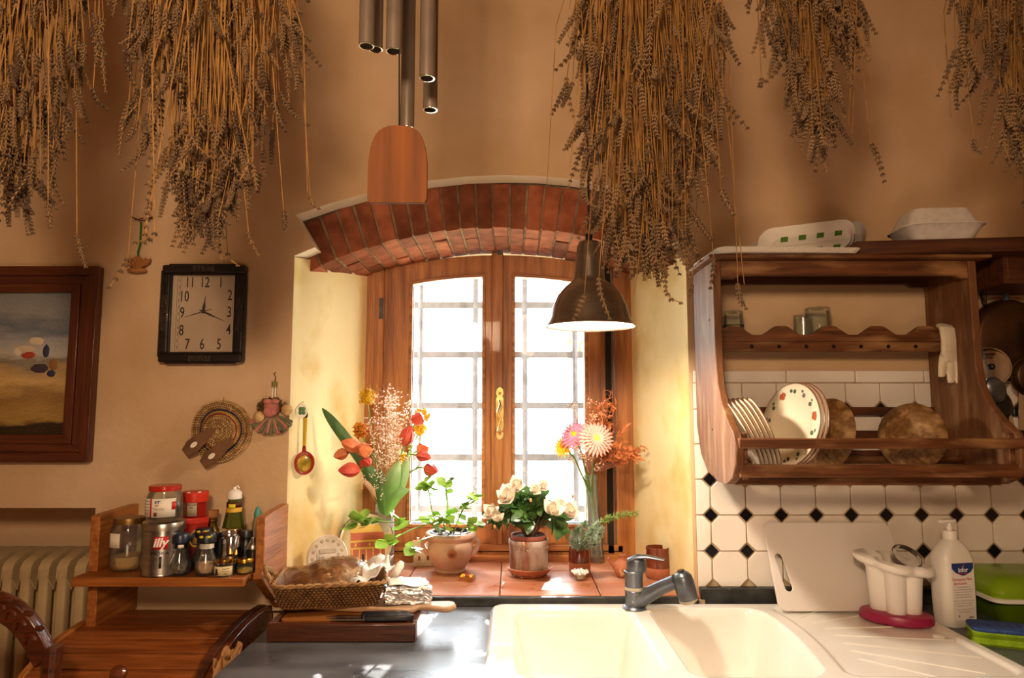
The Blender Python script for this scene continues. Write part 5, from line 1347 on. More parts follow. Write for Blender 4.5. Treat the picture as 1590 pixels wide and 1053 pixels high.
def petalmesh(name, m, L=.048, W=.026):
    b = MB(); vs = []; nu, nv = 7, 4
    for i in range(nu + 1):
        t = i / nu; wv = W * .5 * S(PI * min(1, t * .9 + .08)) ** .6
        for j in range(nv + 1):
            u = -1 + 2 * j / nv; bul = .0115 * S(PI * t ** .8) ; vs.append((u * wv, -(.004 + bul * 1.0) + .25 * abs(u) ** 2 * wv, L * t))
    b.add(vs, [(i * (nv + 1) + j, i * (nv + 1) + j + 1, (i + 1) * (nv + 1) + j + 1, (i + 1) * (nv + 1) + j) for i in range(nu) for j in range(nv)])
    return b.mesh(name, m)
pm = {'r': petalmesh('petal', m_tr), 'o': petalmesh('petal', m_to)}
heads = [(550, 694, 2.06, (-.7, -.5, .35), 'o', 1.0), (568, 700, 2.05, (-.2, -.85, .25), 'o', 1.05), (548, 730, 2.05, (-.9, -.45, .0), 'r', 1.0), (566, 718, 2.08, (.5, -.8, -.1), 'r', .95), (533, 705, 2.10, (-.8, .3, -.2), 'o', .8),
         (631, 682, 2.10, (.35, -.3, .9), 'r', 1.05), (648, 652, 2.14, (.3, -.8, .35), 'r', 1.0), (655, 698, 2.16, (.5, -.7, .2), 'o', .9), (654, 708, 2.12, (.8, -.4, -.1), 'r', .8), (666, 729, 2.12, (.7, -.7, -.1), 'r', .95)]
for k, (px, py, Y, d, c, s_) in enumerate(heads):
    p = at(px, py, Y) - L0; d = Vector(d).normalized(); base = p - d * .02 * s_
    f_ = empty('tulip'); f_.parent = fl; f_.matrix_basis = TM(base, d, s_ * 1.3, k)
    for j in range(6): link('petal', pm[c], f_, Matrix.Rotation(j * PI / 3 + (.2 if j % 2 else 0), 4, 'Z') @ Matrix.Rotation(R(-2 - 5 * (j % 2)), 4, 'X'))
    mid = Vector((base.x * .45, base.y * .4, max(.2, base.z * .8 + .03)))
    MB().tube([(base.x * .05, base.y * .05, .02), (base.x * .15, base.y * .1, .17), tuple(mid), tuple(base - d * .03), tuple(base)], .0032, 7).build('stem', m_stem, fl)
# yellow and orange flowers
m_yf, m_of = mat('yellow_flower', 'ecc21c', 'd8a010', rough=.7, scale=40, sss=.1), mat('orange_flower', 'd88a1c', 'c06a10', rough=.7, scale=40)
rr = random.Random(4)
for (px, py, Y, r, mm) in ((570, 617, 2.16, .026, m_yf), (561, 668, 2.16, .026, m_of), (655, 645, 2.22, .024, m_yf), (652, 665, 2.22, .022, m_yf), (625, 712, 2.16, .020, m_yf)):
    c = at(px, py, Y) - L0; T = [np.array(TM(c + (V3(rr).normalized() * r * rr.uniform(.5, 1)) * 1, V3(rr), (.006, .0025, .008), 0)) for _ in range(130)]
    o = link('bloom', instmesh('bloom', DIA_V, DIA_F, T, mm), fl)
    MB().tube([(0, 0, .1), (c.x * .3, c.y * .3, .25), tuple(c)], .0022, 6).build('stem', m_stem, fl)
# dried pinkish filler cloud
m_dryp = mat('dried_pink_filler', 'f4e8de', 'dcbca8', rough=.9, scale=50); m_twig = mat('twig', 'b8906a', rough=.8)
b = MB(); T = []
for k in range(85):
    u = rr.random(); px = rr.gauss(603, 19); py = 598 + 105 * rr.random() ** .9; Y = 2.1 + rr.gauss(0, .03)
    if abs(px - 606) > 38: px = 606 + rr.uniform(-20, 20)
    tp = at(px, py, Y) - L0; bs = Vector((tp.x * .25, tp.y * .25, .22)); md = bs.lerp(tp, .6) + Vector((rr.gauss(0, .006), rr.gauss(0, .006), 0))
    b.tube([bs, md, tp], [.0009, .0007, .0004], 4, cap=False)
    for j in range(9):
        q = md.lerp(tp, rr.uniform(.3, 1.05)) + V3(rr) * .006; T.append(np.array(TM(q, V3(rr), (.0032, .0024, .0036))))
for k in range(4):
    pts = [at(572 + 8 * k, 640, 2.1) - L0]; x, y = 575 + 5 * k, 640
    for j in range(12): a = j * .5; pts.append(at(572 + 10 * k + 8 * S(a), 628 - 4.2 * j * (1 - .03 * j), 2.1) - L0)
    b.tube(pts, .0007, 4, cap=False)
for k in range(12):
    q = at(rr.gauss(590, 8), rr.gauss(738, 12), 2.04) - L0
    b.tube([(0, 0, .16), tuple(q)], .0006, 4, cap=False)
    for j in range(8): T.append(np.array(TM(q + V3(rr) * .006, V3(rr), (.002, .002, .002))))
o = b.build('dried_twigs', m_twig, fl); o['kind'] = 'stuff'
o = link('dried_filler', instmesh('filler', DIA_V, DIA_F, T, m_dryp), fl); o['kind'] = 'stuff'
# big leaves
def bigleaf(pts, w_, mm, nm='leaf', tw=None):
    b = MB(); n = len(pts); vs = []; P = [Vector(p) for p in pts]
    # resample
    Q = []
    for i in range(n - 1):
        for j in range(4): Q.append(P[i].lerp(P[i + 1], j / 4))
    Q.append(P[-1]); 
    for _ in range(3): Q = [Q[0]] + [(Q[i - 1] + Q[i] * 2 + Q[i + 1]) / 4 for i in range(1, len(Q) - 1)] + [Q[-1]]
    m = len(Q)
    for i, q in enumerate(Q):
        t = i / (m - 1); d = (Q[min(i + 1, m - 1)] - Q[max(i - 1, 0)]).normalized(); s_ = d.cross(tw or Vector((0, 1, 0))).normalized(); nn_ = s_.cross(d)
        ww = w_ * (S(PI * min(1, t * .93 + .06)) ** .7)
        for u in (-1, -.5, 0, .5, 1): vs.append(q + s_ * u * ww + nn_ * abs(u) ** 1.5 * ww * .35)
    b.add(vs, [(i * 5 + j, i * 5 + j + 1, (i + 1) * 5 + j + 1, (i + 1) * 5 + j) for i in range(m - 1) for j in range(4)])
    return b.build(nm, mm, fl)
m_tl = mat('tulip_leaf', '5d8048', '3c6238', rough=.45, scale=12, stretch=(3, 3, .4)); m_tl2 = mat('tulip_leaf_light', '8fae74', '6d9458', rough=.45, scale=12)
A_ = lambda px, py, Y: at(px, py, Y) - L0
bigleaf([A_(592, 790, 2.09), A_(566, 722, 2.06), A_(535, 680, 2.06), (A_(512, 650, 2.07)), A_(500, 634, 2.08)], .017, m_tl)
bigleaf([A_(598, 780, 2.08), A_(578, 745, 2.05), A_(566, 716, 2.05)], .022, m_tl)
bigleaf([A_(600, 790, 2.08), A_(606, 760, 2.04), A_(612, 735, 2.03), A_(620, 716, 2.05)], .022, m_tl2)
bigleaf([A_(598, 800, 2.08), A_(594, 765, 2.05), A_(590, 730, 2.06)], .022, m_tl)
bigleaf([A_(602, 800, 2.07), A_(612, 768, 2.04), A_(636, 760, 2.05)], .018, m_tl2)
bigleaf([A_(600, 790, 2.08), A_(624, 750, 2.07), A_(634, 705, 2.1)], .018, m_tl2)
bigleaf([A_(598, 790, 2.08), A_(570, 750, 2.05), A_(560, 746, 2.04)], .008, mat('pinkish_leaf', 'c29a80', rough=.6))

# --- little house ornaments
hs = thing('ceramic_house', 'small cream ceramic house ornament behind the basil pot', 'ornament', (at(657, 860, 2.33).x, 2.335, ZS), (0, 0, R(10)))
m_hw = mat('house_cream', 'c9b8a0', 'b5a288', rough=.6, scale=20)
bx(-.032, .032, -.02, .02, 0, .052).build('walls', m_hw, hs, bevel=.001); MB().prism([(-.024, .052), (.024, .052), (0, .082)], 'x', -.036, .036).build('roof', m_terra_pale, hs, bevel=.001)
bx(-.018, -.010, -.0212, -.0198, .02, .034).build('window', m_brownlid, hs); bx(.01, .018, -.0212, -.0198, .02, .034).build('window', m_brownlid, hs); bx(-.022, -.014, -.004, .004, .06, .09).build('chimney', m_hw, hs)
hs = thing('terracotta_church', 'little terracotta church ornament with a red tower behind the basil plant', 'ornament', (at(690, 850, 2.34).x, 2.345, ZS), (0, 0, R(-5)))
bx(-.02, .045, -.018, .018, 0, .06).build('walls', m_terra_pale, hs, bevel=.001); bx(-.016, .012, -.014, .014, .06, .105).build('tower', m_terra, hs); MB().prism([(-.018, .105), (.014, .105), (-.002, .128)], 'y', -.016, .016).build('spire', m_terra, hs)
MB().prism([(.014, .06), (.048, .06), (.031, .074)], 'y', -.02, .02).build('roof', m_terra, hs)

# --- basil pot
bp = sill_at(699, 887); t = thing('basil_pot', 'round pale terracotta pot with ear handles and a crest on the sill', 'pot', (bp.x, bp.y, ZS))
lt([(0, 0), (.046, 0), (.049, .003), (.049, .008), (.047, .011), (.066, .04), (.0745, .068), (.071, .09), (.066, .098), (.069, .103), (.080, .108), (.083, .115), (.078, .123), (.068, .124), (.064, .118), (.06, .1), (.068, .07), (0, .02)], 44).build('body', m_terra_pale, t, ang=60)
lt([(.060, .112), (.0625, .119), (.064, .126), (.061, .127), (.058, .119)], 36, close=True).build('inner_pot', m_black, t); lt([(0, .112), (.0595, .113), (.0595, .116), (0, .117)], 24).build('soil', m_soil, t)
for s_ in (-1, 1):
    MB().tube([(s_ * .064, 0, .10), (s_ * .082, 0, .101), (s_ * .09, 0, .088), (s_ * .084, 0, .07), (s_ * .07, 0, .056)], [.009, .0085, .008, .008, .010], 10).build('handle', m_terra_pale, t)
MB().lathe([(0, 0), (.014, 0), (.015, .002), (.013, .004), (0, .0045)], 20, M=Matrix.Translation((.012, -.0735, .068)) @ Matrix.Rotation(R(-78) + PI, 4, 'X')).build('crest', m_terra, t)
b = MB()
for s_ in (-1, 0, 1): b.tube([(.012 + s_ * .002, -.0775, .061), (.012 + s_ * .007, -.0785, .067), (.012 + s_ * .004, -.0775, .075)], .0012, 5)
b.build('crest_lily', m_ink, t)
bs = thing('basil_plant', 'leggy basil plant with bright green leaves growing from the terracotta pot', 'plant', (bp.x, bp.y, ZS + .117))
B0 = Vector((bp.x, bp.y, ZS + .117)); lm = leafmesh('leaf', m_basil, .044, .040, fold=.15, droop=.4); lm2 = leafmesh('leaf', m_basil, .034, .038, fold=.2, droop=.6)
rr = random.Random(9)
def basil(pts, tops, rad=.0022):
    P = [Vector(p) for p in pts]; MB().tube(P, [rad] * (len(P) - 1) + [rad * .6], 7).build('stem', m_stem, bs)
    for (i, n, spread) in tops:
        c = P[i]
        for k in range(n):
            a = 2 * PI * k / n + rr.uniform(-.4, .4); d = Vector((CO(a) * .9, S(a) * .9, rr.uniform(-1.3, .25)))
            link('leaf', rr.choice((lm, lm2)), bs, TM(c + Vector((0, 0, rr.uniform(-.01, .01))), d, spread * rr.uniform(.8, 1.15), rr.uniform(2.2, 4)))
C_ = lambda px, py, Y: at(px, py, Y) - B0
basil([(-.03, 0, 0), C_(672, 800, 2.09), C_(665, 760, 2.09), C_(663, 752, 2.09)], [(3, 8, 1.05), (2, 6, .9), (1, 3, .8)])
basil([(.0, .01, 0), C_(697, 800, 2.1), C_(693, 765, 2.1), C_(692, 748, 2.1)], [(3, 6, .95), (1, 6, 1.05), (2, 2, .6)], .0035)
basil([(.01, -.01, 0), C_(712, 805, 2.08), C_(722, 785, 2.07), C_(735, 772, 2.06)], [(3, 7, 1.0), (2, 5, .9), (1, 4, .9)])
basil([(.03, .0, 0), C_(726, 815, 2.08), C_(740, 812, 2.08)], [(2, 7, 1.05), (1, 4, .8)])
basil([(-.02, -.02, 0), C_(670, 812, 2.06), C_(640, 822, 2.03), C_(612, 836, 2.0), C_(600, 842, 1.99)], [(4, 6, .9), (3, 3, .7)])
basil([(-.03, -.02, 0), C_(662, 805, 2.05), C_(620, 812, 1.99), C_(575, 808, 1.95), C_(556, 806, 1.95)], [(4, 8, 1.1), (3, 7, 1.0), (2, 6, 1.0), (1, 4, .9)])
basil([(-.04, -.02, 0), C_(655, 838, 2.04), C_(642, 850, 2.03)], [(2, 5, .9)])
basil([(.0, -.02, 0), C_(690, 820, 2.06), C_(688, 806, 2.05)], [(2, 6, .9), (1, 4, .8)])
# --- miniature fruit crate
cr_p = sill_at(725, 903); t = thing('mini_fruit_crate', 'tiny wooden crate of coloured fruit on the sill before the basil pot', 'ornament', (cr_p.x, cr_p.y + .01, ZS), (0, 0, R(-14)))
bx(-.022, .022, -.014, .014, 0, .003).build('bottom', m_olive, t)
for (a, c, d, e) in ((-.022, .022, -.015, -.0125), (-.022, .022, .0125, .015), (-.0225, -.020, -.0125, .0125), (.020, .0225, -.0125, .0125)): bx(a, c, d, e, 0, .013).build('side', m_olive, t)
rr = random.Random(2)
for k in range(12):
    MB().ball((-.015 + .0072 * (k % 5), -.008 + .008 * (k // 5), .013 + .002 * (k % 2)), .0048, 8, 6).build('fruit', (bpy.data.materials['yellow_print'], m_red, m_dark_leaf, m_yf)[(k * 7) % 4], t)

# --- azalea
ap_ = sill_at(822, 893); AX, AY = ap_.x, ap_.y
t = thing('azalea_saucer', 'orange terracotta saucer under the azalea pot', 'saucer', (AX, AY, ZS))
lt([(0, 0), (.048, 0), (.052, .003), (.068, .02), (.0725, .026), (.070, .028), (.050, .008), (0, .006)], 44).build('dish', m_terra, t, ang=60)
t = thing('azalea_pot', 'weathered terracotta pot with flaking white lime on the sill saucer', 'pot', (AX - .002, AY, ZS + .0066))
lt([(0, 0), (.056, 0), (.059, .004), (.0605, .02), (.0605, .085), (.063, .088), (.0635, .102), (.061, .105), (.057, .104), (.0565, .09), (0, .06)], 44).build('body', m_terra_old, t, ang=60)
T = []; rr = random.Random(6)
for k in range(260):
    a = 2 * PI * rr.random(); z = rr.choice((rr.gauss(.092, .005), rr.gauss(.08, .005), rr.gauss(.014, .005))); T.append(np.array(TM((.0618 * CO(a), .0618 * S(a), z), (CO(a), S(a), 0), (rr.uniform(.001, .0035), rr.uniform(.001, .003), .0009))))
o = link('lime_crust', instmesh('crust', DIA_V, DIA_F, T, mat('lime_flakes', 'b5a596', rough=1)), t); o['kind'] = 'stuff'
lt([(.052, .085), (.0535, .118), (.0555, .119), (.0555, .109), (.053, .104)], 40, close=True).build('inner_pot', mat('pink_brown_plastic', '8f4e40', rough=.5), t); lt([(0, .108), (.052, .109), (.052, .112), (0, .113)], 24).build('soil', m_soil, t)
az = thing('azalea_plant', 'leafy azalea with white double flowers in the weathered pot', 'plant', (AX, AY, ZS + .12))
A0_ = Vector((AX, AY, ZS + .12)); al = [leafmesh('leaf', m_dark_leaf, .034, .024, fold=.15, droop=.35), leafmesh('leaf', m_green_leaf, .030, .021, fold=.2, droop=.3)]
for k in range(32):
    a = 2 * PI * k / 32 + rr.uniform(-.1, .1); r = rr.uniform(.02, .135); hgt = .135 * (1 - (r / .17) ** 2) - rr.uniform(0, .03)
    tip = Vector((r * CO(a) * 1.0 + .003, r * S(a) * .62, max(-.02, hgt))); md = Vector((tip.x * .45, tip.y * .45, max(.03, tip.z * .7 + .02)))
    MB().tube([(tip.x * .08, tip.y * .08, -.01), md, tip], [.0026, .002, .0012], 6).build('branch', m_darkwood, az)
    n = 9
    for j in range(n):
        q = md.lerp(tip, rr.uniform(.35, 1.05)); d = Vector((q.x * 8 + rr.gauss(0, .7), q.y * 8 - .35 + rr.gauss(0, .6), rr.gauss(.0, .6) - .1)).normalized()
        link('leaf', al[rr.random() < .35], az, TM(q, d, rr.uniform(1.1, 1.65), rr.uniform(0, 6.28)))
m_azw = mat('azalea_white', 'f4ecdf', 'ecd9c0', rough=.55, scale=30, sss=.15)
ptm = leafmesh('petal', m_azw, .024, .024, fold=-.25, droop=-.5)
for (px, py, Y, s_) in ((803, 757, 2.08, 1.1), (789, 775, 2.05, 1.25), (766, 797, 2.06, 1.05), (830, 762, 2.12, .8), (856, 794, 2.02, 1.15), (882, 797, 2.05, 1.1), (868, 785, 2.1, .8), (842, 756, 2.14, .8), (775, 805, 2.04, .7)):
    c = at(px, py, Y) - A0_; f_ = empty('blossom'); f_.parent = az; f_.matrix_basis = TM(c - Vector((0, 0, .004)), (c.x * 3, -.55, .55), s_ * 1.4, px)
    for j in range(14):
        a = j * 2.4; tilt = R(78 - 5 * j)
        link('petal', ptm, f_, Matrix.Rotation(a, 4, 'Z') @ Matrix.Rotation(tilt, 4, 'X') @ Matrix.Diagonal((1, 1, 1 - j * .03, 1)))
for k, (px, py) in enumerate(((824, 777), (889, 771), (813, 845), (768, 818))):
    c = at(px, py, 2.03) - A0_; MB().ball(c, .004, 8, 6, (1, 1, 1.5)).build('bud', mat('bud_orange', 'c98a50', rough=.6) if k == 0 else bpy.data.materials['bud_orange'], az)

# --- gerbera vase
gp = sill_at(927, 873); GX, GY = gp.x, gp.y; leanx = at(916, 738, GY).x - GX; GH = .292
t = thing('gerbera_vase', 'tall slim clear glass vase with the pink gerberas at the right of the window', 'vase', (GX, GY, ZS))
b = MB(); vs = []
prof = [(0, .0), (.022, .0), (.0262, .004), (.025, .06), (.0215, .15), (.021, .22), (.0225, GH), (.0212, GH), (.0195, .22), (.02, .15), (.0235, .06), (.0235, .02), (0, .018)]
o = lt(prof, 32).build('glass', m_glass_aqua, t, ang=50)
for v in o.data.vertices: v.co.x += leanx * v.co.z / GH
gb_ = thing('gerbera_bunch', 'pale pink gerbera with dried brown leaves in the tall slim vase', 'flowers', (GX, GY, ZS)); G0 = Vector((GX, GY, ZS))
gv = lambda px, py, Y: at(px, py, Y) - G0
def daisy(px, py, Y, r, d, m1, m2, n=26, layers=3, label=None):
    c = gv(px, py, Y); f_ = empty('gerbera'); f_.parent = gb_; f_.matrix_basis = TM(c, d, 1, 0)
    pt = leafmesh('petal', m1, r, r * .24, fold=.15, droop=.25)
    for l in range(layers):
        for j in range(n - 4 * l):
            a = 2 * PI * j / (n - 4 * l) + l * .13
            link('petal', pt, f_, Matrix.Translation((0, 0, l * .002)) @ Matrix.Rotation(a, 4, 'Z') @ Matrix.Rotation(R(84 - 12 * l), 4, 'X') @ Matrix.Scale(1 - .22 * l, 4))
    MB().ball((0, 0, .006), r * .2, 14, 6, (1, 1, .45), noise=.08).build('centre', m2, f_)
    base = (leanx * .3, 0, .1)
    MB().tube([(0, 0, .02), (leanx * .8, 0, .22), tuple(c.lerp(Vector((leanx, 0, GH)), .4)), tuple(c)], .0035, 8).build('stem', m_stem, gb_)
m_pk, m_pk2 = mat('pale_pink_petal', 'dd9c8e', 'e8b4a6', rough=.5, scale=20, sss=.1), mat('hot_pink_petal', 'd87a9a', 'e8a0b8', rough=.5, scale=20, sss=.1)
daisy(926, 681, 2.12, .060, (.12, -.93, .3), m_pk, mat('yellow_centre', 'e8d060', rough=.8, bump=1, bscale=300))
daisy(892, 675, 2.20, .055, (-.35, -.8, .45), m_pk2, m_yf, n=22)
daisy(874, 692, 2.24, .044, (-.5, -.6, .3), m_yf, m_of, n=18, layers=2)
m_rust = mat('rust_dried_leaf', 'b0602f', 'c97c48', rough=.7, scale=30, rand=.25); rlm = leafmesh('dried_leaf', m_rust, .027, .0085, fold=.3, droop=.8)
rr = random.Random(12); b = MB(); T = []; Tl = []
cl = [(945, 625, 18, 22), (955, 650, 22, 24), (965, 690, 22, 20), (975, 700, 20, 12), (935, 640, 12, 15), (985, 702, 14, 8)]
for k in range(60):
    cx_, cy_, sx_, sy_ = rr.choice(cl); px = rr.gauss(cx_, sx_ * .55); py = rr.gauss(cy_, sy_ * .55); tp = gv(px, py, 2.2 + rr.gauss(0, .025)); bs_ = Vector((leanx, 0, GH))
    md = bs_.lerp(tp, .55) + V3(rr) * .006; b.tube([bs_, md, tp], [.001, .0009, .0005], 4, cap=False)
    for j in range(9):
        q = md.lerp(tp, rr.uniform(.1, 1)); d = ((tp - md).normalized() + V3(rr) * .7).normalized()
        if len(Tl) < 280 and j < 5: Tl.append((q, d))
        else: T.append(np.array(TM(q, d, (.0022, .0008, .0075))))
for q, d in Tl: link('dried_leaf', rlm, gb_, TM(q, d, rr.uniform(.7, 1.1), rr.uniform(0, 6)))
for k in range(3):
    pts = []
    for j in range(20): a = j * .35; rr_ = .010 + .0004 * j; pts.append(gv(943 - 8 * k, 612 + 20 * k, 2.17) + Vector((rr_ * CO(a + k), -.01 * k, rr_ * S(a + k) + .0)))
    b.tube(pts, .0009, 5, cap=False)
o = link('dried_foliage', instmesh('dried', DIA_V, DIA_F, T, m_rust), gb_); o['kind'] = 'stuff'
T = []
for k in range(50):
    px, py = rr.choice(((905, 705), (915, 700), (930, 715), (903, 645), (925, 640))); px += rr.gauss(0, 12); py += rr.gauss(0, 12); tp = gv(px, py, 2.16 + rr.gauss(0, .02)); bs_ = Vector((leanx, 0, GH))
    b.tube([bs_, bs_.lerp(tp, .6) + V3(rr) * .004, tp], .0007, 4, cap=False)
    for j in range(7): T.append(np.array(TM(tp + V3(rr) * .006, V3(rr), (.0028, .0028, .0024))))
o = b.build('dried_twigs', m_rust, gb_); o['kind'] = 'stuff'
o = link('dried_seed_heads', instmesh('seeds', DIA_V, DIA_F, T, mat('dried_cream', 'd8b498', 'b88a6a', rough=.9, scale=40)), gb_); o['kind'] = 'stuff'

# --- brown pot with rosemary
rp2 = sill_at(900, 889); t = thing('rosemary_pot', 'small glazed brown pot with an orange base holding rosemary', 'pot', (rp2.x, rp2.y + .0, ZS))
lt([(0, 0), (.029, 0), (.033, .006), (.0352, .03), (.035, .036)], 32).build('bare_base', m_terra, t); lt([(.0353, .034), (.0345, .06), (.0315, .082), (.0305, .085), (.028, .083), (.031, .06), (.0325, .036)], 32, close=True).build('glazed_body', m_glaze, t)
lt([(0, .07), (.028, .071), (.028, .074), (0, .075)], 20).build('soil', m_soil, t)
rs = thing('rosemary_sprigs', 'grey-green rosemary sprigs stretching right from the small brown pot', 'plant', (rp2.x, rp2.y, ZS + .075)); R0 = Vector((rp2.x, rp2.y, ZS + .075))
m_ros = mat('rosemary_leaf', 'aab8a4', '75906c', rough=.6, scale=40); m_ros2 = mat('rosemary_tip', '8fa04c', '6f8a3c', rough=.6, scale=40); T1, T2 = [], []
def sprig(pts, dens=60, tip=False):
    P = [Vector(p) for p in pts]; MB().tube(P, [.0018] * (len(P) - 1) + [.001], 6).build('stem', m_brownlid if not tip else m_stem, rs)
    L = sum((P[i + 1] - P[i]).length for i in range(len(P) - 1)); n = int(L / .05 * dens)
    for k in range(n):
        s_ = rr.random() * (len(P) - 1); i = int(s_); q = P[i].lerp(P[i + 1], s_ - i); d0 = (P[i + 1] - P[i]).normalized(); d = (V3(rr).normalized() + d0 * .8).normalized()
        (T2 if tip and s_ > (len(P) - 1) * .45 else T1).append(np.array(TM(q + d * .007, d, (.0015, .0008, .0068))))
sprig([(0, 0, 0), gv(905, 835, 2.1) + G0 - R0, gv(925, 815, 2.09) + G0 - R0, gv(945, 805, 2.08) + G0 - R0, gv(966, 800, 2.07) + G0 - R0, gv(988, 797, 2.07) + G0 - R0], 55, True)
for q in ((898, 822), (908, 812), (890, 835), (915, 830), (928, 835), (893, 828), (920, 822), (934, 822)): sprig([(0, 0, 0), tuple((gv(q[0] - 3, q[1] + 10, 2.09) + G0 - R0)), tuple(gv(q[0], q[1], 2.08) + G0 - R0)], 60)
for nm, T_, mm in (('needles', T1, m_ros), ('tip_needles', T2, m_ros2)):
    o = link(nm, instmesh(nm, DIA_V, DIA_F, T_, mm), rs); o['kind'] = 'stuff'
link('sage_leaf', leafmesh('leaf', m_ros, .048, .022, fold=.2, droop=1.2), rs, TM((-.018, -.01, .012), (-.8, -.25, .25), 1, 2.6))

# --- candle holder with white beads
cp_ = sill_at(901, 901); t = thing('beaded_candle_holder', 'tiny glass candle holder with a ring of white beads on the sill', 'candle holder', (cp_.x, cp_.y, ZS))
lt([(0, 0), (.014, 0), (.0155, .003), (.016, .022), (.0145, .022), (.014, .006), (0, .005)], 24).build('cup', m_glass, t); lt([(0, .005), (.0135, .006), (.0135, .017), (0, .018)], 20).build('wax', mat('wax', 'e8dcc0', rough=.5, sss=.2), t)
bm_ = mat('white_beads', 'eef0ea', rough=.2, coat=.4)
for k in range(14):
    a = 2 * PI * k / 14; r = .019 + .004 * (k % 2); MB().ball((r * CO(a), r * S(a), .022 + .004 * (k % 2)), .0052, 10, 7).build('bead', bm_, t)
for k in range(6): a = 2 * PI * k / 6; MB().ball((.010 * CO(a), .010 * S(a), .027), .0052, 10, 7).build('bead', bm_, t)
# --- terracotta little jug
jp = sill_at(967, 897); t = thing('terracotta_oil_jug', 'small terracotta jug with a long spout beside the faucet', 'jug', (jp.x, jp.y + .01, ZS))
lt([(0, 0), (.016, 0), (.019, .004), (.027, .022), (.026, .036), (.015, .05), (.011, .055), (.0125, .062), (.0145, .065), (.012, .067), (0, .060)], 28).build('body', m_terra, t, ang=60)
MB().tube([(-.022, 0, .032), (-.034, 0, .044), (-.043, 0, .056)], [.008, .0055, .0045], 10).build('spout', m_terra, t)
b = MB()
for k in range(3): b.tube([(-.006 + .004 * k, -.0262, .008 + .002 * k), (-.012 + .003 * k, -.0252, .022), (-.006 + .004 * k, -.0235, .038 - .002 * k), (.002, -.024, .036)], .0008, 5)
b.build('painted_lines', mat('cream_paint', 'e8cf9a', rough=.5), t)
# --- brown mug
mp_ = sill_at(1022, 897); t = thing('brown_mug', 'glazed brown mug with an unglazed orange foot against the right reveal', 'mug', (mp_.x, mp_.y, ZS))
lt([(0, 0), (.034, 0), (.0372, .005), (.038, .03), (.0378, .034)], 36).build('bare_base', m_terra, t); lt([(.038, .033), (.0372, .06), (.0345, .078), (.0362, .089), (.0362, .093), (.033, .093), (.031, .08), (.033, .06), (.034, .01), (.0, .008), (0, .004), (.034, .004), (.036, .033)], 36, close=True).build('glazed_body', m_glaze, t, ang=60)
MB().tube([(.034, .008, .075), (.045, .012, .072), (.048, .013, .05), (.037, .008, .03)], .005, 8).build('handle', m_glaze, t)

# ================================================================== wall decorations
# painted spoon
spn = thing('painted_wooden_spoon', 'red and gold painted wooden spoon hanging on the left window jamb', 'spoon', (at(473, 720, YW - .02).x, 0, 0)); 
c = at(474, 721, 1.985); topz = at(474, 645, 1.985).z
jx = jl + (bl - jl) * (.02 / .4)
spn.location = (c.x, YW + .028, c.z); spn.rotation_euler = (0, R(1), R(-66) + PI / 2)
spn.location = (at(474, 700, YW + .05).x + .0, YW + .035, c.z)
spn.rotation_euler = (0, 0, R(35))
m_sr = mat('lacquer_red', '8a2412', rough=.2, coat=.5); m_sg = mat('lacquer_gold', 'b08a24', '6e6414', rough=.25, scale=60, coat=.5, lo=.4, hi=.6)
MB().lathe([(0, -.008), (.02, -.004), (.029, .004), (.031, .009), (.028, .009), (.018, .004), (0, .001)], 28, M=Matrix.Rotation(PI / 2, 4, 'X') @ Matrix.Diagonal((.98, 1.12, 1, 1))).build('bowl', m_sr, spn, ang=60)
MB().ball((0, -.0055, -.002), .022, 16, 8, (1, .22, 1.15)).build('gold_flower', m_sg, spn)
MB().tube([(0, -.003, .030), (0, -.004, .05)], [.007, .0055], 10).build('red_neck', m_sr, spn)
MB().tube([(0, -.004, .05), (0, -.004, .132)], [.0055, .0065], 10).build('handle', mat('handle_gold', 'c09628', rough=.2, coat=.5), spn); MB().tube([(0, -.004, .132), (0, -.004, .140), (0, -.004, .15)], [.0068, .0085, .0065], 10).build('black_tip', m_black, spn)
p = at(470, 640, YW + .04)
cl_ = thing('clover_tag', 'little white tag with a green four-leaf clover above the painted spoon', 'tag', (at(470, 640, YW + .02).x - .0, YW + .012, p.z + .004), (0, 0, R(35)))
lt([(0, 0), (.0165, 0), (.0165, .001), (0, .001)], 24, M=Matrix.Rotation(PI / 2, 4, 'X') @ Matrix.Diagonal((1, 1.25, 1, 1))).build('card', m_paper, cl_)
for a in (45, 135, 225, 315): MB().ball((.0065 * CO(R(a)), -.0014, .0075 * S(R(a))), .0062, 10, 4, (1, .1, 1.1)).build('clover_leaf', m_green_leaf, cl_)
MB().tube([(.0, -.001, .018), (.004, -.001, .028), (-.008, -.001, .02), (-.02, -.001, .004), (-.018, -.001, -.012)], .0008, 5).build('cord', m_darkwood, cl_)
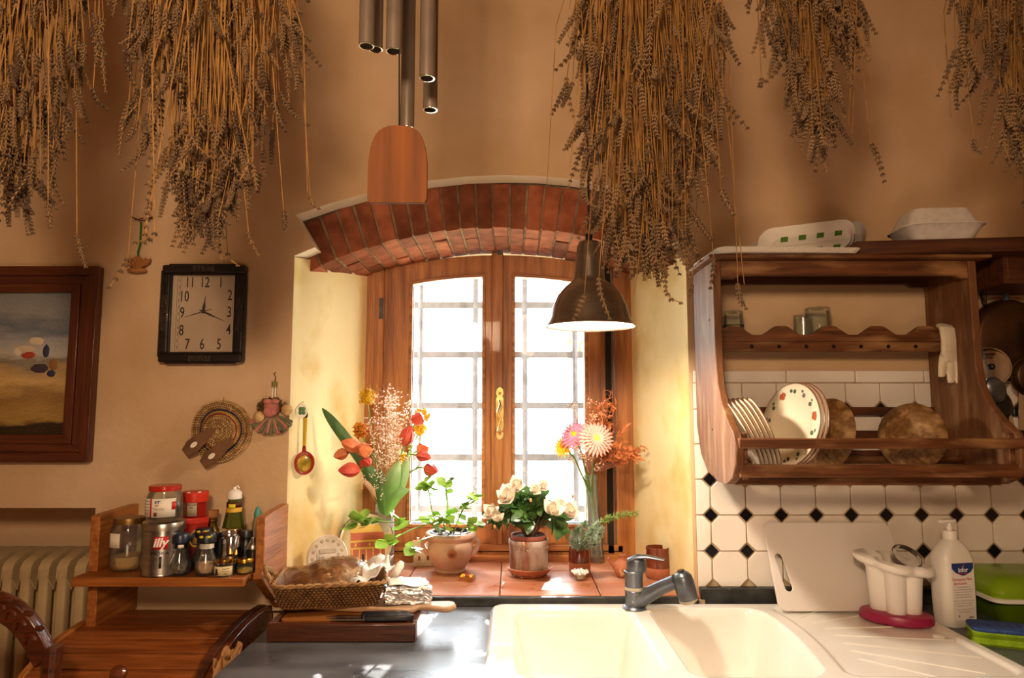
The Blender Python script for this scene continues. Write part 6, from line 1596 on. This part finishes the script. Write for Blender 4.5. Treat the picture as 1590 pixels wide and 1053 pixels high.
# straw hat ornament
hp_ = at(338, 670, 1.965); ht = thing('straw_hat_ornament', 'round braided straw hat with blue and red bands hanging on the wall', 'hat', (hp_.x, 1.996, hp_.z), (R(0), 0, 0))
m_st = [mat('straw', 'd6b483', 'ab8450', rough=.85, scale=60), mat('straw_dark', 'c09a66', '90693c', rough=.85, scale=60), mat('ribbon_navy', '25304a', rough=.8), mat('ribbon_red', '8a2a22', rough=.8), mat('ribbon_yellow', 'c09038', rough=.8)]
Tm = {k: [] for k in range(5)}
r = .004; ring = 0
while r < .090:
    crown = r < .054; yy = -.034 + .02 * max(0, (r - .036) / .018) ** 2 if crown else -.012 - .006 * ((r - .054) / .036)
    mi = ring % 2
    if .0475 < r <= .0535: mi = 3
    elif .0535 < r <= .057: mi = 4
    elif .057 < r <= .0635: mi = 2
    n = max(5, int(2 * PI * r / .0072))
    for k in range(n):
        a = 2 * PI * (k + .5 * (ring % 2)) / n; wob = 1 + .03 * S(3 * a + 1)
        d = (-S(a) + .35 * CO(a), 0, CO(a) + .35 * S(a)); Tm[mi].append(np.array(TM((r * CO(a) * wob * .95, yy, r * S(a) * wob), d, (.0030, .0030, .0046))))
    r += .0058; ring += 1
DV2 = [(1, 0, 0), (0, 1, 0), (-1, 0, 0), (0, -1, 0), (0, 0, 1.1), (0, 0, -1.1)]
for k, nm in enumerate(('straw_braid', 'dark_straw_braid', 'navy_band', 'red_band', 'yellow_band')):
    o = link(nm, instmesh(nm, DV2, DIA_F, Tm[k], m_st[k], True), ht); o['kind'] = 'stuff'
MB().lathe([(0, .03), (.045, .026), (.054, .012), (.088, .005), (.088, .002), (.05, .008), (0, .02)], 36, M=Matrix.Rotation(PI / 2, 4, 'X')).build('backing', m_st[1], ht)
m_lea = mat('brown_leather', '7d5636', '5c3c24', rough=.7, scale=20)
for (x, z, a) in ((-.052, -.028, 40), (.0, -.060, 40)):
    s_ = empty('slipper'); s_.parent = ht; s_.matrix_basis = Matrix.Translation((x, -.032, z)) @ Matrix.Rotation(R(-a), 4, 'Y').inverted()
    s_.matrix_basis = Matrix.Translation((x, -.037, z)) @ Matrix.Rotation(R(50), 4, 'Y') @ Matrix.Scale(1.2, 4)
    MB().prism([(0.012, -.042), (.018, -.02), (.014, .01), (.009, .042), (0, .050), (-.009, .042), (-.016, .01), (-.018, -.02), (-.010, -.042)], 'y', 0, .006).build('sole', m_lea, s_, bevel=.002)
    lt([(0, 0), (.0055, 0), (.0055, .001), (0, .001)], 16, M=Matrix.Translation((0, -.0006, -.012)) @ Matrix.Rotation(PI / 2, 4, 'X') @ Matrix.Diagonal((1, 1.7, 1, 1))).build('label', m_paper, s_)
MB().tube([(.0, 0, .086), (.001, .0, .097)], .0012, 6).build('hanging_loop', m_straw, ht)
# doll ornament
dp = at(421, 640, 1.97); dl = thing('flower_seller_ornament', 'pink and green fabric doll ornament with baskets hanging on the wall', 'ornament', (dp.x, 1.992, dp.z))
m_pinkf, m_grnf, m_brnf = mat('pink_fabric', 'c07a6c', 'a5605a', rough=.9, scale=30), mat('green_fabric', '7a7454', '57563c', rough=.9, scale=40), mat('brown_moss', '7d6038', '57401f', rough=.95, scale=60, bump=1)
n_ = 15
for k in range(n_):
    a = R(-62 + 124 * k / (n_ - 1)); L1, L2 = .018, .066 + .004 * (k % 2); q0 = Vector((L1 * S(a), -.014, -.006 - L1 * CO(a) * .6)); q1 = Vector((L2 * S(a), -.02, -.004 - L2 * CO(a) * .85))
    MB().tube([q0, q0.lerp(q1, .6), q1], [.003, .0062, .0078], 8, flat=1.0).build('skirt_pleat', m_grnf if k % 3 else m_pinkf, dl)
b = MB(); b.ball((0, -.018, .012), .022, 12, 8, (1.1, .5, 1.0), noise=.12); b.ball((-.004, -.024, .0), .015, 10, 6, (1.3, .5, .9), noise=.1); b.build('bodice', m_pinkf, dl)
for s_ in (-1, 1): MB().ball((s_ * .010, -.026, .030), .011, 8, 6, (1.2, .4, .7), noise=.1).build('bow', m_pinkf, dl)
for (x, z) in ((-.034, -.014), (.046, .006)):
    MB().ball((x, -.026, z), .016, 12, 7, (1, .7, 1.05)).build('basket', m_st[0], dl)
rr = random.Random(21); T = []
for k in range(260):
    a = rr.uniform(-.5, PI + .5); r_ = rr.uniform(.022, .044); T.append(np.array(TM((r_ * CO(a), -.012 + rr.gauss(0, .005), .012 + .7 * r_ * S(a)), V3(rr), (.003, .0015, .006))))
o = link('dry_moss', instmesh('moss', DIA_V, DIA_F, T, m_brnf), dl); o['kind'] = 'stuff'
MB().ball((.032, -.02, -.055), .005, 8, 6).ball((0, -.02, -.052), .005, 8, 6).build('foot', m_darkwood, dl)
MB().tube([(-.004, -.006, .04), (-.003, -.004, .075), (.004, -.004, .078), (.005, -.006, .04)], .0022, 6).build('ribbon', m_paper, dl)
MB().tube([(0, -.004, .072), (0, -.004, .088)], [.008, .008], 10).build('green_wrap', mat('olive_wrap', '7a7430', rough=.8), dl); MB().tube([(0, -.003, .088), (.003, -.003, .1), (-.003, -.003, .112), (.003, -.003, .115)], .0014, 6).build('hook', m_brownlid, dl)
# angel on green ribbon
ap2 = at(212, 411, 1.975); an = thing('terracotta_angel', 'small winged terracotta face hanging from a green ribbon on the wall', 'ornament', (ap2.x, 1.988, ap2.z))
m_an = mat('angel_clay', 'b07a4a', '96602f', rough=.85, scale=30, bump=.5)
MB().ball((0, -.010, .006), .018, 14, 10, (1.0, .7, 1.1)).build('head', m_an, an); b = MB()
b.ball((-.006, -.023, .010), .0025, 6, 5); b.ball((.006, -.023, .010), .0025, 6, 5); b.ball((0, -.024, .004), .003, 6, 5, (.8, 1, 1.3)); b.ball((0, -.021, -.004), .004, 8, 5, (1.4, .6, .5)); b.build('face', mat('clay_dark', '8a5a34', rough=.9), an)
for s_ in (-1, 1): MB().prism([(s_ * .012, -.008), (s_ * .034, .004), (s_ * .040, .020), (s_ * .030, .016), (s_ * .022, .022), (s_ * .014, .012)], 'y', -.012, -.004).build('wing', m_an, an, bevel=.002)
MB().ball((0, -.010, -.016), .014, 14, 6, (2.2, .6, .6), noise=.08).build('base', m_an, an)
rb_t = at(216, 345, 1.985).z - ap2.z
MB().tube([(0, -.006, .022), (-.003, -.004, .04), (.002, -.004, .06), (.001, -.004, rb_t)], .0045, 6, flat=.35).build('green_ribbon', mat('green_ribbon', '1f7a34', rough=.5), an)
b = MB(); b.tube([(-.032, -.003, rb_t + .018), (.0, -.004, rb_t + .004), (.024, -.004, rb_t + .012)], .0016, 6); b.tube([(.022, -.004, rb_t + .010), (.034, -.004, rb_t + .015)], .003, 6); b.tube([(-.018, -.004, rb_t + .006), (.008, -.004, rb_t + .012)], .0015, 5); b.build('twig_tie', m_darkwood, an)
# clock
ckp = at(315, 487, 1.975); ck = thing('wall_clock', 'dark framed rectangular wall clock with black numerals', 'clock', (ckp.x, 1.995, ckp.z), (0, 0, 0))
hw2, hh2 = at(378, 487, 1.965).x - ckp.x - .001, at(315, 411, 1.965).z - ckp.z; fwd = -.03
m_ckf = wood('clock_black_wood', '1c1516', '0d0a0c', 'x', rough=.4, sc=5, coat=.2); iw, ih = hw2 - .027, hh2 - .024
for (x0, x1, z0, z1, nm) in ((-hw2, hw2, hh2 - .026, hh2, 't'), (-hw2, hw2, -hh2, -hh2 + .026, 'b'), (-hw2, -hw2 + .026, -hh2 + .026, hh2 - .026, 'l'), (hw2 - .026, hw2, -hh2 + .026, hh2 - .026, 'r')):
    bx(x0, x1, fwd, 0, z0, z1).build('frame_side', m_ckf, ck, bevel=.005)
    if nm in 'tb': bx(x0 + .018, x1 - .018, fwd + .004, fwd + .012, (z0 + z1) / 2 - .017, (z0 + z1) / 2 + .017).build('inner_step', m_ckf, ck, bevel=.002)
    else: bx((x0 + x1) / 2 - .017, (x0 + x1) / 2 + .017, fwd + .004, fwd + .012, z0 - .01, z1 + .01).build('inner_step', m_ckf, ck, bevel=.002)
m_orn = mat('carved_ornament', '2e1d14', '150d08', rough=.5, scale=90, bump=1, bscale=120)
for (x0, x1, z0, z1) in ((-.034, .034, hh2 - .022, hh2 - .001), (-.034, .034, -hh2 + .001, -hh2 + .022), (-hw2 + .001, -hw2 + .022, -.055, .055), (hw2 - .022, hw2 - .001, -.055, .055)):
    bx(x0, x1, fwd - .003, fwd + .002, z0, z1).build('carved_panel', m_orn, ck, bevel=.003)
bx(-iw - .004, iw + .004, fwd + .014, fwd + .018, -ih - .004, ih + .004).build('dial', mat('dial_paper', 'cdb49a', 'c2a78c', rough=.6, scale=8), ck)
fd = fwd + .0138; mmx = iw * .70; mmz = ih * .76
for s_, x, z in (('12', .0, .77), ('1', .50, .77), ('2', .80, .45), ('3', .80, .03), ('4', .80, -.40), ('5', .52, -.76), ('6', .0, -.76), ('7', -.46, -.76), ('8', -.66, -.42), ('9', -.66, .02), ('10', -.62, .42), ('11', -.46, .77)):
    lettering(s_, .044, m_ink, ck, (x * iw, fd, z * ih), sx=.66, bold=.0002)
b = MB()
for (x, z) in [(-.78, k / 6) for k in range(-5, 6)] : b.box(x * iw - .0006, x * iw + .0006, fd - .0004, fd, z * ih - .004, z * ih + .004)
for s_ in (-1, 1): b.box(-.84 * iw, .92 * iw, fd - .0003, fd, s_ * ih * .93 - .0003, s_ * ih * .93 + .0003)
for s_ in (-.84, -.74): b.box(s_ * iw - .0003, s_ * iw + .0003, fd - .0003, fd, -ih * .93, ih * .93)
b.build('minute_track', m_ink, ck)
ox, oz = .0, .006
def hand(a, L_, w_, back, nm, off):
    d = Vector((S(a), CO(a))); n2 = Vector((d.y, -d.x)); o_ = Vector((ox, oz))
    pts = [o_ - d * back - n2 * w_ * .5, o_ + d * L_ * .3 - n2 * w_, o_ + d * L_ * .55 - n2 * w_ * .4, o_ + d * L_, o_ + d * L_ * .55 + n2 * w_ * .4, o_ + d * L_ * .3 + n2 * w_, o_ - d * back + n2 * w_ * .5]
    MB().prism([tuple(v) for v in pts], 'y', fd - off - .0006, fd - off).build(nm, m_pewter if nm != 'second_hand' else m_ink, ck)
hand(R(6), .048, .005, .006, 'hour_hand', .002); hand(R(114), .075, .003, .012, 'minute_hand', .003); hand(R(253), .075, .0008, .026, 'second_hand', .004)
lt([(0, 0), (.005, 0), (.005, .006), (0, .006)], 16, M=Matrix.Translation((ox, fd + .0, oz)) @ Matrix.Rotation(PI / 2, 4, 'X')).build('hub', m_pewter, ck)
bx(-iw - .003, iw + .003, fwd + .0055, fwd + .0065, -ih - .003, ih + .003).build('glass', glassmat('clock_glass', (1, 1, 1, 1), .14), ck)
# framed painting
pr0, pr1 = at(153, 412, 1.965).x, -2.03; pz1, pz0 = at(100, 413, 1.965).z, at(100, 718, 1.965).z
pt_ = thing('framed_painting', 'large brown framed painting of golden field under grey sky on the left wall', 'painting', (0, 1.995, 0))
m_fr = wood('frame_wood', '5e2c16', '42190a', 'x', rough=.35, sc=5, coat=.2); m_frz = wood('frame_wood_side', '5e2c16', '42190a', 'z', rough=.35, sc=5, coat=.2); fwid = .078
def frame_side(pts, mm): 
    MB().prism(pts, 'y', -.018, -.001).build('frame_side', mm, pt_, bevel=.003)
    c_x = sum(p[0] for p in pts) / 4; c_z = sum(p[1] for p in pts) / 4
for (k, (o_, i_)) in enumerate(((0, .028), (.028, .052), (.052, fwid))):
    dpt = (-.030, -.022, -.026)[k]
    X0, X1, Z0, Z1 = pr1 + o_, pr0 - o_, pz0 + o_, pz1 - o_; x0, x1, z0, z1 = pr1 + i_, pr0 - i_, pz0 + i_, pz1 - i_
    for pts, mm in (([(X0, Z1), (X1, Z1), (x1, z1), (x0, z1)], m_fr), ([(X0, Z0), (X1, Z0), (x1, z0), (x0, z0)], m_fr), ([(X0, Z0), (X0, Z1), (x0, z1), (x0, z0)], m_frz), ([(X1, Z0), (X1, Z1), (x1, z1), (x1, z0)], m_frz)):
        MB().prism(pts, 'y', dpt, -.001).build('frame_moulding', mm, pt_, bevel=.002)
# generic painted field: colours laid out on the canvas by height
mp2 = bpy.data.materials.new('painted_canvas'); mp2.use_nodes = True; nt = mp2.node_tree; N = nt.nodes; L = nt.links; P_b = N['Principled BSDF']; P_b.inputs['Roughness'].default_value = .55
tc = N.new('ShaderNodeTexCoord'); sep = N.new('ShaderNodeSeparateXYZ'); L.new(tc.outputs['Generated'], sep.inputs[0])
nz = N.new('ShaderNodeTexNoise'); nz.inputs['Scale'].default_value = 5; nz.inputs['Detail'].default_value = 5; mpg = N.new('ShaderNodeMapping'); mpg.inputs['Scale'].default_value = (1, 1, 2.2); L.new(tc.outputs['Generated'], mpg.inputs[0]); L.new(mpg.outputs[0], nz.inputs['Vector'])
ad = N.new('ShaderNodeMath'); ad.operation = 'MULTIPLY_ADD'; ad.inputs[1].default_value = .28; L.new(nz.outputs[0], ad.inputs[0]); L.new(sep.outputs[2], ad.inputs[2])
cr2 = N.new('ShaderNodeValToRGB'); e = cr2.color_ramp.elements; e[0].position = .12; e[0].color = lin('46321a'); e[1].position = 1.0; e[1].color = lin('8f8c8c')
for ps, cc in ((.22, '3a2c1c'), (.27, 'b08a48'), (.42, '8f6a34'), (.50, 'c09a58'), (.60, 'a07e48'), (.66, '6a5a44'), (.70, 'a59c90'), (.82, '8c8a8c'), (.9, '5d646e')):
    q_ = e.new(ps); q_.color = lin(cc)
L.new(ad.outputs[0], cr2.inputs[0]); L.new(cr2.outputs[0], P_b.inputs['Base Color'])
bm2 = N.new('ShaderNodeBump'); bm2.inputs['Strength'].default_value = .5; bm2.inputs['Distance'].default_value = .003; n3 = N.new('ShaderNodeTexNoise'); n3.inputs['Scale'].default_value = 60; L.new(tc.outputs['Generated'], n3.inputs['Vector']); L.new(n3.outputs[0], bm2.inputs['Height']); L.new(bm2.outputs[0], P_b.inputs['Normal'])
MB().grid(lambda u, v: (pr1 + fwid - .003 + (pr0 - pr1 - 2 * fwid + .006) * u, -.012, pz0 + fwid - .003 + (pz1 - pz0 - 2 * fwid + .006) * v), 2, 2).build('canvas', mp2, pt_, solid=.004)
# loose painterly strokes: a generic bent worker in the field
for (px, py, rx, rz, mm_) in ((40, 542, .030, .010, 'c8b49a'), (57, 530, .022, .012, 'd0bda4'), (45, 552, .020, .010, 'a5402a'), (72, 545, .010, .018, '2e3450'), (28, 546, .012, .012, 'd4c4ac'), (62, 572, .026, .014, '3c3038'), (84, 566, .014, .016, '8a6234'), (80, 580, .012, .010, '2c3048')):
    p = at(px, py, 1.982); MB().ball((p.x, -.0145, p.z), 1, 14, 5, (rx, .0022, rz), noise=.12).build('brush_stroke', mat('paint_stroke', mm_, rough=.6), pt_)

# ================================================================== wind chime
wc = at(617, 60, 1.02); WX = wc.x
wcm = thing('wind_chime', 'hanging metal tube wind chime with a rounded wooden sail above the window', 'wind chime', (WX, 1.02, 0))
m_tube = mat('chime_metal', 'a08f80', '86776a', rough=.26, metal=.65, scale=10)
for k, (px, pyb, Y, ln) in enumerate(((569, 72, .985, .36), (583, 77, 1.045, .37), (611, 80, .965, .40), (632, 200, 1.07, .56), (663, 122, .975, .46), (668, 171, 1.05, .52))):
    p = at(px, pyb, Y); r = .0115
    MB().lathe([(r, p.z), (r, p.z + ln), (r - .0018, p.z + ln), (r - .0018, p.z)], 28, c=(p.x - WX, Y - 1.02, 0), close=True).build('tube', m_tube, wcm)
    MB().lathe([(r + .0002, p.z), (r + .0003, p.z + .0008), (r - .002, p.z + .0008), (r - .0019, p.z - .0002)], 28, c=(p.x - WX, Y - 1.02, 0), close=True).build('tube_lip', m_chrome, wcm)
    b = MB(); b.tube([(p.x - WX, Y - 1.02, p.z + ln - .01), ((p.x - WX) * .9, (Y - 1.02) * .9, 2.66)], .0012, 5); b.build('string', m_ink, wcm)
lt([(0, 2.66), (.062, 2.66), (.065, 2.664), (.065, 2.676), (.062, 2.68), (0, 2.68)], 36).build('top_disc', m_walnut, wcm)
lt([(0, 2.20), (.034, 2.20), (.034, 2.212), (0, 2.212)], 28).build('clapper', m_walnut, wcm)
cz = at(619, 196, .93)
b = MB(); b.tube([(0, 0, 2.66), (0, 0, 2.21), (cz.x - WX, -.085, cz.z - .004)], .0012, 5); b.tube([(0, 0, 2.68), (0, 0, ZTOP)], .0015, 5); b.build('string', m_ink, wcm)
sw, sh_ = .0415, at(619, 196, .93).z - at(619, 316, .93).z
pts = [(-sw * .93, -sh_), (sw * .93, -sh_), (sw * 1.0, -sh_ + .006)]
for k in range(0, 19):
    t = k / 18; a = PI * t; ex = CO(a); pts.append((sw * (abs(ex) ** .62) * (1 if ex > 0 else -1), -sh_ * .62 + sh_ * .62 * S(a) ** .8 * 1.0))
pts.append((-sw * 1.0, -sh_ + .006))
o = MB().prism(pts, 'y', -.0035, .0035, M=Matrix.Translation((cz.x - WX, -.09, cz.z))).build('wooden_sail', wood('sail_wood', '783e02', '542a00', 'z', rough=.75, sc=3), wcm, bevel=.0015)

# ================================================================== lavender bundles hanging from the beam
def bundle(label, px, pyb, Y, rad, n, seed, strays=10, ry=.55, zt=2.62, x=None, skew=0, taper=.5):
    r = random.Random(seed); X = at(px, 200, Y).x if x is None else x; zb_ = at(px, pyb, Y).z; L_ = zt - zb_
    t = thing('lavender_bundle', label, 'dried flowers', (X, Y, zt), group='dried lavender bundles on the beam')
    stems = MB(); T = []; T2 = []
    for k in range(n + strays):
        stray = k >= n
        u = math.sqrt(r.random()); a = r.uniform(0, 2 * PI)
        l = L_ * (r.uniform(.45, 1.0) if not stray else r.uniform(.85, 1.12)); lim = 1.0 if l / L_ < .72 else max(.12, 1 - taper * 1.9 * (l / L_ - .72) / .28 * .9)
        if stray: lim = 1.25
        ex = rad * u * CO(a) * lim + skew * (l / L_) + r.gauss(0, .006); ey = rad * ry * u * S(a) * lim
        e_ = Vector((ex, ey, -l)); m1 = Vector((ex * .42, ey * .42, -l * .28)) + V3(r) * .008; m2 = Vector((ex * .9, ey * .9, -l * .66)) + V3(r) * .012
        sl_ = (r.uniform(.035, .085) if r.random() < .88 else 0) if not stray else r.uniform(.0, .06)
        s0 = V3(r) * .010; s0.z = 0
        pts = [s0 + Vector((0, 0, .05)), s0, m1, m2, e_]
        if stray: pts[-2] += V3(r) * .02
        stems.tube(pts, [.0013] * 4 + [.0008], 3, cap=False)
        dd = (e_ - m2); dd = (dd.normalized() + V3(r) * .16 + Vector((ex * 1.2, 0, 0))).normalized()
        if sl_ > .02:
            nw = int(sl_ / .0062); p0_ = e_
            crv = V3(r) * .012
            stems.tube([p0_, p0_ + dd * sl_ * .5 + crv * .25, p0_ + dd * sl_ + crv], [.0016, .0016, .0008], 3, cap=False)
            for w_ in range(nw):
                f = w_ / max(1, nw - 1); q = p0_ + dd * (f * sl_) + crv * f * f; sz = .0030 * (1 - .5 * abs(f - .35) ** 1.2 * 1.3) + .0004
                TT = T if k % 3 else T2
                for c in range(5):
                    aa = 2 * PI * c / 5 + w_ * .7; o1 = dd.orthogonal().normalized(); o2 = dd.cross(o1); od = o1 * CO(aa) + o2 * S(aa)
                    d3 = (od * .55 + dd * .85)
                    TT.append(np.array(TM(q + od * sz * .85, d3, (sz * .75, sz * .75, sz * 1.1))))
    o = stems.build('stems', m_straw, t, smooth=False); o['kind'] = 'stuff'
    for T_, mm in ((T, m_lav), (T2, m_lav2)):
        o = link('flower_spikes', instmesh('spikes', DIA_V, DIA_F, T_, mm), t); o['kind'] = 'stuff'
    lt([(.014, -.012), (.019, -.01), (.020, 0), (.019, .012), (.014, .014)], 16).build('string_tie', m_paper, t)
    MB().tube([(0, 0, .01), (0, 0, ZTOP - .17 - zt + .002)], .0016, 6).build('hanging_string', m_paper, t)
    return t
bundle('lavender bundle at the far left edge above the painting', 38, 300, 1.2, .13, 210, 1, 14, x=None, skew=-.01)
bundle('lavender bundle above the clock, second from the left', 320, 335, 1.2, .165, 330, 2, 16)
bundle('largest lavender bundle, hanging in front of the right end of the brick arch', 1003, 385, 1.2, .152, 460, 3, 22, taper=.35)
bundle('shorter lavender bundle above the dish rack', 1270, 190, 1.2, .092, 260, 4, 12)
bundle('lavender bundle at the right edge above the thick board', 1590, 235, 1.2, .11, 200, 5, 8)
